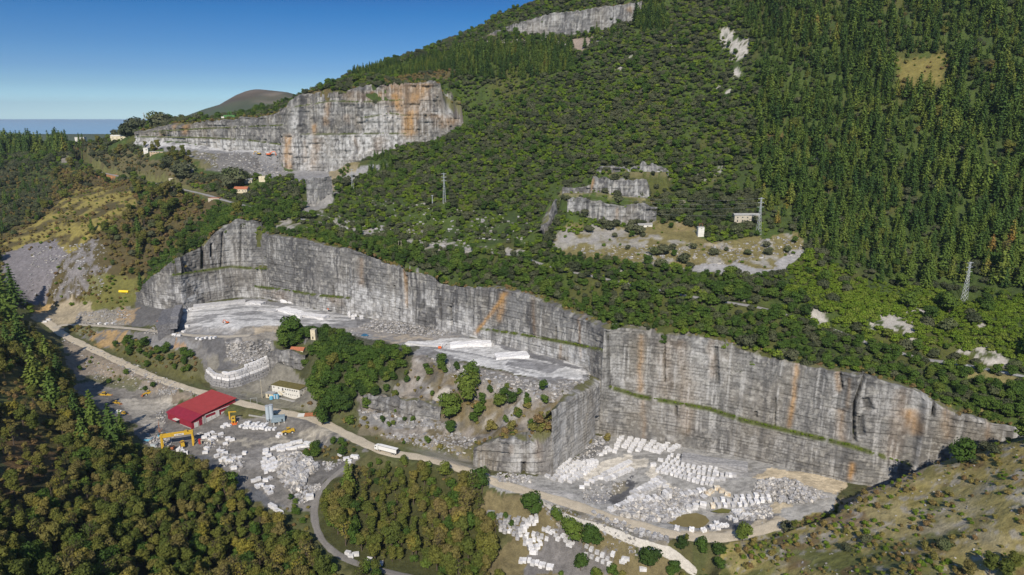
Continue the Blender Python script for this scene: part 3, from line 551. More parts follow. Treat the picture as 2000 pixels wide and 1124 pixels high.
# ================================================================ rock walls
RIM = {}; LEDGE = []
def wall(name, line, tab, res, sb=SB, batter=.04, ledges=(), slots=(), colf=None, relief=.35, block=(3.4, 3.1), lip=6, rag=1.6, zb=-3, wob=1.6, mat=None, vres=None, kind='structure', seed=1):
    D = dens(line, res); D = smooth_line(D, int(2 / res) + 1); Nn = normals(D); ns = len(D); s = np.r_[0, np.cumsum(np.hypot(*np.diff(D[:, :2], axis=0).T))]
    off = (fbm(s, s * 0, 34, seed, 3) - .5) * wob * 2
    bx, by = D[:, 0] + Nn[:, 0] * off, D[:, 1] + Nn[:, 1] * off
    def solve(tb, back):
        x, y = bx + Nn[:, 0] * back, by + Nn[:, 1] * back; z = D[:, 2] + 20
        for _ in range(5):
            px, _p = proj(x, y, z); z = zat(x, y, prof(tb, px))
        return z, px
    zt, pxt = solve(tab, sb); zt = np.maximum(zt, D[:, 2] + .3) + (fbm(s, s * 0, 5, seed + 5, 3) - .5) * rag * 2
    vres = vres or res; nv = int((zt - D[:, 2] + abs(zb)).max() / vres) + 2
    t = np.linspace(0, 1, nv)[:, None]; Z = (D[:, 2] + zb)[None] * (1 - t) + zt[None] * t; S = np.repeat(s[None], nv, 0)
    hh = Z - D[:, 2][None]; O = batter * np.maximum(hh, 0); tot = batter * np.maximum(zt - D[:, 2], 1)
    led = np.zeros_like(Z)
    for tb, depth in ledges:
        zl, pxl = solve(tb, tot); a, b = tb[0][0], tb[-1][0]; act = sst(a - 4, a + 12, pxl) * sst(b + 4, b - 12, pxl)
        dz = Z - zl[None]; LEDGE.append(np.stack([bx + Nn[:, 0] * (batter * (zl - D[:, 2]) + depth * .5), by + Nn[:, 1] * (batter * (zl - D[:, 2]) + depth * .5), zl + .3, act * (depth > 2)], 1)); st = sst(-.3, .9, dz); O = O + st * depth * act[None]; led = np.maximum(led, (depth > 2) * act[None] * np.exp(-((dz - .4) / .9) ** 2))
    cw, ch = block; row = np.floor(Z / ch); cx_ = S / cw + rnd(row, row * 0, 3) * 3; colm = np.floor(cx_)
    rb = rnd(colm, row, seed + 7); O = O + (rb - .5) * relief * 2 * sst(.0, .6, fbm(S, Z, 25, seed + 9, 2)) + (fbm(S, Z, 7, seed + 13, 4) - .5) * relief * 2.5 + (rnd(row, np.floor(S / 22), seed + 3) - .5) * relief * 2
    topk = sst(7, 0, zt[None] - Z); O = O + topk * (fbm(S, Z * .4, 5, seed + 17, 3) - .5) * rag * 2.2
    PXm, PYm = proj(bx[None] + Nn[:, 0] * O, by[None] + Nn[:, 1] * O, Z)
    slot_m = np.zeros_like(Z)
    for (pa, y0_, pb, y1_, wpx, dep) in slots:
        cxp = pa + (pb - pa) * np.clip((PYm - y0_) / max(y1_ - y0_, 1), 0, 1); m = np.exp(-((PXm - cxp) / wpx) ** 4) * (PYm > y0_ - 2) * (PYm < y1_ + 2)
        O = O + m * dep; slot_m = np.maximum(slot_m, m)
    X = bx[None] + Nn[:, 0] * O; Y = by[None] + Nn[:, 1] * O
    cols = colf(S, Z, PXm, PYm, hh / np.maximum(zt - D[:, 2], 1)[None], zt[None] - Z, seed)
    fr_x = cx_ - colm; fr_y = Z / ch - row
    jw = .34 / ch; jo = np.maximum(sst(jw, .0, fr_y) + sst(1 - jw * .7, 1, fr_y), (sst(.3 / cw, .0, fr_x) + sst(1 - .3 / cw, 1, fr_x)) * .55)
    cols = cols * (1 - .58 * jo * sst(.25, .48, fbm(S, Z, 18, seed + 21, 3)))[..., None]
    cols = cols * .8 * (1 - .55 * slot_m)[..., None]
    lc = np.array((.055, .065, .020)) * (0.6 + .9 * vn(S / 2, Z, 3))[..., None]; cols = cols + (lc - cols) * np.clip(led * 1.3 * sst(.22, .5, fbm(S, S * 0, 7, 8, 3)), 0, 1)[..., None]
    rows = [np.stack([X, Y, Z], -1)]; cc = [cols]
    if lip:
        zbk = hz(X[-1] + Nn[:, 0] * lip * 1.5, Y[-1] + Nn[:, 1] * lip * 1.5); kb = max(3, int(8 / res)); zbk = np.convolve(np.pad(zbk, kb, mode='edge'), np.ones(2 * kb + 1) / (2 * kb + 1), 'valid')
        RIM[name] = np.stack([X[-1] + Nn[:, 0] * lip * .5, Y[-1] + Nn[:, 1] * lip * .5, zt, Nn[:, 0], Nn[:, 1], zbk], 1)
        for q in (.12, .35, .6, .85, 1.1, 1.5):
            lx = X[-1] + Nn[:, 0] * (lip * q); ly = Y[-1] + Nn[:, 1] * (lip * q); zs = np.convolve(np.pad(zt, kb, mode='edge'), np.ones(2 * kb + 1) / (2 * kb + 1), 'valid')
            lz = lerp(lerp(zt, zs, min(1, q * 2)), zbk, q / 1.5) + (.3 if q < 1 else 0) - (.8 if q > 1.2 else 0)
            rows.append(np.stack([lx, ly, lz], -1)[None]); base = cols[-1] * .9
            g_ = np.array((.10, .10, .045)); m_ = sst(.3, .6, fbm(lx, ly, 5, 4, 3))[:, None] * (q > .3); cc.append((base + (g_ - base) * m_)[None])
    V = np.concatenate([r if r.ndim == 3 else r[None] for r in rows], 0); CC = np.concatenate(cc, 0); nr = V.shape[0]
    o = link(name, mesh_np(name, V.reshape(-1, 3), gridf(nr, ns), mat or M_CLIFF, CC.reshape(-1, 3), smooth=False))
    if kind: tag(o, kind=kind)
    return o
def fresh_rock(S, Z, PX, PY_, h, dt, seed, white=None, rust=(), dark=1.0, tint=(.195, .195, .196), warm=0.0):
    g = .86 + .5 * (fbm(S, Z, 20, seed, 4) - .5) * 2
    c = np.array(tint) * g[..., None]
    def MX(c, col, m): return c + (np.array(col) - c) * np.clip(m, 0, 1)[..., None]
    if warm: c = MX(c, (.28, .24, .18), sst(.45, .7, fbm(S, Z * .5, 24, seed + 41, 3)) * warm)
    row = np.floor(Z / 3.1); cb = np.floor(S / 3.4 + rnd(row, row * 0, 3) * 3); rb = rnd(cb, row, seed + 33); c = c * (.84 + .32 * rb)[..., None]
    streak = fbm(S, Z * .06, 2.2, seed + 50, 4); big = fbm(S, Z * .12, 14, seed + 60, 3)
    c = MX(c, (.075, .075, .08), sst(.48, .62, streak) * sst(.36, .56, big) * .85 * dark)
    c = MX(c, (.45, .448, .44), sst(.53, .66, fbm(S, Z * .05, 1.5, seed + 70, 3)) * .7 * sst(.35, .6, fbm(S, Z, 16, seed + 72, 2)))
    c = MX(c, (.10, .10, .105), sst(8, 0, dt + (fbm(S, S * 0, 6, seed + 80, 3) - .5) * 10) * .55 * dark)
    c = MX(c, (.37, .36, .335), sst(.58, .70, fbm(S, Z, 2.4, seed + 88, 3)) * .55); c = MX(c, (.10, .095, .09), sst(.62, .74, fbm(S * 1.3, Z, 3.2, seed + 89, 3)) * .45)
    if white is not None:
        w = white(S, Z, PX, PY_, h); c = MX(c, (.50, .505, .51), w * (.35 + .65 * sst(.25, .75, rb)) * (1 - .6 * sst(.52, .62, streak)))
    for (x0, y0, x1, y1, wd, st) in rust:
        cx = x0 + (x1 - x0) * np.clip((PY_ - y0) / max(1, y1 - y0), 0, 1); m = np.exp(-((PX - cx + (fbm(S, Z, 6, 91, 3) - .5) * wd * 1.2) / wd) ** 2) * sst(y0 - 6, y0 + 4, PY_) * sst(y1 + 8, y1 - 10, PY_)
        c = MX(c, (.42, .24, .085), m * st * .62 * (.5 + .8 * fbm(S, Z * .2, 2.5, 93, 2)))
    return c
def Wc(S, Z, PX, PY_, h, dt, seed):
    def white(S, Z, PX, PY_, h):
        lo = prof([(280, 590), (360, 540), (420, 560), (500, 555), (600, 590), (640, 560), (700, 540), (800, 560), (900, 590), (960, 640), (1050, 660), (1186, 675)], PX)
        return sst(lo - 15, lo + 30, PY_) * sst(.34, .46, fbm(S, Z, 13, 17, 3)) * 1.0 * sst(1186, 1150, PX * 0 + 1100)
    return fresh_rock(S, Z, PX, PY_, h, dt, seed, white, rust=[(990, 572, 930, 652, 5, 1.2), (985, 572, 975, 628, 6, 1.1), (705, 505, 705, 560, 6, .4), (790, 520, 795, 600, 3, .8), (1040, 580, 1045, 660, 4, .3), (1130, 620, 1135, 700, 2.5, .5), (1095, 672, 1095, 700, 3, .5), (540, 570, 560, 590, 20, .25), (650, 580, 660, 595, 12, .3)], warm=.18)
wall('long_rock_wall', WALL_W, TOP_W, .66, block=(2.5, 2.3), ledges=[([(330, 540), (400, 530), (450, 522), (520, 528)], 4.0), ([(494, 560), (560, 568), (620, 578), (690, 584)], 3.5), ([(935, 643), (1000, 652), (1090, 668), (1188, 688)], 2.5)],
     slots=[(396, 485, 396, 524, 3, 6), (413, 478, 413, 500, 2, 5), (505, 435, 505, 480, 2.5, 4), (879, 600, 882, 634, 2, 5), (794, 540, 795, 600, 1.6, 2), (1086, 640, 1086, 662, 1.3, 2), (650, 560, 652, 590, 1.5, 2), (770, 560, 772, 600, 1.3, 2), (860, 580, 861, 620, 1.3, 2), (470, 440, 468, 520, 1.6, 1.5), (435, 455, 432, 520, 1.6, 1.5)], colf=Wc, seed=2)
def Ec(S, Z, PX, PY_, h, dt, seed):
    def white(S, Z, PX, PY_, h): return sst(.50, .62, fbm(S, Z, 22, 19, 3)) * .35
    return fresh_rock(S, Z, PX, PY_, h, dt, seed, white, rust=[(1253, 655, 1250, 770, 6, .8), (1300, 665, 1300, 780, 14, .22), (1330, 665, 1345, 850, 14, .25), (1556, 712, 1542, 838, 5, 1.0), (1634, 725, 1638, 765, 5, .9), (1640, 800, 1645, 870, 9, .45), (1665, 905, 1662, 938, 6, 1.2), (1390, 665, 1392, 740, 7, .35), (1255, 780, 1258, 860, 6, .3), (1778, 800, 1790, 850, 18, .9), (1850, 790, 1850, 860, 12, .35), (1760, 760, 1740, 900, 16, .25), (1930, 820, 1930, 860, 6, .3), (1660, 740, 1655, 800, 4, .3)], tint=(.225, .222, .215), warm=.30, dark=.55)
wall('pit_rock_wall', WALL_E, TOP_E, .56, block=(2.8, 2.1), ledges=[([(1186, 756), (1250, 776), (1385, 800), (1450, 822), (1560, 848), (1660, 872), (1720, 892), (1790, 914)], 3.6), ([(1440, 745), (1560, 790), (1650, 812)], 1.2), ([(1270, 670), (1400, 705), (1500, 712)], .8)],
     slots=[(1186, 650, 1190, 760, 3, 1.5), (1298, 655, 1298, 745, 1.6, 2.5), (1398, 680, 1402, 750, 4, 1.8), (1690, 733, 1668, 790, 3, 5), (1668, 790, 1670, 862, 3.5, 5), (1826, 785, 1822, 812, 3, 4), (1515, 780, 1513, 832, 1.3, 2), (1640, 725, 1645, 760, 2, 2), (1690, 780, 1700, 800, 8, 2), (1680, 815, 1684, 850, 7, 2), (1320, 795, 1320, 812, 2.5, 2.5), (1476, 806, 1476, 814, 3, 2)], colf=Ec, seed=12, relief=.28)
def Pc(S, Z, PX, PY_, h, dt, seed): return fresh_rock(S, Z, PX, PY_, h, dt, seed, lambda S, Z, PX, PY_, h: sst(.38, .55, fbm(S, Z * .2, 5, 23, 3)) * .65 * sst(1.0, .2, h * .5), tint=(.40, .39, .37), warm=.3, dark=.22)
wall('pillar_rock_wall', PILL, TOP_P, .56, block=(2.8, 2.1), sb=5, slots=[(1168, 815, 1168, 850, 4, 4)], colf=Pc, seed=22, lip=6, relief=.25, rag=1)
def Sc(S, Z, PX, PY_, h, dt, seed): return fresh_rock(S, Z, PX, PY_, h, dt, seed, lambda S, Z, PX, PY_, h: sst(.45, .6, fbm(S, Z * .2, 4, 27, 3)) * .6 * sst(960, 1020, PX), rust=[(1050, 870, 1050, 900, 8, .3), (1000, 870, 1000, 890, 5, .3)], tint=(.24, .23, .22), warm=.5)
wall('spur_rock_face', SPUR, TOP_S, .6, sb=5, colf=Sc, seed=32, lip=7, relief=.6, wob=2.5, rag=2.5, slots=[(1022, 905, 1022, 925, 4, 4)])
def Uc(S, Z, PX, PY_, h, dt, seed):
    lowt = np.where(PX < 552, 264 + (PX - 262) * .05, 263)
    def white(S, Z, PX, PY_, h):
        a = sst(lowt - 1, lowt + 4, PY_) * (.85 * sst(560, 545, PX) + .5 * sst(545, 560, PX)); b = sst(205, 225, PY_) * sst(.44, .56, fbm(S, Z, 26, 37, 3)) * .75 * sst(560, 575, PX)
        return np.clip(a + b + sst(224, 232, PY_) * sst(735, 745, PX) * sst(792, 782, PX) * .6, 0, 1)
    return fresh_rock(S, Z, PX, PY_, h, dt, seed, white, rust=[(790, 165, 800, 230, 34, .55), (700, 180, 720, 200, 40, .3), (850, 225, 880, 240, 20, .5), (563, 265, 562, 335, 8, .9), (800, 220, 795, 262, 12, 1.0), (880, 235, 870, 250, 22, .5), (620, 270, 610, 330, 9, .35), (740, 268, 735, 300, 12, .3), (614, 245, 614, 262, 4, 1.2), (640, 200, 636, 245, 5, .7), (770, 185, 780, 215, 7, 1.2), (727, 182, 727, 192, 5, 1.2), (742, 182, 742, 192, 4, 1.0), (830, 165, 810, 200, 14, .9), (800, 215, 800, 270, 9, .8), (365, 245, 362, 262, 6, 1.0), (340, 245, 340, 256, 5, 1.0), (318, 258, 318, 268, 6, .7), (775, 160, 790, 190, 30, .3), (810, 205, 850, 195, 12, .5), (680, 225, 680, 240, 8, .3), (595, 275, 595, 320, 4, .3), (690, 265, 700, 290, 6, .25)], tint=(.185, .183, .18), warm=.4, dark=1.0)
wall('upper_quarry_wall', UPW, TOP_U, 1.1, sb=16, batter=.03, ledges=[([(586, 263), (650, 263), (720, 262), (800, 262)], 9.0), ([(262, 268), (400, 270), (480, 274), (552, 284)], 3.0), ([(560, 212), (640, 198), (700, 200), (790, 196)], 5), ([(700, 232), (760, 222), (800, 228)], 3.5), ([(290, 258), (400, 252), (560, 245)], 2.5)], colf=Uc, seed=42, relief=1.0, block=(3.6, 4.6), rag=4, wob=6, lip=16, slots=[(706, 232, 706, 242, 2, 3)])
def Kc(S, Z, PX, PY_, h, dt, seed): return fresh_rock(S, Z, PX, PY_, h, dt, seed, lambda S, Z, PX, PY_, h: sst(.5, .6, fbm(S, Z * .2, 4, 27, 3)) * .35, rust=[(1205, 408, 1205, 432, 3, .5), (1158, 350, 1156, 372, 3, .9), (1060, 25, 1240, 15, 60, .1), (960, 70, 1000, 78, 26, .6), (1230, 15, 1232, 24, 6, .8), (590, 680, 590, 740, 1, .1)], tint=(.19, .19, .193), warm=.3)
for nm, (bs, tp, sb_) in SMALL.items():
    wall({'A': 'terrace_rock_face', 'B': 'middle_terrace_face', 'C': 'top_terrace_face', 'G': 'gully_rock_face', 'T': 'summit_quarry_wall', 'D': 'dark_slab_face', 'E': 'roadside_rock_face', 'F': 'ruin_rock_face'}[nm], bs, tp, .8 if nm in 'ABCDEFG' else 1.4,
         sb=sb_, colf=Kc, seed=52 + ord(nm), lip=5, relief=.7 if nm in 'ABCEF' else .35, rag=3.2 if nm in 'ABCE' else 2.5, wob=2.5, batter=.06, zb=-3)
# ================================================================ haze bank over the sea, and distant hill
t = NT('sea_haze_blue'); t.b.inputs['Base Color'].default_value = (.17, .31, .45, 1); t.b.inputs['Roughness'].default_value = .9  # blue of the far haze bank put into the base colour
def sheet(name, xs, ys, zf, mat, cols=None):
    XX, YY = np.meshgrid(xs, ys); Z = zf(XX, YY); V = np.stack([XX.ravel(), YY.ravel(), Z.ravel()], 1)
    return tag(link(name, mesh_np(name, V, gridf(len(ys), len(xs)), mat, None if cols is None else cols(XX.ravel(), YY.ravel(), Z.ravel()))), kind='structure')
sheet('sea_haze_bank', np.linspace(-27000, 20000, 20), np.linspace(2500, 26000, 20), lambda x, y: x * 0 + 84, t.m)  # raised flat sheet standing in for the haze bank below the horizon
sk = np.array([(330, 262), (370, 240), (400, 224), (430, 213), (460, 204), (490, 186), (512, 177), (530, 174), (550, 176), (585, 180), (620, 190), (700, 215), (800, 250)])
def fz(x, y):
    px = 1000 + FPX * x / (y * 1.02); top = zat(x * 0, 3600., np.interp(px * y / 3600., sk[:, 0], sk[:, 1])) ; px2 = 1000 + FPX * x / 3600 / 1.02
    top = CAMZ + (-SP + CP * (562 - np.interp(px2, sk[:, 0], sk[:, 1])) / FPX) / (CP + SP * (562 - np.interp(px2, sk[:, 0], sk[:, 1])) / FPX) * 3600
    d = np.abs(y - 3600) / 1500; base = -200
    return np.maximum(base + (top - base) * np.clip(1 - d, 0, 1) ** .8 * (1 + .0 * x) + (fbm(x, y, 300, 9, 4) - .5) * 60 * sst(0, .3, d), -280)
def fc(x, y, z):
    c = np.tile(np.array((.045, .06, .03)), (len(x), 1)); c = mixc(c, (.085, .065, .045), sst(250, 340, z + (fbm(x, y, 200, 8, 4) - .5) * 140)); c = mixc(c, (.14, .115, .09), sst(.6, .68, fbm(x, z * 6, 120, 18, 3)) * sst(200, 300, z) * .7); c = c * (.5 + fbm(x, y, 90, 28, 4))[:, None]; return c
sheet('distant_hill', np.linspace(-2600, 200, 120), np.linspace(2300, 5200, 70), fz, M_GROUND, fc)
# ================================================================ vegetation
RNG = np.random.default_rng(7)
def foliage(name, stops, tr=.18):
    t = NT(name); oi = t.n('ObjectInfo'); g = t.n('NewGeometry')
    n1 = t.n('TexNoise', i_Scale=.02, i_Detail=3.0); t.l(g.outputs['Position'], n1.inputs['Vector'])
    n2 = t.n('TexNoise', i_Scale=.9, i_Detail=2.0); t.l(g.outputs['Position'], n2.inputs['Vector'])
    a = t.n('Math', operation='MULTIPLY', i_1=.72); t.l(oi.outputs['Random'], a.inputs[0])
    b = t.n('Math', operation='MULTIPLY_ADD', i_1=.9); t.l(n1.outputs[0], b.inputs[0]); t.l(a.outputs[0], b.inputs[2])
    c = t.n('Math', operation='SUBTRACT', i_1=.31); t.l(b.outputs[0], c.inputs[0])
    r = t.ramp(stops); t.l(c.outputs[0], r.inputs[0])
    m = t.n('MapRange', i_1=.3, i_2=.7, i_3=.75, i_4=1.7); t.l(n2.outputs[0], m.inputs[0])
    v = t.n('VectorMath', operation='SCALE'); t.l(r.outputs[0], v.inputs[0]); t.l(m.outputs[0], v.inputs['Scale'])
    t.l(v.outputs[0], t.b.inputs['Base Color']); t.b.inputs['Roughness'].default_value = .8; t.b.inputs['Specular IOR Level'].default_value = .12
    tl = t.n('BsdfTranslucent'); t.l(v.outputs[0], tl.inputs['Color']); mx = t.n('MixShader', i_0=tr); t.l(t.b.outputs[0], mx.inputs[1]); t.l(tl.outputs[0], mx.inputs[2])
    t.l(mx.outputs[0], t.t.nodes['Material Output'].inputs['Surface']); return t.m
FM = {'conifer': foliage('conifer_needles', [(0, (.026, .055, .016)), (.42, (.052, .090, .020)), (.72, (.088, .128, .024)), (.94, (.130, .150, .030)), (1, (.23, .135, .04))]),
      'oak': foliage('evergreen_oak_leaves', [(0, (.030, .040, .020)), (.4, (.054, .063, .033)), (.7, (.080, .086, .048)), (1, (.050, .080, .018))]),
      'broad': foliage('green_leaves', [(0, (.024, .045, .012)), (.4, (.042, .078, .014)), (.75, (.066, .104, .018)), (1, (.095, .112, .022))]),
      'scrub': foliage('scrub_leaves', [(0, (.058, .100, .011)), (.5, (.092, .140, .014)), (1, (.120, .150, .026))]),
      'autumn': foliage('autumn_leaves', [(0, (.040, .060, .014)), (.3, (.070, .086, .018)), (.58, (.100, .102, .022)), (.78, (.118, .100, .036)), (.91, (.16, .145, .024)), (1, (.11, .08, .048))]),
      'heath': foliage('heath_leaves', [(0, (.10, .11, .026)), (.4, (.17, .14, .045)), (.7, (.15, .10, .048)), (1, (.10, .12, .028))])}
M_BARK = simple('bark', (.09, .07, .055), rough=.9, scale=3)
def tube(V, F, a, b, r0, r1, n=5):
    a, b = Vector(a), Vector(b); d = (b - a).normalized(); u = d.orthogonal().normalized(); w = d.cross(u); k = len(V)
    for i in range(n): t_ = 2 * math.pi * i / n; V.append(a + (u * math.cos(t_) + w * math.sin(t_)) * r0)
    for i in range(n): t_ = 2 * math.pi * i / n; V.append(b + (u * math.cos(t_) + w * math.sin(t_)) * r1)
    for i in range(n): F.append((k + i, k + (i + 1) % n, k + n + (i + 1) % n, k + n + i))
def leaves(P, Nv, size, rng):
    """one small irregular leaf clump (quad) per point, roughly facing its outward normal"""
    n = len(P); Nv = Nv + rng.normal(0, .40, (n, 3)); Nv /= np.linalg.norm(Nv, axis=1)[:, None] + 1e-6
    R = rng.normal(0, 1, (n, 3)); U = np.cross(Nv, R); U /= np.linalg.norm(U, axis=1)[:, None] + 1e-6; Wv = np.cross(Nv, U)
    s = size * rng.uniform(.6, 1.35, n)[:, None]; q = rng.uniform(.5, 1.1, (n, 4, 1))
    V = np.stack([P + (U * .6 + Wv * .25) * s * q[:, 0], P + (-U * .2 + Wv * .6) * s * q[:, 1], P + (-U * .6 - Wv * .3) * s * q[:, 2], P + (U * .25 - Wv * .6) * s * q[:, 3]], 1).reshape(-1, 3)
    return V, np.arange(n * 4).reshape(-1, 4)
def crown_round(seed, h, w, n, leaf, base=.28, lumps=9, open_=0.0):
    rng = np.random.default_rng(seed); cs = []; 
    for i in range(lumps):
        a = rng.uniform(0, 6.28); r = w * .5 * rng.uniform(.15, .62); zc = h * (base + (1 - base) * rng.uniform(.2, .86)); rad = w * rng.uniform(.20, .34) * min(1, (11 / lumps) ** .5) * (1.15 - .35 * abs(zc / h - .6))
        cs.append((math.cos(a) * r, math.sin(a) * r, zc, rad))
    cs.append((0, 0, h * .72, w * .34)); cs = np.array(cs); P = []; Nn_ = []
    idx = rng.integers(0, len(cs), n * 2); d = rng.normal(0, 1, (n * 2, 3)); d /= np.linalg.norm(d, axis=1)[:, None]; d[:, 2] = np.abs(d[:, 2]) * .9 + d[:, 2] * .1
    rr = cs[idx, 3] * rng.uniform(.82, 1.12, n * 2); P = cs[idx, :3] + d * rr[:, None] * np.array([1, 1, .85])
    keep = np.ones(len(P), bool)
    for c in cs: keep &= ~(np.linalg.norm((P - c[:3]) / np.array([1, 1, .85]), axis=1) < c[3] * .78)
    P, d = P[keep][:n], d[keep][:n]; V, F = leaves(P, d, leaf, rng)
    core = []; cf = []
    for c in cs:                                   # dense twig mass inside each lump
        k = len(core); m = 6
        core += [(c[0], c[1], c[2] + c[3] * .62)] + [(c[0] + c[3] * .72 * math.cos(6.283 * i / m), c[1] + c[3] * .72 * math.sin(6.283 * i / m), c[2] - c[3] * .1) for i in range(m)] + [(c[0], c[1], c[2] - c[3] * .7)]
        for i in range(m): cf.append((k, k + 1 + i, k + 1 + (i + 1) % m, k + 1 + (i + 1) % m)); cf.append((k + 7, k + 1 + (i + 1) % m, k + 1 + i, k + 1 + i))
    return V, F, core, cf, cs
def build_mesh(name, V, F, mat):
    me = bpy.data.meshes.new(name); me.from_pydata([tuple(v) for v in V], [], [tuple(dict.fromkeys(f)) for f in F]); me.materials.append(mat); me.update(); return me
def tree_round(seed, h, w, n, leaf, mat, base=.28, lumps=9, bare=False):
    V, F, cv, cf, cs = crown_round(seed, h, w, n, leaf, base, lumps); V = [tuple(v) for v in V]; F = [tuple(f) for f in F]
    if not bare: k = len(V); V += cv; F += [tuple(i + k for i in f) for f in cf]
    crown = build_mesh('crown', V, F, mat); TV, TF = [], []
    tube(TV, TF, (0, 0, -1), (0, 0, h * .6), h * .022 + .05, h * .012 + .02, 6)
    for c in cs[:6]: tube(TV, TF, (0, 0, h * base * .9), (c[0] * .9, c[1] * .9, c[2]), h * .011 + .02, .03, 4)
    if bare:
        rg = random.Random(seed)
        for c in cs:
            for _ in range(5): tube(TV, TF, tuple(c[:3]), (c[0] + rg.uniform(-1, 1) * c[3], c[1] + rg.uniform(-1, 1) * c[3], c[2] + rg.uniform(.4, 1.2) * c[3]), .07, .03, 3)
    return crown, build_mesh('trunk', TV, TF, M_BARK)
def tree_conifer(seed, h, w, mat, tiers=15, leaf=.9):
    rng = np.random.default_rng(seed); P = []; D = []
    for i in range(tiers):
        f = i / (tiers - 1); z = h * (.14 + .86 * f); R = w * .5 * (1 - f) ** .72 * rng.uniform(.8, 1.12) + .18; nb = max(4, int(9 * (1 - f) + 4)); a0 = rng.uniform(0, 6.28)
        for b in range(nb):
            a = a0 + 6.283 * b / nb + rng.normal(0, .18); rl = R * rng.uniform(.7, 1.15)
            for q in np.linspace(.25, 1, max(2, int(rl / .75) + 1)):
                P.append((math.cos(a) * rl * q, math.sin(a) * rl * q, z - rl * q * .22 + rng.normal(0, .1) + (q > .9) * .1)); D.append((math.cos(a) * .35, math.sin(a) * .35, 1))
    V, F = leaves(np.array(P), np.array(D, float), leaf, rng); V = [tuple(v) for v in V]; F = [tuple(f) for f in F]
    k = len(V); V += [(0, 0, h * 1.0)] + [(w * .26 * math.cos(i * 1.047), w * .26 * math.sin(i * 1.047), h * .16) for i in range(6)]; F += [(k, k + 1 + i, k + 1 + (i + 1) % 6, k + 1 + (i + 1) % 6) for i in range(6)]
    TV, TF = [], []; tube(TV, TF, (0, 0, -1), (0, 0, h * .95), h * .013 + .06, .04, 6)
    return build_mesh('crown', V, F, mat), build_mesh('trunk', TV, TF, M_BARK)
# prototypes: unit heights are real metres, scaled a little per tree
PROTO = {}
def protos(kind, lst): PROTO[kind] = lst
protos('conifer', [tree_conifer(i + 1, 20, 8.2 + .8 * (i % 3), FM['conifer'], 15 + i % 3, 1.35) for i in range(4)])
protos('oak', [tree_round(20 + i, 4.8, 7.8, 460, .72, FM['oak'], .1, 8) for i in range(4)])
protos('broad', [tree_round(30 + i, 8.5, 7.4, 680, .66, FM['broad'], .14, 14) for i in range(4)])
protos('autumn', [tree_round(40 + i, 13, 7.6, 1150, .62, FM['autumn'], .18, 20) for i in range(4)] + [tree_round(46, 14, 6, 300, .6, FM['autumn'], .3, 11, bare=True)])
protos('scrub', [tree_round(50 + i, 2.0, 3.4, 190, .45, FM['scrub'], .05, 6) for i in range(3)])
protos('heath', [tree_round(56 + i, 3.2, 3.8, 260, .5, FM['heath'], .08, 7) for i in range(3)])
# zones on the plan raster; later lines win
ZN = {}; ZI = np.zeros(H.shape, np.int16)
def zone(name, pts, kinds, sp, size=(.8, 1.25), keep=1.0, thr=0.0, nsc=14, phrase='', tall=0):
    k = ZN.setdefault(name, (len(ZN) + 1, kinds, sp, size, keep, thr, nsc, phrase))[0]
    if pts is None: return k
    if isinstance(pts, str): return k
    ZI[pip(GX, GY, ppoly(pts))] = k
ZI[maskM > .5] = zone('mountain', None, {'oak': .40, 'broad': .12, 'scrub': .48}, 4.1, (.36, 1.2), .97, .16, 16, 'on the steep mountain slope')
frame = [(-30, 250), (2040, -100), (2040, 1200), (-30, 1200)]
zone('flank', [(-100, 320), (130, 330), (300, 370), (430, 395), (480, 425), (400, 470), (335, 520), (300, 575), (230, 545), (190, 520), (160, 450), (60, 540), (-100, 560)], {'heath': .78, 'autumn': .12, 'oak': .06, 'broad': .04}, 5.2, (.6, 1.3), .9, .30, 18, 'on the brown slope left of the long quarry wall')
zone('flank_grass', [(150, 370), (250, 365), (270, 400), (200, 450), (110, 520), (60, 530), (0, 480), (80, 430)], {'heath': .7, 'scrub': .3}, 6, (.5, 1.1), .6, .40, 14, 'on the dry grassy slope at the left')
zone('dark_slope', [(-100, 315), (110, 330), (95, 390), (50, 440), (-100, 500)], {'oak': .55, 'heath': .41, 'conifer': .04}, 5, (.5, 1.0), .95, 0, 14, 'on the shaded slope at the far left')
zone('flank_green', [(430, 400), (600, 405), (610, 430), (520, 440), (470, 425), (400, 470), (345, 505), (290, 570), (280, 540), (340, 470)], {'broad': .75, 'oak': .25}, 5.6, (.6, 1.05), .97, .15, 14, 'above the left end of the long quarry wall')
zone('belt', [(520, 440), (700, 470), (870, 490), (1010, 508), (1090, 535), (1250, 565), (1480, 610), (1700, 680), (1900, 722), (2200, 790), (2200, 900), (1850, 800), (1690, 728), (1560, 705), (1400, 660), (1190, 640), (1050, 580), (870, 550), (760, 512), (640, 480), (510, 450)], {'broad': .6, 'oak': .4}, 5.2, (.5, 1.0), .97, .12, 16, 'in the green belt between the mountain road and the quarry rim')
zone('belt_up', [(1020, 490), (1090, 520), (1250, 555), (1480, 595), (1590, 600), (1400, 545), (1250, 525), (1100, 500)], {'broad': .7, 'oak': .3}, 6, (.6, .95), .95, .25, 16, 'above the mountain road')
zone('right_scrub', [(1560, 500), (1700, 545), (1900, 585), (2150, 600), (2150, 740), (1900, 700), (1700, 650), (1590, 600), (1520, 560)], {'scrub': .975, 'broad': .01, 'oak': .015}, 3.4, (.7, 1.6), .95, .2, 20, 'on the bright green slope below the conifers')
zone('mid_scrub', [(600, 400), (640, 370), (900, 400), (1060, 420), (1060, 470), (1000, 490), (860, 475), (700, 450), (620, 425)], {'oak': .28, 'scrub': .62, 'broad': .10}, 4.8, (.5, 1.1), .85, .36, 14, 'on the slope below the pylons')
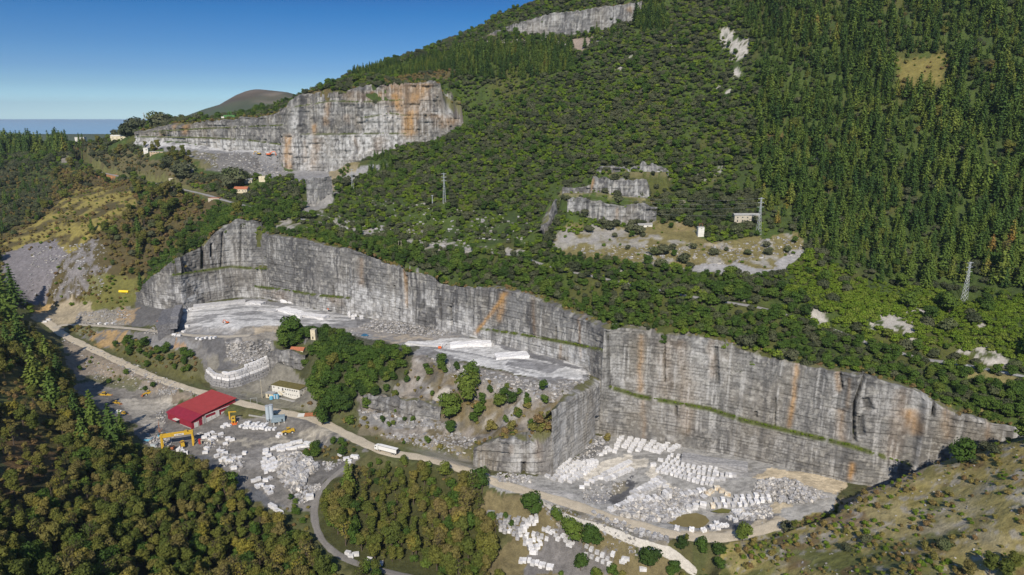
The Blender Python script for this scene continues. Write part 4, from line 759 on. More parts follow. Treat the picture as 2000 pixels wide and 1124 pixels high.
zone('conifers', [(1440, -200), (1420, 0), (1490, 130), (1470, 300), (1500, 400), (1600, 470), (1700, 545), (1850, 565), (2150, 590), (2400, 560), (2400, -200)], {'conifer': .76, 'oak': .12, 'broad': .07, 'autumn': .05}, 6.8, (.5, 1.2), .97, .14, 22, 'in the conifer plantation on the right slope')
zone('clearing', [(1740, 120), (1850, 105), (1850, 180), (1760, 180)], {'scrub': .5, 'heath': .5}, 5.5, (.6, 1.4), .55, .3, 10, 'in the tan clearing of the conifer plantation')
zone('conifer_edge', [(1440, 300), (1500, 400), (1600, 470), (1700, 535), (1850, 560), (1850, 572), (1680, 548), (1570, 490), (1450, 420)], {'conifer': .35, 'oak': .65}, 6.5, (.5, .95), .95, .1, 14, 'at the lower edge of the conifer plantation')
zone('conifer_band', [(870, 105), (960, 95), (1115, 88), (1120, 145), (1000, 158), (880, 155)], {'conifer': 1}, 6.5, (.7, .95), 1, 0, 14, 'in the dark conifer band below the summit quarry')
zone('conifer_band2', [(700, 140), (880, 105), (880, 150), (760, 152), (690, 152)], {'conifer': 1}, 6.0, (.45, .65), 1, 0, 14, 'in the dark conifer band along the ridge')
zone('conifer_top', [(1235, 20), (1290, 0), (1310, 60), (1240, 70)], {'conifer': 1}, 7, (.8, 1.1), 1, 0, 14, 'beside the summit quarry')
zone('conifer_small', [(695, 318), (765, 305), (770, 340), (700, 345)], {'conifer': 1}, 6, (.5, .7), 1, 0, 14, 'in front of the upper quarry')
zone('skyline', [(-100, 285), (60, 290), (150, 288), (230, 285), (230, 300), (60, 305), (-100, 305)], {'conifer': .8, 'heath': .2}, 9, (1.1, 1.6), .9, 0, 14, 'on the skyline at the far left')
zone('left_hill', [(130, 290), (260, 276), (370, 300), (420, 345), (340, 360), (180, 330), (130, 310)], {'oak': .5, 'heath': .35, 'autumn': .15}, 6, (.7, 1.2), .93, .1, 14, 'below the white buildings at the upper left')
zone('none1', [(262, 268), (400, 284), (540, 298), (700, 310), (770, 318), (740, 335), (690, 345), (680, 320), (650, 365), (560, 350), (500, 345), (440, 345), (380, 340), (370, 300), (262, 285)], {}, 9)
zone('none2', [(600, 345), (655, 345), (655, 400), (600, 420), (590, 395)], {}, 9)
zone('terrace', terr, {'scrub': .6, 'oak': .3, 'broad': .1}, 9, (.5, .9), .4, .42, 10, 'on the grassy terrace above the mountain road')
zone('steps', [(1075, 360), (1300, 330), (1320, 350), (1290, 445), (1100, 450), (1050, 475), (1060, 440)], {'scrub': .6, 'oak': .4}, 5, (.5, 1.1), .75, .34, 10, 'on the steps of the old terraced quarry')
zone('terrace_green', [(1085, 455), (1100, 425), (1150, 432), (1180, 445), (1120, 460)], {'scrub': 1}, 4, (.7, 1.3), .9, 0, 10, 'below the old terraced quarry')
zone('tower_wood', [(1280, 400), (1330, 375), (1480, 380), (1490, 440), (1400, 455), (1370, 440), (1340, 425), (1290, 440)], {'oak': .9, 'broad': .1}, 5.2, (.7, 1.1), .97, .1, 14, 'around the old buildings on the terrace')
zone('left_hill2', [(125, 300), (190, 324), (330, 354), (470, 382), (480, 352), (400, 345), (300, 330), (200, 305), (150, 292)], {'heath': .6, 'oak': .4}, 5, (.6, 1.2), .93, .12, 12, 'above the mountain road at the upper left')
zone('ridge_brown', [(580, 186), (680, 168), (860, 140), (900, 140), (870, 158), (700, 166), (610, 182)], {'heath': .9, 'oak': .1}, 5.5, (.7, 1.1), .9, .2, 14, 'on the brown ridge above the upper quarry')
zone('summit', [(900, 100), (1000, 60), (1110, 22), (1200, 10), (1250, -10), (1260, 5), (1110, 27), (1010, 52), (930, 90)], {'heath': .5, 'oak': .5}, 7, (.6, 1.0), .6, .35, 14, 'above the summit quarry')
# L side
zone('none3', [(60, 600), (350, 595), (500, 580), (880, 640), (1190, 730), (1186, 850), (1400, 880), (1660, 945), (1640, 985), (1540, 1030), (1300, 1060), (900, 930), (500, 820), (100, 660)], {}, 9)
zone('scree_bush', [(0, 500), (60, 480), (200, 470), (230, 560), (140, 600), (20, 600)], {'heath': .8, 'scrub': .2}, 8, (.5, 1.1), .5, .45, 14, 'on the grey scree at the left')
zone('scree_bush2', [(170, 545), (290, 545), (300, 580), (240, 605), (150, 595)], {'heath': .6, 'scrub': .4}, 5, (.5, 1.0), .7, .3, 14, 'above the left quarry road')
zone('between_roads', [(210, 682), (260, 668), (350, 690), (405, 722), (418, 752), (330, 732), (250, 706)], {'broad': .35, 'heath': .65}, 4.6, (.5, .9), .95, .1, 12, 'between the two quarry roads at the left')
zone('hairpin_bush', [(130, 640), (190, 642), (185, 662), (150, 656)], {'heath': .8, 'scrub': .2}, 4, (.5, .9), .9, .1, 12, 'inside the hairpin bend')
zone('bank_bush', [(150, 690), (250, 725), (330, 765), (260, 765), (190, 752), (150, 735)], {'heath': .4, 'broad': .4, 'scrub': .2}, 6.5, (.4, .8), .7, .42, 12, 'on the stony bank below the haul road')
zone('spur_wood', [(545, 655), (600, 655), (650, 650), (700, 690), (800, 695), (815, 720), (770, 760), (740, 790), (700, 800), (660, 820), (620, 810), (600, 770), (590, 700), (545, 690)], {'broad': .95, 'autumn': .05}, 5.2, (.75, 1.25), .97, .12, 14, 'in the dark green wood on the central spur')
zone('spur_bush', [(800, 700), (960, 740), (1090, 790), (1080, 860), (940, 845), (860, 820), (740, 850), (700, 815), (760, 770)], {'broad': .45, 'heath': .55}, 7, (.4, .85), .85, .30, 12, 'on the rocky face of the central spur')
zone('verge', [(630, 825), (720, 858), (850, 885), (920, 905), (900, 885), (820, 860), (740, 845), (690, 820)], {'heath': .9, 'broad': .1}, 5, (.4, .8), .8, .3, 12, 'on the verge above the haul road')
zone('yard_bush', [(590, 885), (680, 862), (715, 885), (650, 905), (600, 900)], {'broad': .4, 'heath': .6}, 4.6, (.5, .9), .95, .1, 12, 'beside the marble yard')
zone('office_bush', [(475, 775), (520, 775), (640, 800), (610, 805), (540, 798), (490, 790)], {'heath': .7, 'scrub': .3}, 6, (.4, .8), .6, .3, 12, 'by the white office building')
zone('left_wood', [(-100, 620), (60, 640), (110, 700), (150, 780), (200, 850), (290, 895), (400, 935), (490, 985), (560, 1050), (600, 1085), (660, 1130), (660, 1400), (-300, 1400)], {'autumn': .70, 'broad': .30}, 5.5, (.7, 1.12), .97, .08, 20, 'in the olive and brown wood at the lower left')
zone('bracken', [(-40, 790), (60, 800), (140, 880), (120, 960), (40, 1000), (-60, 1000)], {'heath': .75, 'autumn': .25}, 4.6, (.5, 1.0), .85, .2, 20, 'on the bracken slope at the left edge')
zone('bracken2', [(-40, 715), (70, 745), (130, 820), (110, 860), (40, 810), (-40, 800)], {'heath': .85, 'autumn': .15}, 5.5, (.4, 1.0), .7, .25, 20, 'on the grassy spur at the left edge')
zone('mid_wood', [(650, 965), (690, 918), (730, 905), (800, 912), (880, 928), (940, 955), (975, 985), (1000, 1030), (950, 1080), (1000, 1140), (760, 1110), (690, 1085), (640, 1035), (630, 1000)], {'autumn': .72, 'broad': .28}, 5.2, (.6, 1.1), .97, .08, 18, 'in the wood between the haul road and the fork track')
zone('low_wood', [(700, 1118), (1000, 1128), (1000, 1400), (700, 1400)], {'autumn': .7, 'broad': .3}, 6, (.6, 1), .95, 0, 18, 'at the bottom edge')
zone('tongue', [(560, 975), (600, 985), (608, 1030), (620, 1065), (600, 1075), (540, 1030)], {'broad': .5, 'heath': .5}, 4.4, (.5, .85), .95, .1, 12, 'left of the fork track')
zone('roadside', [(940, 985), (1060, 1010), (1140, 1040), (1100, 1060), (1030, 1050), (960, 1030)], {'broad': .6, 'heath': .4}, 7, (.5, .9), .6, .35, 12, 'below the haul road')
zone('low_bush', [(1100, 1090), (1320, 1110), (1420, 1080), (1440, 1300), (1000, 1300)], {'heath': .5, 'broad': .5}, 6, (.4, .9), .7, .35, 12, 'by the lower block store')
zone('mound_foot', [(1290, 1065), (1420, 1066), (1480, 1050), (1500, 1124), (1440, 1200), (1340, 1200), (1300, 1100)], {'broad': .5, 'heath': .5}, 4.8, (.5, .95), .9, .2, 12, 'at the foot of the grassy mound')
zone('mound', mound, {'heath': .5, 'scrub': .5}, 3.3, (.2, .75), .9, .42, 9, 'on the grassy mound at the right')
zone('verge2', [(690, 903), (760, 902), (900, 925), (975, 955), (930, 965), (850, 935), (760, 918), (700, 915)], {'heath': .7, 'broad': .3}, 4.4, (.5, 1.0), .95, .1, 12, 'along the lower edge of the haul road')
# keep clear: roads, working floors
BL = np.zeros(H.shape, bool)
for k_, w_ in (('hill', 3.6), ('low', 4), ('fork', 4), ('up', 5), ('main', 6.5)):
    for p in HR[k_][::2]:
        i, j = int((p[1] - Y0) / DX), int((p[0] - X0) / DX)
        if 6 < i < NY - 6 and 6 < j < NX - 6: s_ = np.s_[i - 5:i + 6, j - 5:j + 6]; BL[s_] |= (np.hypot(GX[s_] - p[0], (GY[s_] - p[1]) * .8) < (8.2 if k_ == 'hill' and p[1] > 730 else w_))
for ln, o_ in ((WALL_W, 9), (WALL_E, 9), (UPW, 17), (RW, 6)):
    d_ = dens(ln, 4)
    for p in d_:
        i, j = int((p[1] - Y0) / DX), int((p[0] - X0) / DX)
        if 10 < i < NY - 10 and 10 < j < NX - 10: s_ = np.s_[i - 6:i + 7, j - 6:j + 7]; BL[s_] |= np.hypot(GX[s_] - p[0], GY[s_] - p[1]) < min(o_, 8.5)
KEEP_CLEAR = []                                   # (px, py, radius px) around buildings and machines, image position -> ground
CLR = [(1457, 436, 9), (1369, 462, 7), (1481, 458, 6), (868, 397, 7), (689, 375, 7), (1883, 588, 8), (1262, 444, 7), (305, 305, 12), (286, 300, 7), (155, 274, 8), (235, 272, 14), (470, 376, 9), (417, 396, 9), (485, 358, 6), (511, 356, 6), (565, 775, 22), (528, 775, 10), (345, 358, 6), (577, 690, 9), (612, 668, 7), (578, 700, 8), (612, 678, 8), (606, 688, 7), (300, 314, 11), (322, 308, 9), (286, 309, 8), (465, 384, 9), (478, 381, 8), (417, 403, 9), (485, 364, 6), (511, 362, 6), (160, 283, 12), (147, 283, 10), (232, 281, 12), (250, 279, 12), (1328, 398, 6), (130, 315, 9), (243, 574, 8), (510, 768, 6)]
ch_ = hit([c[0] for c in CLR], [c[1] for c in CLR])
for h_, c in zip(ch_, CLR): BL |= np.hypot(GX - h_[0], GY - h_[1] - 1) < c[2]
# thinning masks where bare rock shows
def clear(pts): ZI[pip(GX, GY, ppoly(pts))] = 0
for sc_ in ([(1590, 610), (1632, 625), (1622, 642), (1590, 636)], [(1690, 645), (1735, 615), (1790, 640), (1780, 664), (1740, 650)], [(1770, 608), (1825, 610), (1795, 618)], [(1895, 640), (1920, 630), (1932, 646)], [(1850, 690), (1920, 684), (1965, 703), (1960, 720), (1900, 712)],
            [(1400, 60), (1425, 55), (1440, 75), (1465, 85), (1460, 112), (1440, 118)], [(1430, 128), (1446, 130), (1446, 156), (1434, 156)], [(1413, 180), (1430, 170), (1422, 195)], [(1335, 172), (1348, 165), (1342, 184)], [(1396, 172), (1404, 172), (1400, 186)], [(1250, 168), (1260, 172), (1254, 188)],
            [(1300, 90), (1320, 84), (1312, 97)], [(1192, 137), (1215, 134), (1216, 145)], [(1222, 114), (1235, 110), (1228, 121)], [(1350, 520), (1430, 522), (1440, 514), (1475, 528), (1520, 528), (1570, 484), (1580, 492), (1530, 535), (1460, 545), (1350, 535)], 
            [(640, 400), (600, 405), (570, 425), (600, 425), (640, 435)], [(700, 456), (800, 472), (900, 478), (1015, 492), (1015, 498), (860, 486), (700, 460)], [(1200, 525), (1250, 545), (1215, 540)], [(535, 452), (560, 430), (600, 440), (590, 452)], [(1110, 78), (1160, 74), (1140, 105), (1122, 102)]): clear(sc_)
TREES = {k: [] for k in PROTO}                    # kind -> rows (x, y, z, scale, rot, proto index, zone id)
zn_by = {v[0]: (k, v) for k, v in ZN.items()}
for zid, (zname, (_, kinds, sp, size, keep, thr, nsc, phrase)) in zn_by.items():
    if not kinds: continue
    ys, xs = np.nonzero(ZI == zid)
    if not len(ys): continue
    ax0, ax1, ay0, ay1 = gx[xs.min()], gx[xs.max()], gy[ys.min()], gy[ys.max()]
    qx, qy = np.meshgrid(np.arange(ax0, ax1, sp), np.arange(ay0, ay1, sp * .92)); qx = qx + (np.arange(qx.shape[0]) % 2)[:, None] * sp * .5
    qx = (qx + RNG.uniform(-.42, .42, qx.shape) * sp).ravel(); qy = (qy + RNG.uniform(-.42, .42, qy.shape) * sp).ravel()
    ix, iy = np.clip(((qx - X0) / DX + .5).astype(int), 0, NX - 1), np.clip(((qy - Y0) / DX + .5).astype(int), 0, NY - 1)
    ok = (ZI[iy, ix] == zid) & ~BL[iy, ix] & (RNG.uniform(size=len(qx)) < keep) & (fbm(qx, qy, nsc, 201 + zid, 3) > thr)
    qx, qy = qx[ok], qy[ok]; qz = hz(qx, qy); px, py = proj(qx, qy, qz)
    ok = (px > -130) & (px < 2130) & (py > -60) & (py < 1290) & (qy > 150); qx, qy, qz = qx[ok], qy[ok], qz[ok]
    ks = list(kinds); pr = np.array([kinds[k] for k in ks], float); pr /= pr.sum(); pick = RNG.choice(len(ks), len(qx), p=pr)
    for i, k in enumerate(ks):
        m = pick == i; n = int(m.sum()); kf = 1.55 if (k == 'scrub' and zname in ('mountain', 'belt', 'mid_scrub')) else 1.0
        TREES[k].append(np.stack([qx[m], qy[m], qz[m] - .15, RNG.uniform(size[0] ** .5, size[1] ** .5, n) ** 2 * kf * (1 + 1.1 * (fbm(qx[m], qy[m], 24, 5, 3) - .5)), RNG.uniform(0, 6.28, n), RNG.integers(0, len(PROTO[k]), n), np.full(n, zid)], 1))
def extra(kind, lst):                             # single trees one can point at: image foot point, height in px
    h_ = hit([p[0] for p in lst], [p[1] for p in lst]); hh = {'conifer': 20, 'oak': 5.2, 'broad': 8.5, 'autumn': 13, 'heath': 3.2, 'scrub': 2}[kind]; rows = []
    for p, g in zip(lst, h_):
        d = CP * g[1] - SP * (g[2] - CAMZ); rows.append((g[0], g[1], g[2] - .2, p[2] * d / FPX / .95 / hh * (1.15 if kind == 'conifer' and p[2] > 40 else 1.05), RNG.uniform(0, 6.28), RNG.integers(0, len(PROTO[kind])), 900))
    TREES[kind].append(np.array(rows))
extra('conifer', [(15, 640, 95), (45, 700, 80), (95, 720, 55), (70, 760, 70), (105, 800, 70), (150, 830, 60), (185, 850, 75), (222, 880, 80), (165, 880, 60), (20, 700, 60), (240, 860, 50), (120, 760, 60), (682, 965, 60), (640, 990, 35), (272, 500, 30), (270, 455, 30), (180, 455, 28),
                  (275, 560, 26), (1165, 72, 24), (1195, 78, 18), (1213, 76, 20), (1142, 95, 22), (300, 240, 12), (0, 620, 90), (30, 600, 70), (292, 405, 22), (1115, 95, 28)])
extra('broad', [(575, 668, 46), (640, 668, 18), (560, 672, 34), (588, 668, 26), (880, 820, 48), (935, 818, 30), (915, 790, 55), (920, 742, 30), (862, 720, 26), (984, 780, 22), (1000, 790, 24), (978, 800, 28), (1875, 905, 50), (2005, 865, 44), (1985, 845, 34), (1965, 835, 26), (1040, 1010, 44), (1030, 1000, 30), (1118, 1062, 48), (1150, 1070, 38),
                (1270, 1110, 42), (935, 962, 38), (1450, 1060, 34), (1330, 1085, 26), (1370, 1092, 30), (1405, 1090, 28), (1165, 1075, 26), (1180, 812, 18), (1186, 800, 22), (1060, 765, 22), (880, 850, 24), (790, 915, 20), (870, 940, 30), (830, 935, 26), (645, 816, 40), (625, 790, 30), (630, 832, 34)])
extra('autumn', [(1550, 1035, 20), (1340, 1062, 18), (105, 1075, 60), (765, 1080, 60), (250, 900, 40), (1930, 1130, 50), (1980, 1120, 40), (1890, 1135, 40), (1960, 1140, 50)])
extra('heath', [(1060, 852, 20), (1068, 847, 18), (1052, 860, 16), (1074, 842, 16), (1040, 848, 14), (1080, 815, 12), (1000, 840, 16), (960, 845, 18), (985, 850, 12), (1030, 800, 12), (1010, 815, 14), (930, 800, 16), (1160, 775, 14), (1140, 790, 10), (1186, 862, 12), (1150, 868, 10)])
extra('oak', [(1900, 905, 12), (1940, 890, 16), (1920, 880, 14), (1535, 1040, 18), (1650, 1080, 14), (1840, 1075, 18), (1690, 1065, 14), (1150, 455, 12), (1250, 460, 16), (1232, 455, 16), (1190, 450, 14), (1395, 500, 12), (1295, 500, 18), (1313, 488, 10), (1500, 500, 12), (1460, 500, 10), (1335, 515, 16), (1280, 500, 14), (245, 250, 16), (262, 252, 20), (280, 250, 14), (315, 248, 22), (330, 272, 16), (335, 330, 20), (352, 350, 26), (455, 372, 24), (465, 365, 30), (1878, 904, 10)])
sk_ = [PY(*p) for p in ((243, 264, 1062), (252, 265, 1058), (262, 264, 1060), (272, 262, 1062), (281, 262, 1060), (290, 259, 1058), (313, 250, 1052), (358, 241, 1045), (226, 268, 1070))]; sh_ = (14, 20, 26, 20, 24, 16, 24, 8, 14)
TREES['oak'].append(np.array([(p[0], p[1], p[2] - 2.5, h_ * p[1] / FPX / 4.8 * 1.1, i * 1.3, i % 4, 900) for i, (p, h_) in enumerate(zip(sk_, sh_))]))
# trees and bushes growing right on the quarry rims and ledges
for nm_, kd, st_, sc_, zi_ in (('long_rock_wall', 'broad', 4.0, (.45, .85), 'belt'), ('pit_rock_wall', 'broad', 4.0, (.45, .85), 'belt'), ('upper_quarry_wall', 'heath', 3.5, (.7, 1.3), 'ridge_brown'), ('long_rock_wall', 'heath', 3.0, (.5, 1.0), 'belt'), ('pit_rock_wall', 'heath', 3.0, (.4, .9), 'belt'), ('spur_rock_face', 'heath', 3.0, (.4, .9), 'spur_bush'), ('terrace_rock_face', 'oak', 4.0, (.3, .6), 'steps'), ('middle_terrace_face', 'oak', 4.0, (.3, .6), 'steps'), ('top_terrace_face', 'oak', 4.0, (.3, .6), 'steps')):
    Rm = RIM[nm_]; cum = np.r_[0, np.cumsum(np.hypot(*np.diff(Rm[:, :2], axis=0).T))]; idx = np.searchsorted(cum, np.arange(1, cum[-1], st_)); idx = idx[idx < len(Rm)]; u = RNG.uniform(-.1, 1.0, len(idx)) * 7 + (2 if kd == 'broad' else 0); P_ = Rm[idx]; k_ = len(idx)
    q_ = np.stack([P_[:, 0] + P_[:, 3] * u, P_[:, 1] + P_[:, 4] * u, lerp(P_[:, 2], P_[:, 5], np.clip(u / 9, 0, 1)) - .6, RNG.uniform(*sc_, k_), RNG.uniform(0, 6.28, k_), RNG.integers(0, len(PROTO[kd]), k_), np.full(k_, ZN[zi_][0])], 1)
    qx_, qy_ = proj(q_[:, 0], q_[:, 1], q_[:, 2]); q_ = q_[(qx_ > -60) & (qx_ < 2080) & (RNG.uniform(size=k_) < .88)]; TREES[kd].append(q_)
ZN['ledge'] = (950, {}, 0, 0, 0, 0, 0, 'growing on a ledge of the quarry wall')
for Lg in LEDGE:
    k_ = np.nonzero(Lg[:, 3] > .5)[0][::3]; k_ = k_[RNG.uniform(size=len(k_)) < .7]
    if len(k_): P_ = Lg[k_]; n = len(k_); kd = 'scrub'; TREES[kd].append(np.stack([P_[:, 0] + RNG.uniform(-.6, .6, n), P_[:, 1] + RNG.uniform(-.3, .3, n), P_[:, 2] - .2, RNG.uniform(.22, .62, n), RNG.uniform(0, 6.28, n), RNG.integers(0, 3, n), np.full(n, 950)], 1))
bpy.context.view_layer.update()
INFO = {'conifer': ('conifer', 'conifer_tree', 'conifer tree', 'dark green conifer'), 'oak': ('evergreen oak', 'evergreen_oak', 'oak tree', 'rounded grey-green evergreen oak'), 'broad': ('broadleaf', 'broadleaf_tree', 'tree', 'leafy green broadleaf tree'),
        'autumn': ('autumn tree', 'autumn_tree', 'tree', 'olive to brown autumn tree'), 'scrub': ('shrub', 'green_shrub', 'shrub', 'low bright green shrub'), 'heath': ('bush', 'heath_bush', 'bush', 'brownish green bush')}
PHR = {z: v[7] for z, v in ((v[0], v) for v in ZN.values())}; PHR[900] = ''
def scatter(name, kind, rows, label, cat):
    pm = bpy.data.meshes.new(name); pm.from_pydata([tuple(r[:3]) for r in rows], [], []); o = link(name, pm)
    for an, col_ in (('sc', 3), ('rz', 4)):
        a = pm.attributes.new(an, 'FLOAT', 'POINT'); a.data.foreach_set('value', rows[:, col_].astype(np.float32))
    a = pm.attributes.new('pi', 'INT', 'POINT'); a.data.foreach_set('value', rows[:, 5].astype(np.int32))
    cl = bpy.data.collections.new(name + '_kinds')
    for i, (cr, tr_) in enumerate(PROTO[kind]):
        j = bpy.data.objects.new('kind%d' % i, merged(cr, tr_)); cl.objects.link(j)
    ng = bpy.data.node_groups.new(name, 'GeometryNodeTree'); ng.interface.new_socket('Geometry', in_out='INPUT', socket_type='NodeSocketGeometry'); ng.interface.new_socket('Geometry', in_out='OUTPUT', socket_type='NodeSocketGeometry')
    N_ = ng.nodes.new; gi, go = N_('NodeGroupInput'), N_('NodeGroupOutput'); ip = N_('GeometryNodeInstanceOnPoints'); ci = N_('GeometryNodeCollectionInfo'); ci.inputs['Collection'].default_value = cl; ci.inputs['Separate Children'].default_value = True
    ip.inputs['Pick Instance'].default_value = True
    def at(n_, ty):
        q = N_('GeometryNodeInputNamedAttribute'); q.data_type = ty; q.inputs['Name'].default_value = n_; return q
    s_, r_, p_ = at('sc', 'FLOAT'), at('rz', 'FLOAT'), at('pi', 'INT'); cx = N_('ShaderNodeCombineXYZ'); Lk = ng.links.new
    outp = lambda n_: next(q for q in n_.outputs if q.enabled and q.name == 'Attribute')
    Lk(outp(r_), cx.inputs[2]); Lk(gi.outputs[0], ip.inputs['Points']); Lk(ci.outputs[0], ip.inputs['Instance']); Lk(outp(p_), ip.inputs['Instance Index']); Lk(cx.outputs[0], ip.inputs['Rotation']); Lk(outp(s_), ip.inputs['Scale']); Lk(ip.outputs[0], go.inputs[0])
    md = o.modifiers.new('trees', 'NODES'); md.node_group = ng
    return tag(o, label, cat, kind='stuff')
_mg = {}
def merged(cr, tr_):
    if (cr.name, tr_.name) not in _mg:
        b = bmesh.new(); b.from_mesh(cr); n0 = len(b.faces); b.from_mesh(tr_); b.faces.ensure_lookup_table()
        for f in b.faces[n0:]: f.material_index = 1
        m = bpy.data.meshes.new('tree_kind'); b.to_mesh(m); b.free(); m.materials.append(cr.materials[0]); m.materials.append(tr_.materials[0]); _mg[(cr.name, tr_.name)] = m
    return _mg[(cr.name, tr_.name)]
NIND = {'conifer': 300, 'oak': 300, 'broad': 300, 'autumn': 300, 'scrub': 120, 'heath': 300}
STUFFL = {'conifer': ('conifer_forest', 'dense dark conifer plantation covering the right mountain slope and ridge bands'), 'oak': ('oak_scrub_forest', 'continuous grey-green oak scrub covering the middle of the mountain'), 'broad': ('broadleaf_wood', 'mass of green broadleaf trees along the quarry rim'),
          'autumn': ('autumn_wood', 'mass of olive and brown autumn trees filling the lower left valley'), 'scrub': ('green_scrub', 'low bright green scrub carpeting the right slope'), 'heath': ('heath_scrub', 'brownish heath bushes spread over slopes and banks')}
for kind, chunks in TREES.items():
    R = np.concatenate(chunks); d = CP * R[:, 1] - SP * (R[:, 2] - CAMZ); px, py = proj(R[:, 0], R[:, 1], R[:, 2] + 3)
    appar = R[:, 3] / d * ((px > -5) & (px < 2005) & (py > -5) & (py < 1150)) + (R[:, 6] == 900) * 1.0; o_ = np.argsort(-appar); ind, rest = R[o_[:NIND[kind]]], R[o_[NIND[kind]:]]
    nm, on, cat, lb = INFO[kind]
    for r in ind:
        cr, tr_ = PROTO[kind][int(r[5])]; t = link(on, tr_); t.location = tuple(r[:3]); t.rotation_euler = (0, 0, r[4]); t.scale = (r[3],) * 3
        c = link('crown', cr, t); ph = PHR[int(r[6])]
        if not ph:
            qx_, qy_ = proj(r[0], r[1], r[2]); col_ = ('far left', 'left', 'centre left', 'centre right', 'right', 'far right')[min(5, max(0, int(qx_ / 334)))]; row_ = ('top', 'upper', 'middle', 'lower', 'bottom')[min(4, max(0, int(qy_ / 225)))]
            ph = 'standing apart in the %s %s of the view' % (row_, col_)
        tag(t, lb + ' ' + ph, cat, nm + 's ' + ph)
    if len(rest): scatter(STUFFL[kind][0], kind, rest, STUFFL[kind][1], 'forest' if kind in ('conifer', 'oak', 'broad', 'autumn') else 'scrub')
# ================================================================ things: helpers
class MB:
    def __init__(s): s.v = []; s.f = []
    def box(s, c, d, rz=0, ry=0, rx=0, taper=1.0):
        R = Matrix.Rotation(rz, 3, 'Z') @ Matrix.Rotation(ry, 3, 'Y') @ Matrix.Rotation(rx, 3, 'X'); k = len(s.v)
        for z in (-.5, .5):
            t_ = taper if z > 0 else 1
            for x, y in ((-.5, -.5), (.5, -.5), (.5, .5), (-.5, .5)): s.v.append(Vector(c) + R @ Vector((x * d[0] * t_, y * d[1] * t_, z * d[2])))
        s.f += [(k, k + 3, k + 2, k + 1), (k + 4, k + 5, k + 6, k + 7)] + [(k + i, k + (i + 1) % 4, k + 4 + (i + 1) % 4, k + 4 + i) for i in range(4)]; return s
    def cyl(s, a, b, r0, r1=None, n=12, cap=True):
        r1 = r0 if r1 is None else r1; k = len(s.v); V, F = [], []; tube(V, F, a, b, r0, r1, n); s.v += V; s.f += [tuple(i + k for i in f) for f in F]
        if cap: s.f += [tuple(k + i for i in range(n))[::-1], tuple(k + n + i for i in range(n))]
        return s
    def prism(s, pts, y0, y1):                    # (x, z) outline swept along y
        n = len(pts); k = len(s.v); s.v += [Vector((x, y0, z)) for x, z in pts] + [Vector((x, y1, z)) for x, z in pts]
        s.f += [tuple(k + i for i in range(n)), tuple(k + n + i for i in range(n))[::-1]] + [(k + i, k + n + i, k + n + (i + 1) % n, k + (i + 1) % n) for i in range(n)]; return s
    def poly(s, pts):
        k = len(s.v); s.v += [Vector(p) for p in pts]; s.f.append(tuple(range(k, k + len(pts)))); return s
    def build(s, name, mat, parent=None, bevel=0, smooth=False):
        me = bpy.data.meshes.new(name); me.from_pydata([tuple(v) for v in s.v], [], s.f); me.materials.append(mat); b = bmesh.new(); b.from_mesh(me); bmesh.ops.recalc_face_normals(b, faces=b.faces)
        if bevel: bmesh.ops.bevel(b, geom=list(b.edges), offset=bevel, segments=1, affect='EDGES')
        b.to_mesh(me); b.free()
        if smooth: me.polygons.foreach_set('use_smooth', [True] * len(me.polygons))
        return link(name, me, parent)
def thing(name, label, cat, loc, rz=0, group=None):
    o = bpy.data.objects.new(name, None); COL.objects.link(o); o.location = loc; o.rotation_euler = (0, 0, rz); o.empty_display_size = .5; return tag(o, label, cat, group)
def copy_thing(o, loc, rz, label, sc=None):
    c = o.copy(); COL.objects.link(c); c.location = loc; c.rotation_euler = (0, 0, rz); c['label'] = label
    if sc: c.scale = (sc,) * 3
    for ch in o.children:
        d = ch.copy(); COL.objects.link(d); d.parent = c
        for g_ in ch.children: e = g_.copy(); COL.objects.link(e); e.parent = d
    return c
def G(px, py): return tuple(float(v) for v in hit([px], [py])[0])
def frame2(a, b):                                  # two ground points -> origin, yaw
    return a, math.atan2(b[1] - a[1], b[0] - a[0])
MT = {}
def mt(k, *a, **kw):
    if k not in MT: MT[k] = simple(k, *a, **kw)
    return MT[k]
M_RED = mt('red_sheet_roof', (.30, .042, .04), rough=.55, var=.12, scale=.25); M_REDW = mt('red_sheet_wall', (.23, .018, .036), rough=.6, var=.12, scale=.3); M_WHITE = mt('white_render', (.60, .59, .55), rough=.85, var=.10, scale=.6, dirt=(.42, .40, .35))
M_CREAM = mt('cream_render', (.58, .52, .38), rough=.9, var=.12, scale=.5, dirt=(.36, .31, .23)); M_STONE = mt('rubble_stone_wall', (.42, .38, .31), rough=.95, var=.25, scale=1.2); M_MOSS = mt('mossy_roof', (.13, .11, .035), rough=.95, var=.3, scale=.6)
M_TILE = mt('clay_tile', (.36, .13, .07), rough=.85, var=.25, scale=1.2); M_DARK = mt('dark_opening', (.02, .02, .022), rough=.5); M_YEL = mt('yellow_paint', (.50, .32, .03), rough=.5, var=.12, scale=1, dirt=(.35, .22, .05)); M_ORA = mt('orange_paint', (.62, .13, .03), rough=.5, var=.12, scale=1)
M_STEEL = mt('galvanised_steel', (.42, .45, .48), rough=.5, metal=.3, scale=2); M_GREY = mt('grey_concrete', (.30, .30, .29), rough=.95, var=.2, scale=.8); M_TYRE = mt('rubber_tyre', (.03, .03, .03), rough=.9); M_GLASS = mt('dark_glass', (.03, .04, .05), rough=.15, spec=.6)
M_RUST = mt('rusty_sheet', (.34, .13, .06), rough=.9, var=.4, scale=1.5); M_PALE = mt('pale_sheet', (.55, .55, .52), rough=.6, var=.1, scale=1); M_BLUEG = mt('blue_grey_steel', (.20, .26, .30), rough=.6, var=.1); M_SILO = mt('silo_steel', (.36, .42, .47), rough=.5, var=.12, scale=.8); M_TRUCK = mt('white_vehicle_paint', (.68, .68, .66), rough=.4, var=.05)
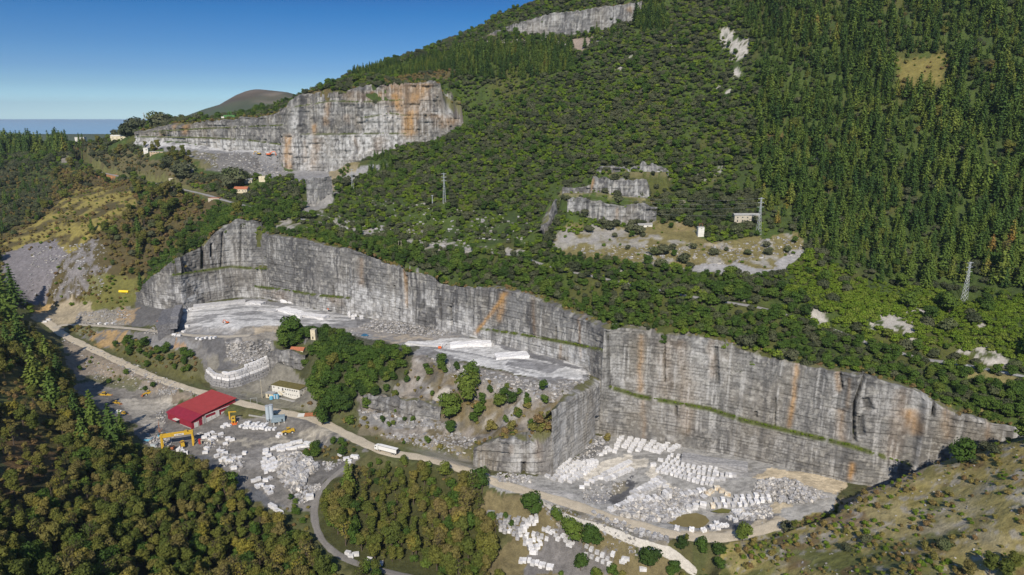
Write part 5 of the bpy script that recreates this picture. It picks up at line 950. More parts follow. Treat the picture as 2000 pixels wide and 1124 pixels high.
M_BLACK = mt('black_plastic', (.025, .025, .03), rough=.6); M_BLUE = mt('blue_paint', (.02, .13, .26), rough=.35); M_LBLUE = mt('light_blue_plastic', (.12, .36, .52), rough=.5); M_WOOD = mt('weathered_wood', (.40, .36, .28), rough=.9, var=.2, scale=2); M_WIRE = mt('steel_wire', (.25, .26, .27), rough=.5, metal=.5); M_GREEN = mt('green_netting', (.07, .18, .06), rough=.9)
# ---------------------------------------------------------------- buildings
def building(name, label, cat, org, yaw, L_, D_, Hw, wall, roof, kind='flat', rise=1.5, wins=(), doors=(), over=.35, group=None):
    """local x along the front, y to the back, front face at y=0"""
    t = thing(name, label, cat, org, yaw, group)
    if kind == 'gable':
        MB().prism([(0, -1.5), (0, Hw), (0, Hw)], 0, 0) if 0 else None
        w = MB(); w.box((L_ / 2, D_ / 2, Hw / 2 - .75), (L_, D_, Hw + 1.5)); w.v += [Vector((0, 0, Hw)), Vector((0, D_, Hw)), Vector((0, D_ / 2, Hw + rise)), Vector((L_, 0, Hw)), Vector((L_, D_, Hw)), Vector((L_, D_ / 2, Hw + rise))]; w.f += [(8, 9, 10), (11, 13, 12)]
        w.build('wall', wall, t); r = MB(); s_ = rise / (D_ / 2)
        for sg in (0, 1):
            y0, y1 = (-over, D_ / 2) if sg == 0 else (D_ + over, D_ / 2); z0 = Hw - over * s_
            a = [(-over, y0, z0 + .05), (L_ + over, y0, z0 + .05), (L_ + over, y1, Hw + rise + .05), (-over, y1, Hw + rise + .05)]; r.poly(a); r.poly([(p[0], p[1], p[2] + .18) for p in a])
            for i in range(4): p, q = a[i], a[(i + 1) % 4]; r.poly([p, q, (q[0], q[1], q[2] + .18), (p[0], p[1], p[2] + .18)])
        r.build('roof', roof, t)
    else:
        MB().box((L_ / 2, D_ / 2, Hw / 2 - .75), (L_, D_, Hw + 1.5)).build('wall', wall, t)
        MB().box((L_ / 2, D_ / 2, Hw + .12), (L_ + over * 2, D_ + over * 2, .24), rx=(rise if kind == 'lean' else 0)).build('roof', roof, t)
    for sd, u, z, w_, h_ in list(wins) + list(doors):
        c, d = {'f': ((u, -.02, z), (w_, .12, h_)), 'l': ((-.02, u, z), (.12, w_, h_)), 'r': ((L_ + .02, u, z), (.12, w_, h_)), 'b': ((u, D_ + .02, z), (w_, .12, h_))}[sd]
        isd = (sd, u, z, w_, h_) in doors; p = MB().box(c, d).build('door' if isd else 'window', M_GLASS if not isd else M_DARK, t)
    return t
# red warehouse
o_ = PZ(375, 838, 12); t = thing('warehouse', 'large red sheet-metal warehouse with a low red roof in the marble yard', 'warehouse', o_, math.atan2(.845, .535))
WL, WD = 35, 28; P_ = [(0, 6.0), (8, 8.6), (35, 6.8)]
MB().prism([(0, -2), (35, -2), (35, 9.6), (8, 7.4), (0, 5.6)], 0, WD).build('wall', M_REDW, t)
def slab(pts, y0, y1, th): return [(x, z) for x, z in pts] + [(x, z + th) for x, z in reversed(pts)]
MB().prism(slab([(8.05, 7.47), (35.8, 9.73)], 0, 0, .2), -1.0, WD + .6).build('roof', M_RED, t); MB().prism(slab([(-.8, 5.45), (7.98, 7.45)], 0, 0, .2), -1.0, WD + .6).build('roof', M_REDW, t)
for x, w_, h_, m_ in ((3.2, 2.2, 3.6, M_PALE), (6.6, 2.6, 3.8, M_REDW), (9.6, 1.6, 5.4, M_GREY), (13, 3.2, 3.6, M_PALE), (16.6, 3.0, 3.6, M_PALE), (20, 2.2, 5.6, M_PALE), (25, 3.6, 3.4, M_PALE), (29.5, 3.2, 3.4, M_PALE), (33, 2, 3.2, M_PALE)):
    d = MB().box((x, -.12, h_ / 2), (w_, .24, h_)).build('door', m_, t); MB().box((x - w_ / 2 - .12, -.16, h_ / 2), (.16, .34, h_ + .3)).box((x + w_ / 2 + .12, -.16, h_ / 2), (.16, .34, h_ + .3)).build('frame', M_PALE, d)
MB().box((22.5, -.10, 5.9), (24, .2, .45)).build('trim', M_PALE, t); MB().box((28, -.10, 8.2), (13, .2, .7), ry=-.08).build('opening', M_DARK, t); MB().box((-.10, 16, 1.6), (.2, 4, 3.2)).build('door', M_DARK, t); MB().box((-1.2, 16, 3.5), (2.4, 5, .15)).build('canopy', M_PALE, t); MB().box((-.08, 8, -.3), (.16, 14, 1.4)).build('plinth', M_GREY, t)
# white office
o_ = PZ(532, 768, 19); t = building('office_building', 'long two-storey white office building with a mossy brown roof', 'building', o_, math.atan2(-.385, .923), 25.5, 8.6, 6.6, M_WHITE, M_MOSS, 'flat',
    wins=[('f', x, 5.0, .9, 1.0) for x in (1.9, 6.5, 12.8, 14.9, 16.9, 19, 21, 23)] + [('f', x, 1.4, .5, .9) for x in (2.2, 13.2, 15.2, 17.2, 19.2, 21.2, 23.2)] + [('r', 3.0, 4.8, .9, 1.0), ('r', 6.2, 4.8, .9, 1.0)], doors=[('f', 10.2, 4.5, 1.0, 2.1), ('r', 1.4, 1.3, 1.2, 2.4)])
MB().box((8.6, -.9, 1.6), (4.2, 1.3, .25), ry=.62).box((11, -.9, 3.3), (1.8, 1.4, .2)).build('stair', M_CREAM, t); MB().box((12, -4.5, -1.0), (26, .6, 1.4)).build('retaining_wall', M_GREY, t)
t = building('storage_hut', 'small cream hut with a grey roof at the left end of the white office', 'hut', PZ(519, 775, 18.5), math.atan2(-.30, .95), 6.5, 4, 2.6, M_CREAM, M_GREY, 'flat', doors=[('f', 2.4, 1, 1, 2)])
t = thing('water_tank', 'round light blue plastic water tank beside the cream hut', 'tank', PZ(530, 780, 18.2)); MB().cyl((0, 0, 0), (0, 0, 2.0), 1.4, 1.3, 16).build('tank_body', M_LBLUE, t, smooth=False); MB().cyl((0, 0, 2), (0, 0, 2.5), 1.3, .35, 16).build('lid', M_LBLUE, t)
for i, (px, lb) in enumerate(((537.5, 'light blue tall container, left one of the pair by the white office'), (542.5, 'light blue tall container, right one of the pair by the white office'))):
    t = thing('container', lb, 'container', PZ(px, 779, 18.4), -.3, 'blue containers by the office'); MB().box((0, 0, 1.7), (1.6, 1.6, 3.4)).build('container_body', M_LBLUE, t, .05); MB().box((0, -.83, 1.7), (1.2, .06, 2.9)).build('door', M_SILO, t)
t = building('open_shed', 'ruined open shed with a rusty brown roof behind the white office', 'shed', PZ(533, 756, 20), math.atan2(.25, .95), 14, 6, 3.0, M_STONE, M_RUST, 'lean', rise=.08, wins=[('f', 4, 1.5, 3, 2)]); MB().box((3, 2, 3.5), (7, 3, .15), rz=.1, ry=.05).build('roof', M_GREY, t)
# tower hut and ruin on the spur
t = building('tower_hut', 'narrow cream tower hut with a dark door among the trees of the central spur', 'tower', PZ(607, 663, 48.5), -.15, 3.9, 3.6, 7.6, M_CREAM, M_STONE, 'flat', over=.05, wins=[('f', 1.9, 4.6, .5, .4)], doors=[('f', 1.8, 1.2, .9, 2.2)])
t = building('ruined_house', 'ruined cream house with a collapsed red tile roof on the rock face', 'house', PZ(567, 690, 40), math.atan2(-.12, .95), 10.5, 6, 2.4, M_CREAM, M_TILE, 'gable', rise=1.7, wins=[('f', 3, 1.2, .8, .9), ('f', 7, 1.2, .8, .9)])
# silos, hopper, shed
for px, lb, h_ in ((524.5, 'left grey steel silo beside the batching box', 13.5), (532, 'right grey steel silo, next to the batching box', 14.2)):
    t = thing('silo', lb, 'silo', PZ(px, 828, 13.5), 0, 'steel silos of the marble yard'); MB().cyl((0, 0, 3.8), (0, 0, h_ - .9), 1.35, 1.35, 16).cyl((0, 0, 3.8), (0, 0, 1.8), 1.35, .3, 16).cyl((0, 0, h_ - .9), (0, 0, h_ - .3), 1.35, .5, 16).build('silo_body', M_SILO, t)
    for a in range(4): MB().cyl((1.1 * math.cos(a * 1.57 + .78), 1.1 * math.sin(a * 1.57 + .78), -1), (1.1 * math.cos(a * 1.57 + .78), 1.1 * math.sin(a * 1.57 + .78), 5), .12, n=6).build('leg', M_SILO, t)
    MB().cyl((0, 0, h_ - .5), (0, 0, h_), 1.45, 1.45, 12).build('railing', M_STEEL, t)
t = thing('batching_box', 'blue-grey steel batching box raised on concrete legs beside the silos', 'hopper', PZ(546, 831, 13.2), .25); MB().box((0, 0, 5.2), (8, 4.5, 3.4)).build('hopper_body', M_BLUEG, t); MB().box((-2.6, -.6, 4.2), (4.5, 3.6, 1.6)).build('chute', M_BLUEG, t)
for x in (-3.4, 0, 3.4):
    for y in (-1.8, 1.8): MB().box((x, y, 1.5), (.5, .5, 4.2)).build('leg', M_WHITE, t)
MB().box((2.2, -2.28, 4.6), (.9, .08, 1.6)).build('door', M_DARK, t)
t = building('stone_shed', 'stone shed with a white and rust coloured sheet roof by the haul road', 'shed', PZ(580, 829, 14), math.atan2(.10, 1), 13, 8, 3.4, M_GREY, M_PALE, 'lean', rise=.14, wins=[('f', 3.5, 1.4, 5.5, 2.6)]); MB().box((8.6, 5.6, 4.35), (8.6, 4.6, .12), rx=.14).build('roof', M_RUST, t)
t = thing('concrete_wall', 'low stained concrete wall behind the row of blocks in the yard', 'wall', PZ(504, 820, 14), -.32); MB().box((0, 0, .6), (15, .5, 4.4)).build('wall_panel', M_GREY, t); MB().box((5.4, -.3, .2), (5, .2, 2.6)).build('panel', M_WHITE, t)
t = thing('utility_pole', 'tall pale concrete pole beside the white office', 'pole', PZ(512, 776, 18.5)); MB().cyl((0, 0, -1), (0, 0, 14), .28, .16, 8).build('pole_shaft', M_WOOD, t); MB().box((0, 0, 13.4), (2.2, .14, .16)).build('crossarm', M_STEEL, t)
t = thing('gate_frame', 'thin grey metal frame at the yard entrance by the road junction', 'gate', PZ(496, 789, 18), .2)
for x in (-2.2, 2.2): MB().box((x, 0, 2), (.16, .16, 5)).build('post', M_STEEL, t)
MB().box((0, 0, 4.3), (4.5, .14, .2)).build('rail', M_STEEL, t)
# gantry crane
a, b = PZ(318, 876, 11), PZ(378, 867, 11); o_, yw = frame2(a, b); GL = math.dist(a[:2], b[:2]); t = thing('gantry_crane', 'yellow gantry crane with a white sign spanning the edge of the marble yard', 'crane', o_, yw)
MB().box((GL / 2, -1.3, 8.6), (GL + 1.5, .7, 1.7)).build('beam', M_YEL, t, .05); MB().box((GL / 2, 1.3, 8.6), (GL + 1.5, .7, 1.5)).build('beam', M_YEL, t, .05)
for x in (0, GL):
    for y in (-1, 1): MB().box((x, y * 2.0, 3.7), (1.0, .8, 9.2), rx=-.09 * y * -1).build('leg', M_YEL, t)
    MB().box((x, 0, 8.7), (1.1, 4.0, 1.2)).build('end_beam', M_YEL, t); MB().box((x, 0, -.3), (1.0, 5.6, .7)).build('bogie', M_YEL, t)
sg_ = MB().box((GL * .58, -1.70, 8.65), (5.6, .1, 1.25)).build('sign', M_WHITE, t)
lt = MB()                                         # the sign's dark line of lettering, unreadable at this distance
rg = random.Random(4)
x = GL * .58 - 2.2
while x < GL * .58 + 2.2:
    w_ = rg.uniform(.12, .3); lt.box((x, -1.78, 8.65), (w_, .04, rg.uniform(.3, .55))); x += w_ + .1
lt.build('lettering', M_BLACK, sg_)
MB().box((GL * .8, 0, 9.7), (1.8, 2.4, .8)).build('trolley', M_YEL, t)
# ---------------------------------------------------------------- machines (x forward)
def wheel(t, x, y, r, w, name='wheel'):
    q = MB().cyl((x, y - w / 2, r), (x, y + w / 2, r), r, r, 16).build(name, M_TYRE, t); MB().cyl((x, y - w / 2 - .03, r), (x, y + w / 2 + .03, r), r * .5, r * .5, 10).build('rim', M_PALE, q)
def loader(label, loc, rz, mat=None, fork=False, group='yellow wheel loaders', sc=1.0):
    mat = mat or M_YEL; t = thing('wheel_loader', label, 'loader', loc, rz, group); t.scale = (sc,) * 3
    MB().box((-2.0, 0, 2.0), (3.2, 2.3, 1.6)).box((-.2, 0, 1.5), (1.2, 1.3, 1.0)).box((1.4, 0, 1.5), (1.8, 1.6, 1.1)).build('body', mat, t, .08); MB().box((-.2, 0, 2.5), (1.6, 1.7, 1.1)).box((-.2, 0, 3.9), (1.8, 1.8, .14)).build('cab', mat, t); MB().box((-.2, 0, 3.4), (1.5, 1.6, .9)).build('cab_window', M_GLASS, t)
    for x in (-2.2, 1.7):
        for y in (-1.25, 1.25): wheel(t, x, y, 1.0, .7)
    for y in (-.65, .65): MB().box((2.7, y, 1.9), (3.0, .25, .45), ry=.35).build('lift_arm', mat, t)
    if fork:
        for y in (-.7, .7): MB().box((4.8, y, .9), (2.0, .25, .2)).build('fork', M_RUST, t)
    else: MB().prism([(3.9, .3), (5.2, .25), (5.3, .4), (4.4, .7), (4.3, 1.7), (4.0, 1.8)], -1.5, 1.5).build('bucket', M_RUST, t)
    return t
def excavator(label, loc, rz, mat=None, sc=1.0, reach=.2, group='excavators'):
    mat = mat or M_ORA; t = thing('excavator', label, 'excavator', loc, rz, group); t.scale = (sc,) * 3
    for y in (-1.3, 1.3): MB().prism([(-2.2, .35), (-1.9, .05), (1.9, .05), (2.2, .35), (2.0, .95), (-2.0, .95)], y - .35, y + .35).build('track', M_BLACK, t)
    MB().box((-.6, 0, 1.9), (4.0, 2.7, 1.2)).box((0, 0, 1.15), (1.6, 1.6, .5)).build('body', mat, t, .08); MB().box((1.0, .85, 2.7), (1.5, 1.0, 1.5)).build('cab', mat, t, .05); MB().box((1.1, .86, 2.9), (1.45, 1.04, .8)).build('cab_window', M_GLASS, t)
    MB().prism([(1.2, 1.8), (1.6, 1.5), (3.6, 3.9), (6.0, 4.3), (6.0, 4.75), (3.3, 4.6)], -.3, .3).build('boom', mat, t); MB().prism([(5.7, 4.9), (6.1, 4.9), (7.6 + reach, 1.6), (7.2 + reach, 1.5)], -.22, .22).build('stick', mat, t); MB().prism([(7.0 + reach, 1.7), (7.9 + reach, 1.5), (7.8 + reach, .6), (6.8 + reach, .2), (6.5 + reach, .8)], -.6, .6).build('bucket', M_RUST, t)
    return t
loader('yellow wheel loader with forks lifting a white block below the stone shed', PZ(563, 848, 12), math.radians(205), fork=True, sc=1.15); loader('yellow wheel loader parked under the gantry crane', PZ(357, 872, 11), math.radians(120), sc=1.0)
loader('old yellow wheel loader among scrap at the far left of the yard', PZ(205, 778, 13), math.radians(10), sc=1.25); loader('small yellow loader with a black pipe stack beside it', PZ(228, 791, 13), math.radians(-10), sc=.8)
loader('yellow tracked loader beside the stacked slabs at the yard back', PZ(290, 772, 14), math.radians(215), sc=.95); loader('yellow loader parked next to the small white cabin', PZ(243, 812, 12), math.radians(-25), sc=.8)
excavator('orange excavator working on the dark heap near the slab wall at the left', G(316, 634), math.radians(12), sc=1.25); excavator('orange-red excavator with raised boom at the foot of the long wall', G(648, 608), math.radians(-14), sc=1.3)
excavator('small orange digger on the white marble floor', G(444, 632), math.radians(160), sc=.6); excavator('orange excavator on the bench of the upper quarry', G(526, 306), math.radians(-5), sc=1.3)
excavator('yellow excavator on the bench of the upper quarry', G(506, 304), math.radians(170), M_YEL, sc=1.0)
t = thing('block_handler', 'tall yellow block-handling machine with a raised arm beside the red warehouse', 'crane', PZ(457, 829, 13), .15)
MB().box((0, 0, .4), (4.4, 3.2, .9)).build('base', M_ORA, t, .05); MB().box((0, .3, 4.2), (2.6, 2.4, 3.2)).build('body', M_YEL, t, .1); MB().box((.1, -.95, 4.9), (1.3, .12, 1.0)).build('cab_window', M_GLASS, t)
for x in (-.9, .9): MB().box((x, 0, 1.8), (.45, 1.4, 2.6)).build('leg', M_YEL, t)
MB().box((-2.3, 0, 6.4), (.9, .9, 5.2)).build('mast', M_YEL, t); MB().box((-.3, 0, 9.3), (5.2, .6, .6)).build('arm', M_YEL, t)
for x in (-1.9, 1.9): wheel(t, x + .2, 1.8, .9, .6)
# cabin, scrap, crane hook, tank
t = building('site_cabin', 'small white gabled cabin at the edge of the left wood', 'cabin', PZ(225, 813, 12), math.radians(-20), 3.6, 5, 2.4, M_WHITE, M_PALE, 'gable', rise=1.2, wins=[('f', 1.8, 1.4, 1.6, 1.0)])
t = thing('red_trailer', 'flat red trailer beside the white cabin', 'trailer', PZ(236, 817, 12), math.radians(8)); MB().box((0, 0, .9), (7, 2.4, .35)).build('deck', mt('red_paint', (.35, .03, .03)), t); [wheel(t, x, y, .45, .3) for x in (-2, 2) for y in (-1.1, 1.1)]
for i, (px, py) in enumerate(((196, 794), (207, 795), (212, 795), (217, 794))):
    t = thing('steel_pipe', 'black steel pipe by the left wood, %s of the four' % ('first from the left', 'second from the left', 'third from the left', 'rightmost')[i], 'pipe', PZ(px, py, 13), .9, 'black pipes'); MB().cyl((-1.8, 0, 1.2), (1.8, 0, 1.2), 1.2, 1.2, 16, cap=False).cyl((1.8, 0, 1.2), (-1.8, 0, 1.2), 1.05, 1.05, 16).build('pipe_shell', M_BLACK, t)
for i, (px, py, d, m_, lb) in enumerate(((150, 760, (9, 3, 2.4), M_RUST, 'dark red scrap container at the far end of the yard'), (178, 762, (6, 3, 2.6), M_BLACK, 'black scrap container left of the old loader'), (137, 768, (5, 3, 2), M_BLACK, 'black scrap tank at the left wood edge'), (168, 772, (4, 2.5, 1.6), M_BLUEG, 'grey-green scrap box near the old loader'), (290, 862, (4, 3, 2), M_LBLUE, 'light blue scrap box left of the gantry crane'), (318, 854, (5, 3, 2.2), M_LBLUE, 'blue scrap skip above the gantry crane'), (302, 872, (3.5, 3, 2), M_SILO, 'pale grey scrap box beside the gantry leg'), (335, 877, (3, 2.5, 1.8), M_RUST, 'rusty scrap heap bin under the gantry crane'), (610, 878, (5, 2.4, 1), M_RUST, 'rusty flatbed frame beside pale blocks at the bush edge'))):
    t = thing('scrap_skip', lb, 'skip', PZ(px, py, 13 if px < 200 else 11.5), .3 * (i % 3) - .2); sk_ = MB().box((0, 0, d[2] / 2), d, taper=1.12).build('skip_body', m_, t, .06); MB().box((0, 0, d[2] + .02), (d[0] * .98, d[1] * .95, .12)).build('load', M_DARK if i % 2 else M_GREY, t)
    for x in (-d[0] * .3, 0, d[0] * .3): MB().box((x, -d[1] / 2 - .08, d[2] * .5), (.18, .14, d[2] * .9)).build('rib', m_, t)
t = thing('mast_crane', 'thin rusty mast standing in the scrap left of the warehouse', 'mast', PZ(312, 846, 11.5)); MB().cyl((0, 0, 0), (0, 0, 9), .25, .12, 6).build('mast', M_RUST, t); MB().cyl((0, 0, 0), (1.6, .6, 3), .15, n=5).cyl((0, 0, 0), (-1.6, .4, 3), .15, n=5).build('brace', M_RUST, t)
t = thing('saw_frame', 'red and white stone-saw frame among the blocks right of the gantry crane', 'saw', PZ(402, 868, 11.3), -.2); MB().box((-4.2, 0, 1.6), (1.4, 1.2, 3.4)).build('motor_box', mt('red_paint', (.35, .03, .03)), t)
for x in (-3.2, 3.5): MB().box((x, 0, 1.3), (.3, .3, 3)).build('post', M_CREAM, t)
MB().box((0, 0, 2.3), (7, .3, .3)).build('beam', M_WOOD, t)
t = thing('fuel_tank', 'long yellow cylindrical tank on the green bank above the left quarry road', 'tank', G(243, 575), math.radians(-8)); MB().cyl((-5, 0, 1.5), (5, 0, 1.5), 1.3, 1.3, 16).build('tank_body', mt('bright_yellow', (.75, .55, .03), rough=.4), t)
for x in (-3, 3): MB().box((x, 0, .3), (.5, 2, 1)).build('cradle', M_GREY, t)
MB().cyl((0, 0, 2.7), (0, 0, 3.1), .4, n=10).build('hatch', M_YEL, t)
# vehicles
def car(label, loc, rz, mat, group=None, sc=1.0):
    t = thing('parked_car', label, 'car', loc, rz, group); t.scale = (sc,) * 3
    MB().prism([(-2.1, .35), (2.1, .35), (2.15, .75), (1.2, .95), (.55, 1.42), (-1.3, 1.45), (-1.95, 1.0), (-2.15, .8)], -.88, .88).build('body', mat, t, .04); MB().prism([(-1.25, 1.0), (.95, 1.0), (.5, 1.38), (-1.2, 1.4)], -.9, .9).build('window', M_GLASS, t)
    for x in (-1.3, 1.3):
        for y in (-.8, .8): wheel(t, x, y, .33, .22)
    for y in (-.6, .6): MB().box((2.13, y, .68), (.06, .3, .14)).build('headlight', M_PALE, t)
car('blue car parked on the quarry floor beside the rubble field', G(713, 658), math.radians(-8), M_BLUE, sc=1.25); car('dark car driving down the mountain road at the upper left', tuple(np.array(PY(316, 358, 878)) + np.array((0, 0, .4))), math.radians(-55), M_BLACK)
car('white car on the mountain road at the far left', PY(175, 333, 1020), math.radians(120), M_TRUCK, 'white cars far up the mountain road'); car('white van-like car beside the road at the far left skyline', PY(92, 307, 1290), math.radians(110), M_TRUCK, 'white cars far up the mountain road', 1.6)
def road_at(px, key='main'):
    D = HR[key]; X_, Y_ = proj(D[:, 0], D[:, 1], D[:, 2]); i = int(np.argmin(np.abs(X_ - px))); d = D[max(0, i - 4)] - D[min(len(D) - 1, i + 4)]; return D[i], math.atan2(d[1], d[0])
p_, a_ = road_at(757); t = thing('semi_truck', 'white articulated lorry with a long white box trailer driving on the haul road', 'truck', (p_[0], p_[1], p_[2] + .25), a_)
tr_ = MB().box((-1.6, 0, 2.55), (13.4, 2.55, 2.75)).build('trailer', M_TRUCK, t, .04)
MB().box((-1.6, -1.3, 3.86), (13.3, .05, .18)).box((-1.6, 1.3, 3.86), (13.3, .05, .18)).box((-8.32, 0, 2.5), (.06, 2.3, 2.4)).build('trim', M_BLACK, tr_); MB().box((-2, 0, 1.05), (12.5, 1.0, .3)).build('chassis', M_BLACK, t); MB().prism([(5.6, .6), (8.1, .6), (8.15, 2.0), (7.9, 3.3), (6.6, 3.75), (5.6, 3.8)], -1.22, 1.22).build('cab', M_TRUCK, t, .05)
MB().box((8.02, 0, 2.55), (.3, 2.1, .85), ry=-.18).box((7.2, 1.24, 2.6), (.9, .06, .7)).box((7.2, -1.24, 2.6), (.9, .06, .7)).build('windscreen', M_GLASS, t)
for x in (7.2, 4.3, -4.6, -5.9, -7.2):
    for y in (-1.05, 1.05): wheel(t, x, y, .5, .34)
for y in (-.9, .9): MB().box((8.18, y, .95), (.08, .35, .2)).build('headlight', M_PALE, t)
# ---------------------------------------------------------------- small buildings on the mountain
B_ = building
B_('terrace_barracks', 'long pale stone building ruin on the green terrace behind the pylon', 'building', G(1434, 437), math.radians(0), 21, 6, 7, M_STONE, M_GREY, 'gable', rise=1.2, wins=[('f', x, 5.2, 1, 1) for x in (2.6, 6.8, 11, 15, 19)] + [('f', x, 2.2, .9, 1.6) for x in (2.6, 6.8, 11, 15, 19)])
t = B_('transformer_tower', 'white square transformer tower alone on the grassy terrace', 'tower', G(1363, 464), 0, 5.0, 4.6, 8.2, M_WHITE, M_GREY, 'flat', over=.15, wins=[('f', 2.6, 7.2, 1, .4)]); [MB().box((x, 2.3, 9.6), (.14, .14, 2.8)).build('pole', M_RUST, t) for x in (1.2, 3.9)]; MB().box((2.5, 2.3, 10.8), (3, .12, .14)).build('crossbar', M_RUST, t)
B_('low_hut', 'low white hut with a grey roof at the foot of the terraced quarry', 'hut', G(1247, 447), 0, 12, 5, 2.8, M_WHITE, M_GREY, 'gable', rise=.8, doors=[('f', 8, 1, 1, 2)])
B_('stone_ruin', 'small roofless stone ruin in the trees left of the white tower', 'ruin', G(1319, 401), 0, 9, 4, 2.8, M_STONE, M_CREAM, 'flat', over=-.4)
B_('farm_building', 'white and sandstone two-storey building at the upper left', 'building', G(293, 307), math.radians(-8), 20, 10, 6.8, mt('sandstone_wall', (.40, .31, .21), var=.15), M_WHITE, 'flat', wins=[('f', x, 6.0, 1.3, 1.2) for x in (3, 7, 11, 15)] + [('f', x, 2.8, .9, 1.2) for x in (3, 7, 11, 15)])
B_('white_annex', 'small white square building left of the sandstone building', 'building', G(281, 303), math.radians(-8), 7, 7, 9, M_WHITE, M_WHITE, 'flat', wins=[('f', 4.6, 6.6, 1.5, 1.6)])
B_('white_house', 'white block house behind bushes near the left skyline', 'house', PY(147, 279, 1180), .1, 15, 8, 9, M_WHITE, M_GREY, 'flat', wins=[('f', 5, 5, 1.2, 1.2)])
B_('long_white_shed', 'long cream shed left of the upper quarry on the skyline', 'shed', PY(216, 274, 1060), 0, 31, 8, 6, M_CREAM, M_WHITE, 'gable', rise=1.4, wins=[('f', x, 3, 1.2, 1.2) for x in (4, 10, 16, 22, 28)])
B_('hilltop_house', 'low white house on the crest above the left end of the upper quarry', 'house', PY(328, 243, 1030), 0, 20, 8, 4.5, M_WHITE, M_PALE, 'gable', rise=1, wins=[('f', x, 2.4, 1, 1.2) for x in (4, 10, 15)])
B_('tiled_house', 'cream house with an orange tile roof below the upper quarry', 'house', G(457, 378), math.radians(-4), 16, 8, 4.6, M_CREAM, M_TILE, 'gable', rise=2.4, wins=[('f', x, 2.6, 1, 1.2) for x in (3, 7, 11, 14)])
B_('grey_house', 'small grey-roofed stone house above the orange tiled house', 'house', G(478, 361), 0, 9, 7, 5, M_STONE, M_GREY, 'gable', rise=1.5, wins=[('f', 4, 2.6, 1, 1.2)]); B_('cream_block', 'cream windowless block house beside the oak wood of the upper left', 'house', G(506, 357), 0, 7.5, 6, 6.5, M_CREAM, M_CREAM, 'flat', over=.05, wins=[('f', 3.6, 5, .7, .5)])
B_('tile_ruin', 'grey ruin with a fallen tile roof beside the mountain road', 'ruin', G(407, 396), math.radians(-6), 13, 7, 4.5, M_STONE, M_TILE, 'flat', over=-.3, wins=[('f', 4, 2, 1, 1.5)]); B_('roadside_ruin', 'small ochre ruin above the mountain road at the left', 'ruin', G(330, 356), math.radians(-12), 9, 6, 4.5, M_STONE, M_CREAM, 'flat', over=-.3, wins=[('f', 3, 2.4, 1.2, 1.4)])
t = thing('loading_machine', 'green netted machine on the rim of the upper quarry', 'machine', PY(437, 233, 1000)); MB().box((8, 3, 2), (16, 7, 7)).build('frame', M_GREEN, t); [MB().box((x, 3, 8), (.6, .6, 8)).build('mast', M_GREEN, t) for x in (6, 10)]; MB().box((0, 0, -.5), (4, 6, 8)).build('cabin', M_WHITE, t)
t = thing('blue_crusher', 'small blue machine on the floor of the summit quarry', 'machine', PY(1118, 76, 1015), .1); MB().box((0, 0, 2.5), (9, 3, 2.6)).build('body', mt('crusher_blue', (.03, .22, .42)), t, .1); MB().box((5, 0, 3.6), (7, 1.2, .7), ry=-.25).build('conveyor', M_BLACK, t); [MB().box((x, 0, .7), (.6, 3, 1.6)).build('leg', M_BLACK, t) for x in (-3, 3)]
t = thing('rock_saw', 'small red and white rock saw on the white bench of the spur', 'saw', G(859, 682), .1); MB().box((0, 0, 1.0), (2.4, 1.6, 1.4)).build('body', M_ORA, t, .05); MB().box((1.2, 0, 2.2), (.5, .5, 2.2)).build('mast', M_WHITE, t)
# ---------------------------------------------------------------- pylons and lines
def pylon(label, base, h, yaw, arms=(.97, .86, .74), w=2.6, group='power line pylons', thick=.16, cat='pylon'):
    t = thing('lattice_pylon', label, cat, base, yaw, group); m = MB(); W0, W1 = w, w * .28
    def c(k, f): r = lerp(W0, W1, min(1, f * 1.25)); return Vector(((1 if k in (0, 3) else -1) * r / 2, (1 if k < 2 else -1) * r / 2, h * f))
    for k in range(4): l = MB().cyl(c(k, -.02), c(k, .8), thick * .6, n=4).cyl(c(k, .8), c(k, 1), thick * .5, n=4).build('leg', M_STEEL, t)
    fs = [0, .12, .23, .33, .42, .51, .59, .67, .74, .81, .87, .93, 1]
    for a_, b_ in zip(fs[:-1], fs[1:]):
        for k in range(4): j = (k + 1) % 4; m.cyl(c(k, a_), c(j, b_), thick * .32, n=3, cap=False); m.cyl(c(j, a_), c(k, b_), thick * .32, n=3, cap=False)
    m.build('lattice', M_STEEL, t)
    for f in arms: MB().box((0, 0, h * f), (w * 1.9, .25, .3)).build('crossarm', M_STEEL, t)
    MB().box((0, 0, -.8), (w * 1.2, w * 1.2, 1.2)).build('footing', M_GREY, t)
    return t
py_ = {}
for k_, px, py, hpx, lb in (('a', 1481, 458, 68, 'steel lattice pylon in front of the long terrace building'), ('b', 1883, 587, 73, 'steel lattice pylon standing in bright scrub at the far right'), ('c', 868, 397, 55, 'steel lattice pylon on the slope in the middle of the view'), ('d', 689, 375, 42, 'steel lattice pylon near the gully below the upper quarry')):
    g_ = G(px, py); d = CP * g_[1] - SP * (g_[2] - CAMZ); h_ = hpx * d / FPX / .955; py_[k_] = (g_, h_); pylon(lb, g_, h_, .3, w=3.0 if k_ in 'ab' else 2.6)
pylon('small thin pylon left of the central pylon', G(845, 410), 14, .2, arms=(.97,), w=1.2, thick=.2)
for px, py, Yd, hp, lb in ((285, 258, 1080, 38, 'tall lattice pylon on the left skyline'), (271, 262, 1090, 30, 'lattice pylon half hidden by skyline trees at the left'), (304, 246, 1050, 22, 'short skyline pylon beside a lone round tree'), (256, 262, 1100, 20, 'small pylon at the left end of the skyline trees')):
    b = PY(px, py, Yd); h_ = hp * Yd / FPX; pylon(lb, (b[0], b[1], b[2] - 2), h_, .4, w=2.4, thick=.4)
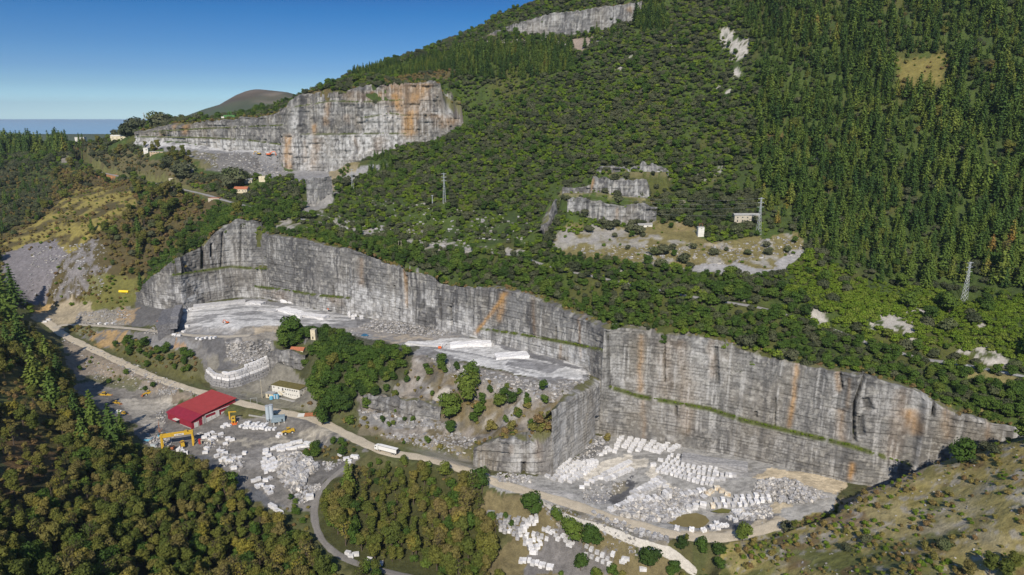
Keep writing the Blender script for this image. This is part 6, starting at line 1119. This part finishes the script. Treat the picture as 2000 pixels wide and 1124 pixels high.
for i, px in enumerate((779, 784)):
    g_ = G(px, 490); t = thing('wooden_pole', ('left' if i == 0 else 'right') + ' one of two pale wooden poles above the quarry rim', 'pole', g_, 0, 'pair of wooden poles'); MB().cyl((0, 0, -1), (0, 0, 9), .2, .14, 6).build('pole_shaft', M_WOOD, t); MB().box((0, 0, 8.2), (1.4, .12, .12)).build('crossarm', M_WOOD, t)
def wire(label, a, b, sag):
    m = MB(); a, b = Vector(a), Vector(b); pts = [a.lerp(b, i / 24) - Vector((0, 0, sag * 4 * (i / 24) * (1 - i / 24))) for i in range(25)]
    for p, q in zip(pts[:-1], pts[1:]): m.cyl(p, q, .03, n=3, cap=False)
    return tag(m.build('power_cable', M_WIRE), label, 'cable', 'cables strung between pylons')
ga, ha = py_['a']; gb, hb = py_['b']
for i, f in enumerate((.97, .86, .74, .55)):
    wire('%s power cable crossing the terrace from its pylon to the left' % ('highest', 'second highest', 'third highest', 'lowest')[i], (ga[0] - 2, ga[1], ga[2] + ha * f), (ga[0] - 150, ga[1] + 70, ga[2] + ha * f + 2), 6)
for i, f in enumerate((.97, .86, .74)):
    wire('%s power cable between the terrace pylon and the far right pylon' % ('upper', 'middle', 'lower')[i], (ga[0] + 1, ga[1], ga[2] + ha * f), (gb[0] - 1, gb[1], gb[2] + hb * f), 7); wire('%s power cable running off to the right from the far right pylon' % ('upper', 'middle', 'lower')[i], (gb[0] + 2, gb[1], gb[2] + hb * f), (gb[0] + 170, gb[1] - 10, gb[2] + hb * f - 5), 5)
# guardrail of the mountain road
D = HR['hill']; X_, Y_ = proj(D[:, 0], D[:, 1], D[:, 2]); Nn_h = normals(D)
for j, (xa, xb, lb) in enumerate(((1870, 2010, 'steel guardrail along the mountain road at the far right'), (1590, 1640, 'short steel guardrail below the grey rock scar'), (560, 640, 'steel guardrail along the mountain road above the quarry rim at the left'), (1080, 1130, 'short white guardrail in the middle of the mountain road'))):
    m = MB(); idx = np.nonzero((X_ > xa) & (X_ < xb))[0]; t = thing('guardrail', lb, 'guardrail', tuple(D[idx[0]]))
    Pp = [Vector((D[i, 0] - Nn_h[i, 0] * 3.4, D[i, 1] - Nn_h[i, 1] * 3.4, D[i, 2] + .9)) - Vector(tuple(D[idx[0]])) for i in idx]
    for p, q in zip(Pp[:-1], Pp[1:]): m.box(tuple((p + q) / 2), ((q - p).length + .05, .1, .4), rz=math.atan2(q.y - p.y, q.x - p.x))
    m.build('rail', M_STEEL, t)
    for p in Pp[::2]: MB().box((p.x, p.y, p.z - .5), (.14, .14, 1.2)).build('post', M_STEEL, t)
# ================================================================ marble blocks
def marble(name, c0, c1, c2):
    t = NT(name); oi = t.n('ObjectInfo'); g = t.n('NewGeometry'); n = t.n('TexNoise', i_Scale=.7, i_Detail=6.0); t.l(g.outputs['Position'], n.inputs['Vector'])
    r = t.ramp([(.3, c0), (.5, c1), (.7, c2)]); t.l(n.outputs[0], r.inputs[0]); m = t.n('MapRange', i_3=.6, i_4=1.05); t.l(oi.outputs['Random'], m.inputs[0])
    v = t.n('VectorMath', operation='SCALE'); t.l(r.outputs[0], v.inputs[0]); t.l(m.outputs[0], v.inputs['Scale']); t.l(v.outputs[0], t.b.inputs['Base Color']); t.b.inputs['Roughness'].default_value = .8
    b = t.n('Bump', i_Strength=.4, i_Distance=.15); t.l(n.outputs[0], b.inputs['Height']); t.l(b.outputs[0], t.b.inputs['Normal']); return t.m
M_MARB = marble('white_marble', (.50, .50, .51), (.62, .62, .63), (.74, .74, .74)); M_MARBG = marble('grey_marble', (.26, .26, .27), (.34, .34, .35), (.44, .44, .44)); M_MARBW = marble('stained_marble', (.50, .36, .20), (.62, .55, .44), (.70, .68, .62))
def block_mesh(seed, l, w, h, mat, rag=.05):
    rg = random.Random(seed); b = bmesh.new(); bmesh.ops.create_cube(b, size=1); bmesh.ops.subdivide_edges(b, edges=b.edges, cuts=2, use_grid_fill=True)
    for v in b.verts: v.co = Vector((v.co.x * l, v.co.y * w, (v.co.z + .5) * h)) + Vector([rg.uniform(-rag, rag) for _ in range(3)])
    me = bpy.data.meshes.new('marble_block'); b.to_mesh(me); b.free(); me.materials.append(mat); return me
BP = [block_mesh(i, 2.9 + .35 * (i % 3), 1.9 + .2 * (i % 2), 1.5 + .14 * (i % 4), M_MARB) for i in range(6)]; BG = [block_mesh(20 + i, 2.7, 2.0, 1.8, M_MARBG, .09) for i in range(3)]; BW = [block_mesh(30 + i, 3.2, 2.2, 2.0, M_MARBW, .1) for i in range(3)]; BR = [block_mesh(40 + i, 2.4, 2.1, 2.0, M_MARB, .2) for i in range(4)]
BLK = []                                          # (x, y, z, yaw, mesh, phrase, order words, level)
brg = random.Random(11)
def row(ph, a, b, n, lv=1, along=False, meshes=None, z=None, jit=.25, lvp=1.0, tilt=False):
    px = np.linspace(a[0], b[0], n) if n > 1 else np.array([a[0]]); py = np.linspace(a[1], b[1], n) if n > 1 else np.array([a[1]]); P = hit(px, py); yw = math.atan2(P[-1][1] - P[0][1], P[-1][0] - P[0][0]) if n > 1 else brg.uniform(-.6, .6)
    if not along and n > 1: yw += math.pi / 2
    for i, p in enumerate(P):
        zz = p[2] - .1
        for l_ in range(lv):
            if l_ and brg.random() > lvp: break
            me = brg.choice(meshes or BP); BLK.append((p[0] + brg.uniform(-jit, jit), p[1] + brg.uniform(-jit, jit), zz, yw + brg.uniform(-.09, .09) + (brg.uniform(-.5, .5) if tilt else 0), me, ph, (i, n, l_, lv))); zz += 1.7
def many(ph, pts, **k):
    for p in pts: row(ph, p, p, 1, **k)
A_ = 'left pit field beside the pillar wall'
for i, r_ in enumerate((((1089, 924), (1112, 903), 6), ((1080, 938), (1130, 906), 9), ((1095, 943), (1140, 909), 9), ((1113, 943), (1150, 914), 8), ((1128, 936), (1160, 915), 6))): row('%s row of the %s' % (('first', 'second', 'third', 'fourth', 'fifth')[i], A_), *r_)
many(A_, [(1069, 934), (1143, 907), (1150, 904)]); row('tall stack at the top of the ' + A_, (1147, 912), (1164, 908), 4, 2)
for i, r_ in enumerate((((1201, 884), (1215, 853), 7), ((1220, 875), (1232, 858), 5), ((1230, 884), (1246, 861), 7), ((1245, 883), (1260, 861), 7), ((1262, 880), (1276, 866), 4), ((1274, 883), (1288, 873), 3), ((1285, 886), (1298, 875), 3), ((1297, 880), (1304, 868), 3), ((1308, 883), (1324, 874), 4))): row('%s column against the pit back wall' % ('first', 'second', 'third', 'fourth', 'fifth', 'sixth', 'seventh', 'eighth', 'ninth')[i], *r_, lv=1)
many('cluster left of the pit back wall columns', [(1190, 883), (1182, 887), (1173, 891), (1186, 878)])
row('middle pit row beside the dusty turning area', (1178, 932), (1230, 906), 12); row('second middle pit row', (1184, 940), (1232, 920), 9); many('short middle pit row at the left', [(1137, 954), (1146, 949), (1155, 944), (1163, 939), (1172, 936)])
for k in range(6):
    f = k / 5; s_ = (lerp(1286, 1312, f), lerp(923, 892, f)); e_ = (lerp(1390, 1402, f), lerp(950, 908, f)); row('%s row of the large right pit field' % ('front', 'second', 'third', 'fourth', 'fifth', 'back')[k], s_, e_, 13 - k, 1, along=False, jit=.3)
row('row right of the large pit field', (1400, 930), (1436, 933), 5, jit=.6); many('end of the large pit field', [(1402, 940), (1412, 938), (1290, 903), (1276, 912)])
row('front stack row of the pit centre', (1192, 999), (1256, 974), 11, 2, lvp=.5); row('upright stack of the pit centre', (1260, 984), (1306, 974), 8, 3, lvp=.7); row('pit centre row behind the upright stack', (1236, 966), (1288, 938), 10); row('second pit centre row', (1256, 964), (1296, 946), 7); many('end of the pit centre row', [(1300, 955), (1292, 952)])
row('thin row at the right of the pit centre', (1332, 970), (1374, 961), 6); row('cream-faced row beside the green puddle', (1392, 992), (1480, 988), 8, meshes=BP + BW[:1], jit=.4); row('row behind the cream-faced row', (1398, 982), (1500, 982), 9, meshes=BP + BG[:1], jit=.5); row('upper row of the right pit heap', (1438, 974), (1500, 974), 6, meshes=BP, jit=.5)
many('rusty boulders behind the cream-faced row', [(1400, 958), (1409, 962), (1388, 964), (1421, 970), (1382, 968)], meshes=BW, lv=1); many('white stack at the edge of the brown pond', [(1345, 1000), (1357, 996), (1372, 993), (1352, 992)], lv=2, lvp=.6)
many('rough heap left of the brown pond', [(1310, 1012), (1318, 1014), (1326, 1012), (1334, 1006), (1316, 1006), (1324, 1003), (1332, 999), (1318, 998), (1281, 1004), (1308, 1002)], meshes=BR, tilt=True); many('rough heap right of the brown pond', [(1426, 1016), (1436, 1020), (1446, 1014), (1454, 1012), (1440, 1008), (1462, 1010), (1434, 1004), (1444, 1002)], meshes=BR, tilt=True)
many('rough cluster by the pit loop road', [(1392, 1034), (1402, 1036), (1410, 1032), (1400, 1028), (1418, 1030), (1322, 1035), (1351, 1039), (1374, 1041)], meshes=BR, tilt=True)
row('row in front of the silos', (472, 836), (536, 841), 11, jit=.4); row('second row in front of the silos', (480, 829), (520, 833), 6, jit=.4); many('pair beside the forked loader', [(548, 851), (543, 856)])
row('long row above the yard bushes', (532, 879), (586, 866), 9, along=True); row('front long row above the yard bushes', (546, 883), (604, 872), 9, along=True); many('group at the end of the long yard row', [(598, 870), (606, 869), (611, 873), (602, 875)])
many('pair at the left of the long yard row', [(519, 888), (524, 892), (519, 882)]); row('upper row of the yard stack field', (513, 908), (534, 899), 5, 2, lvp=.6); row('middle row of the yard stack field', (516, 917), (548, 905), 8); row('front row of the yard stack field', (520, 924), (552, 913), 8)
many('loose group on the dark yard track', [(496, 943), (506, 940), (503, 953), (512, 950), (520, 940), (528, 938), (521, 955), (523, 964), (529, 967), (530, 955)], tilt=True); many('lone white block beside the fork track', [(605, 978)], meshes=[block_mesh(77, 4, 3, 2.8, M_MARB, .2)])
row('stepped stack at the bottom of the yard track', (530, 992), (548, 1006), 6, along=True); many('pair left of the scrub by the gantry crane', [(402, 886), (405, 879)]); many('rounded group in front of the gantry crane', [(350, 882), (357, 885), (364, 888), (355, 878)], meshes=BR)
many('scattered group on the left yard edge', [(457, 918), (446, 903), (458, 898), (468, 899), (478, 888), (435, 884), (432, 902), (440, 899), (424, 893), (428, 885), (440, 890), (452, 905)], meshes=BP + BG, tilt=True); many('pale group beside the saw frame', [(446, 861), (431, 851), (420, 858), (412, 862), (440, 870), (453, 862), (405, 853), (416, 849), (400, 858)], meshes=BP + BW[:1], tilt=True)
many('group beside the fork track entrance', [(676, 900), (690, 895), (697, 898), (683, 905), (665, 892)]); many('small row beside the lower fork track', [(680, 1086), (686, 1089), (695, 1086), (722, 1100), (736, 1106), (742, 1103)]); many('pair in front of the blue sheets by the red warehouse', [(441, 832), (448, 834), (436, 836)], meshes=BP)
for k in range(4): row('%s row of the weathered lower store' % ('back', 'second', 'third', 'front')[k], (953 + k * 9, 1010 + k * 10), (1022 - k * 1, 1022 + k * 8), 9 - k, meshes=BG + BP[:1], jit=.7)
row('tall ridge of the lower store', (1016, 1046), (1047, 1020), 8, 2, meshes=BP, lvp=.8)
for k in range(4): row('%s row of the lower block field' % ('back', 'second', 'third', 'front')[k], (1013 + k * 10, 1054 + k * 10), (1080 + k * 2 - k * 14, 1042 + k * 13), 8 - k, meshes=BP + BG[:1], jit=.8)
row('right arm of the lower block field', (1072, 1048), (1106, 1064), 6, meshes=BP, jit=.5); row('row at the bottom edge by the dark pad', (1018, 1098), (1078, 1114), 9, meshes=BP + BG[:1]); many('pair on the grass between the lower stores', [(1115, 1072), (1112, 1080)])
row('upper row of the right lower store', (1146, 1080), (1196, 1096), 6); row('front row of the right lower store', (1145, 1090), (1190, 1108), 5); many('last group of the right lower store', [(1214, 1106), (1222, 1110), (1219, 1104), (1256, 1117)])
row('block stack on the quarry floor near the orange excavator', (682, 620), (726, 612), 8, 3, lvp=.75); many('front of the quarry floor stack', [(690, 624), (706, 624)], meshes=BP + BW, lv=2); row('short row beside the left quarry road', (195, 634), (222, 634), 3); many('small group at the hairpin bend', [(88, 630), (96, 627)])
many('group below the dark slab wall on the marble floor', [(350, 658), (358, 650), (340, 656), (366, 640), (372, 606), (380, 604), (364, 610)], meshes=BP + BG[:1]); row('row at the front edge of the marble floor', (386, 664), (420, 662), 5); many('single warm block on the marble step', [(586, 622)], meshes=BW)
BLK = np.array(BLK, dtype=object); sz = np.array([1 / (b[1] or 1) for b in BLK]); ordr = np.argsort(-sz)
ORD = ('first', 'second', 'third', 'fourth', 'fifth', 'sixth', 'seventh', 'eighth', 'ninth', 'tenth', 'eleventh', 'twelfth', 'thirteenth', 'fourteenth', 'fifteenth')
cnt = {}
for j in ordr[:300]:
    x, y, z, yw, me, ph, (i, n, l_, lv) = BLK[j]; o = link('marble_block', me); o.location = (x, y, z); o.rotation_euler = (brg.uniform(-.03, .03), brg.uniform(-.03, .03), yw)
    tone = 'grey' if me.materials[0] == M_MARBG else ('rust-stained' if me.materials[0] == M_MARBW else 'white')
    if n == 1: cnt[ph] = cnt.get(ph, 0) + 1; who = '%s block of the %s' % (ORD[min(14, cnt[ph] - 1)] + ' ' + tone if l_ == 0 else tone + ' upper', ph) if not ph.startswith(('lone', 'single')) else 'large %s marble block, %s' % (tone, ph)
    else: who = '%s block, %s from left%s, %s' % (tone, ORD[min(14, i)], (', level %s' % ('one', 'two', 'three')[l_]) if lv > 1 else '', ph)
    tag(o, who, 'marble block', 'marble blocks, ' + ph)
rest = BLK[ordr[300:]]
if len(rest):
    V, F, k = [], [], 0
    mb = MB()
    for x, y, z, yw, me, ph, _ in rest:
        R = Matrix.Translation((x, y, z)) @ Matrix.Rotation(yw, 4, 'Z'); vs = [R @ v.co for v in me.vertices]; k = len(mb.v); mb.v += vs; mb.f += [tuple(k + i for i in p.vertices) for p in me.polygons]
    me_ = bpy.data.meshes.new('more_marble_blocks'); me_.from_pydata([tuple(v) for v in mb.v], [], mb.f); me_.materials.append(M_MARB); tag(link('more_marble_blocks', me_), 'remaining white marble blocks at the back of the pit and quarry floor', 'marble blocks', kind='stuff')
# ================================================================ stacked block retaining wall
tb = thing('block_retaining_wall', 'retaining wall of stacked pale marble blocks above the road junction', 'wall', (0, 0, 0)); rg = random.Random(9)
D = dens(RW, .5); D = smooth_line(D, 2); s_ = np.r_[0, np.cumsum(np.hypot(*np.diff(D[:, :2], axis=0).T))]; Nn_ = normals(D); BH = 2.2
rows_ = [MB() for _ in range(14)]
for lvl in range(14):
    x = rg.uniform(0, 2)
    while x < s_[-1] - 2:
        w_ = rg.uniform(2.8, 4.8); i = int(np.searchsorted(s_, x + w_ / 2)); i = min(i, len(D) - 1); p, n = D[i], Nn_[i]; back = .45 * lvl; X_, Y_ = p[0] + n[0] * back, p[1] + n[1] * back; z0 = p[2] - 1 + lvl * BH; px, _p = proj(X_, Y_, z0); zt = float(zat(X_, Y_, prof(RWT, px)))
        if z0 + BH * .6 < zt:
            yw = math.atan2(-n[0], n[1]); rows_[lvl].box((X_, Y_, z0 + BH / 2), (w_ - .3, 1.9 + rg.uniform(-.35, .35), BH - .24), rz=yw + rg.uniform(-.05, .05), taper=rg.uniform(.94, 1))
        x += w_
for m_ in rows_:
    if m_.f: m_.build('block_course', M_MARB if rows_.index(m_) > 2 else M_MARBG, tb, .06)
# ================================================================ loose rock
M_ROCKS = marble('pale_rock', (.36, .33, .28), (.46, .44, .41), (.58, .57, .55)); M_ROCKD = marble('dull_rock', (.20, .19, .18), (.27, .26, .25), (.36, .35, .33))
def rock_mesh(seed, mat):
    rg = random.Random(seed); b = bmesh.new(); bmesh.ops.create_cube(b, size=1); bmesh.ops.subdivide_edges(b, edges=b.edges, cuts=1, use_grid_fill=True); R = Matrix.Rotation(rg.uniform(-.6, .6), 3, 'X') @ Matrix.Rotation(rg.uniform(-.5, .5), 3, 'Y'); d = (rg.uniform(.8, 1.5), rg.uniform(.6, 1.0), rg.uniform(.35, .8))
    for v in b.verts: v.co = R @ Vector([v.co[i] * d[i] * (1 + rg.uniform(-.22, .22)) for i in range(3)])
    me = bpy.data.meshes.new('rock_kind'); b.to_mesh(me); b.free(); me.materials.append(mat); return me
_e = bpy.data.meshes.new('none'); 
PROTO['rock'] = [(rock_mesh(i, m_), _e) for i, m_ in enumerate((M_MARBG, M_ROCKD, M_ROCKS, M_MARBG))]
PROTO['rock2'] = [(rock_mesh(10 + i, m_), _e) for i, m_ in enumerate((M_ROCKD, M_MARBG, M_ROCKS, M_ROCKD))]
_e.materials.append(M_MARBG)
def rubble(name, label, polys, kind='rock'):
    R = []
    for pts, n, s0, s1, heap in polys:
        pl = ppoly(pts); a, b = pl.min(0), pl.max(0); q = RNG.uniform(a, b, (n * 4, 2)); q = q[pip(q[:, 0], q[:, 1], pl)][:n]; c = pl.mean(0); rr = np.hypot(*(q - c).T); rr = rr / (rr.max() + 1e-6)
        sc = s0 + (s1 - s0) * RNG.uniform(size=len(q)) ** 2.2; z = hz(q[:, 0], q[:, 1]) + heap * (1 - rr) * RNG.uniform(.3, 1, len(q)) + sc * .1
        R.append(np.stack([q[:, 0], q[:, 1], z, sc, RNG.uniform(0, 6.28, len(q)), RNG.integers(0, 4, len(q)), q[:, 0] * 0], 1))
    scatter(name, kind, np.concatenate(R), label, 'rubble')
rubble('yard_rubble', 'heap of broken grey marble slabs in the middle of the yard', [([(545, 892), (580, 888), (612, 905), (620, 918), (596, 935), (590, 960), (570, 965), (548, 940), (545, 915)], 900, .8, 4.2, 2.5), ([(560, 935), (600, 930), (600, 985), (585, 985)], 250, .5, 2.0, .5), ([(600, 955), (625, 945), (630, 958), (610, 965)], 200, .4, 1.2, .5), ([(630, 905), (690, 895), (640, 925)], 60, .5, 2, 0), ([(430, 880), (480, 900), (470, 925), (430, 910)], 120, .5, 2.6, .6), ([(380, 845), (450, 850), (450, 880), (400, 875)], 120, .4, 1.8, .2), ([(285, 848), (340, 848), (330, 880), (300, 880)], 160, .5, 1.8, .6), ([(305, 800), (325, 800), (325, 830), (305, 822)], 70, .4, 1.4, .3), ([(305, 764), (345, 766), (345, 775), (310, 775)], 160, .3, 1.0, .8)])
rubble('pit_rubble', 'field of broken grey rock in the pit', [([(1196, 1000), (1230, 985), (1300, 985), (1380, 972), (1340, 1000), (1310, 1022), (1260, 1020), (1210, 1008)], 1100, .6, 3.4, 1.2), ([(1480, 940), (1540, 938), (1590, 958), (1620, 975), (1580, 985), (1500, 985), (1470, 965)], 1100, .4, 2.4, 1.8), ([(1440, 1000), (1500, 985), (1510, 1010), (1460, 1020)], 380, .4, 2.2, 1), ([(1140, 860), (1186, 852), (1190, 880), (1140, 905), (1112, 910)], 260, .4, 1.8, 1.2), ([(1135, 935), (1180, 950), (1240, 930), (1180, 990), (1140, 985)], 260, .3, 1.2, .4), ([(965, 925), (1040, 932), (1040, 945), (975, 945)], 260, .4, 1.6, .8), ([(1290, 950), (1380, 965), (1330, 985), (1280, 975)], 300, .5, 2.0, .3), ([(1150, 1000), (1290, 1045), (1310, 1065), (1230, 1050)], 160, .4, 2.6, .3)])
rubble('quarry_rubble', 'crushed rock and boulders strewn over the upper quarry floor and scree', [([(730, 625), (800, 622), (890, 650), (860, 660), (740, 652), (700, 640)], 1400, .4, 1.9, 1.5), ([(440, 672), (530, 668), (530, 700), (480, 712), (445, 705)], 800, .4, 2.2, .4), ([(300, 635), (360, 640), (350, 660), (280, 655)], 260, .4, 1.8, .5), ([(150, 612), (250, 606), (260, 636), (150, 634)], 300, .4, 1.9, .4), ([(840, 700), (1060, 750), (1180, 745), (1100, 790), (900, 760)], 900, .4, 2.4, .2), ([(640, 640), (700, 645), (700, 660), (620, 655)], 100, .4, 1.4, 0), ([(700, 800), (860, 825), (880, 840), (760, 835)], 260, .5, 2.6, .2), ([(740, 850), (900, 850), (1040, 900), (940, 910), (800, 870)], 420, .4, 2.0, 0), ([(150, 690), (300, 735), (420, 785), (300, 772), (180, 740)], 700, .3, 1.4, 0), ([(130, 655), (300, 728), (440, 786), (430, 792), (280, 738), (120, 668)], 500, .4, 1.6, 0)], 'rock2')
rubble('slope_boulders', 'pale boulders and outcrops dotted over grassy slopes', [(mound, 450, .2, .9, 0), ([(1100, 480), (1380, 480), (1560, 460), (1570, 500), (1400, 520), (1150, 500)], 600, .4, 2.2, 0), ([(620, 420), (1000, 490), (1000, 500), (700, 465)], 500, .5, 2.8, 0), ([(70, 480), (210, 475), (200, 580), (40, 590)], 500, .5, 2.2, 0), ([(700, 380), (1050, 430), (1040, 480), (700, 440)], 300, .5, 2.8, 0), ([(1040, 970), (1300, 1080), (1280, 1100), (1100, 1060)], 300, .4, 1.6, 0), ([(380, 300), (560, 300), (560, 350), (440, 345)], 600, .6, 2.8, 0)], 'rock2')
# ================================================================ pond
def pond(name, pts, z, col):
    pl = np.array([PZ(px, py, z) for px, py in pts]); c = pl.mean(0); n = len(pl); me = bpy.data.meshes.new(name); me.from_pydata([tuple(c)] + [tuple(p) for p in pl], [], [(0, i + 1, (i + 1) % n + 1) for i in range(n)]); me.materials.append(mt(name + '_surface', col, rough=.18, spec=.5, var=.15, scale=.15)); tag(link(name, me), kind='structure')
zp = float(hz(*PZ(1345, 1024, 8.3)[:2])) + .35
pond('pit_pond', [(1278, 1030), (1292, 1020), (1315, 1014), (1335, 1005), (1360, 1002), (1378, 1008), (1386, 1018), (1378, 1026), (1362, 1036), (1338, 1036), (1310, 1032), (1290, 1036)], 10.0, (.16, .13, .05))
pond('green_puddle', [(1388, 999), (1410, 993), (1428, 996), (1424, 1002), (1402, 1002)], 10.2, (.13, .13, .03))
# ================================================================ low marble steps on the white floors
def step(name, a, b, h, depth, z):
    A_, Bp = PZ(a[0], a[1], z), PZ(b[0], b[1], z); o_, yw = frame2(A_, Bp); Ln = math.dist(A_[:2], Bp[:2]); me = bpy.data.meshes.new(name); bm = bmesh.new(); bmesh.ops.create_cube(bm, size=1); bmesh.ops.subdivide_edges(bm, edges=bm.edges, cuts=5, use_grid_fill=True); rg = random.Random(int(a[0]))
    for v in bm.verts: v.co = Vector(((v.co.x + .5) * Ln, (v.co.y + .5) * depth, v.co.z * h * 2)) + Vector([rg.uniform(-.25, .25) for _ in range(3)])
    bm.to_mesh(me); bm.free(); me.materials.append(M_MARB); o = link(name, me); o.location = (o_[0], o_[1], z); o.rotation_euler = (0, 0, yw); return tag(o, kind='structure')
for a, b, h, dp, z in (((378, 606), (480, 596), 3.2, 9, 47.5), ((480, 598), (510, 600), 3.4, 8, 47.5), ((502, 612), (536, 616), 3.4, 7, 47.5), ((540, 612), (576, 622), 4, 10, 47.5), ((576, 622), (632, 628), 3.6, 9, 47.5), ((548, 592), (590, 598), 3.2, 5, 48), ((880, 682), (960, 678), 3.0, 8, 51), ((970, 706), (1034, 702), 2.8, 10, 51.6), ((792, 676), (868, 682), 2.2, 6, 50), ((1330, 905), (1460, 925), 3.5, 8, 12.5)): step('marble_step', a, b, h, dp, z)
st_ = [o for o in bpy.data.objects if o.name.startswith('marble_step')][-1]; st_.data.materials[0] = M_MARBG
# dark block-cut slab wall at the left end of the quarry
a, b = PZ(347, 642, 46.5), PZ(358, 608, 47); o_, yw = frame2(a, b); sw = thing('slab_wall', 'dark block-cut rock spur standing at the left end of the marble floor', 'rock', o_, yw)
m_ = MB(); Ln = math.dist(a[:2], b[:2]); rg = random.Random(2)
for i in range(int(Ln / 2.6)):
    for l_ in range(3):
        if l_ * 2.6 < 9.5 - abs(i * 2.6 - Ln * .75) * .15: m_.box((i * 2.6 + 1.3, 3 + rg.uniform(-.25, .25), l_ * 2.6 + 1), (2.5, 6, 2.5), rz=rg.uniform(-.03, .03))
M_SLAB = marble('dark_cut_rock', (.10, .10, .11), (.15, .15, .16), (.22, .22, .23)); m_.build('cut_face', M_SLAB, sw, .08); rc_ = link('rock_core', block_mesh(5, Ln * .95, 13, 13.5, M_SLAB, .9), sw); rc_.location = (Ln / 2, 9.5, -9)
# ================================================================ dust behind the truck
p_, a_ = road_at(872); t = NT('dust'); tr = t.t; tr.nodes.remove(t.b); out = tr.nodes['Material Output']
pv = t.n('VolumePrincipled'); pv.inputs['Color'].default_value = (.80, .76, .68, 1); tc = t.n('TexCoord'); n = t.n('TexNoise', i_Scale=2.6, i_Detail=3.0); t.l(tc.outputs['Object'], n.inputs['Vector'])
vl = t.n('VectorMath', operation='LENGTH'); t.l(tc.outputs['Object'], vl.inputs[0]); fo = t.n('MapRange', i_1=1.0, i_2=.35, i_3=0.0, i_4=1.0); t.l(vl.outputs['Value'], fo.inputs[0]); mr = t.n('MapRange', i_1=.38, i_2=.75, i_3=0, i_4=.32); t.l(n.outputs[0], mr.inputs[0])
mu = t.n('Math', operation='MULTIPLY'); t.l(fo.outputs[0], mu.inputs[0]); t.l(mr.outputs[0], mu.inputs[1]); t.l(mu.outputs[0], pv.inputs['Density']); t.l(pv.outputs[0], out.inputs['Volume'])
b = bmesh.new(); bmesh.ops.create_icosphere(b, subdivisions=3, radius=1); me = bpy.data.meshes.new('dust_cloud'); b.to_mesh(me); b.free(); me.materials.append(t.m); o = link('dust_cloud', me); o.location = (p_[0], p_[1] + 3, p_[2] + 1.5); o.scale = (34, 6, 4.5); o.rotation_euler = (0, 0, a_); tag(o, 'thin pale dust trailing behind the white lorry on the haul road', 'dust', kind='stuff')
# ================================================================ haze
t = NT('haze_air'); t.t.nodes.remove(t.b); pv = t.n('VolumePrincipled'); pv.inputs['Color'].default_value = (.74, .86, 1, 1); pv.inputs['Density'].default_value = HAZE; pv.inputs['Anisotropy'].default_value = .2; t.l(pv.outputs[0], t.t.nodes['Material Output'].inputs['Volume'])
me = bpy.data.meshes.new('haze'); X_, Y_, Zb, Zt = 28000, 27000, -420, 720
me.from_pydata([(-X_, -1500, Zb), (X_, -1500, Zb), (X_, Y_, Zb), (-X_, Y_, Zb), (-X_, -1500, Zt), (X_, -1500, Zt), (X_, Y_, Zt), (-X_, Y_, Zt)], [], [(0, 3, 2, 1), (4, 5, 6, 7), (0, 1, 5, 4), (1, 2, 6, 5), (2, 3, 7, 6), (3, 0, 4, 7)]); me.materials.append(t.m); tag(link('haze', me), 'thin blue haze filling the air over the whole valley', 'haze', kind='stuff')
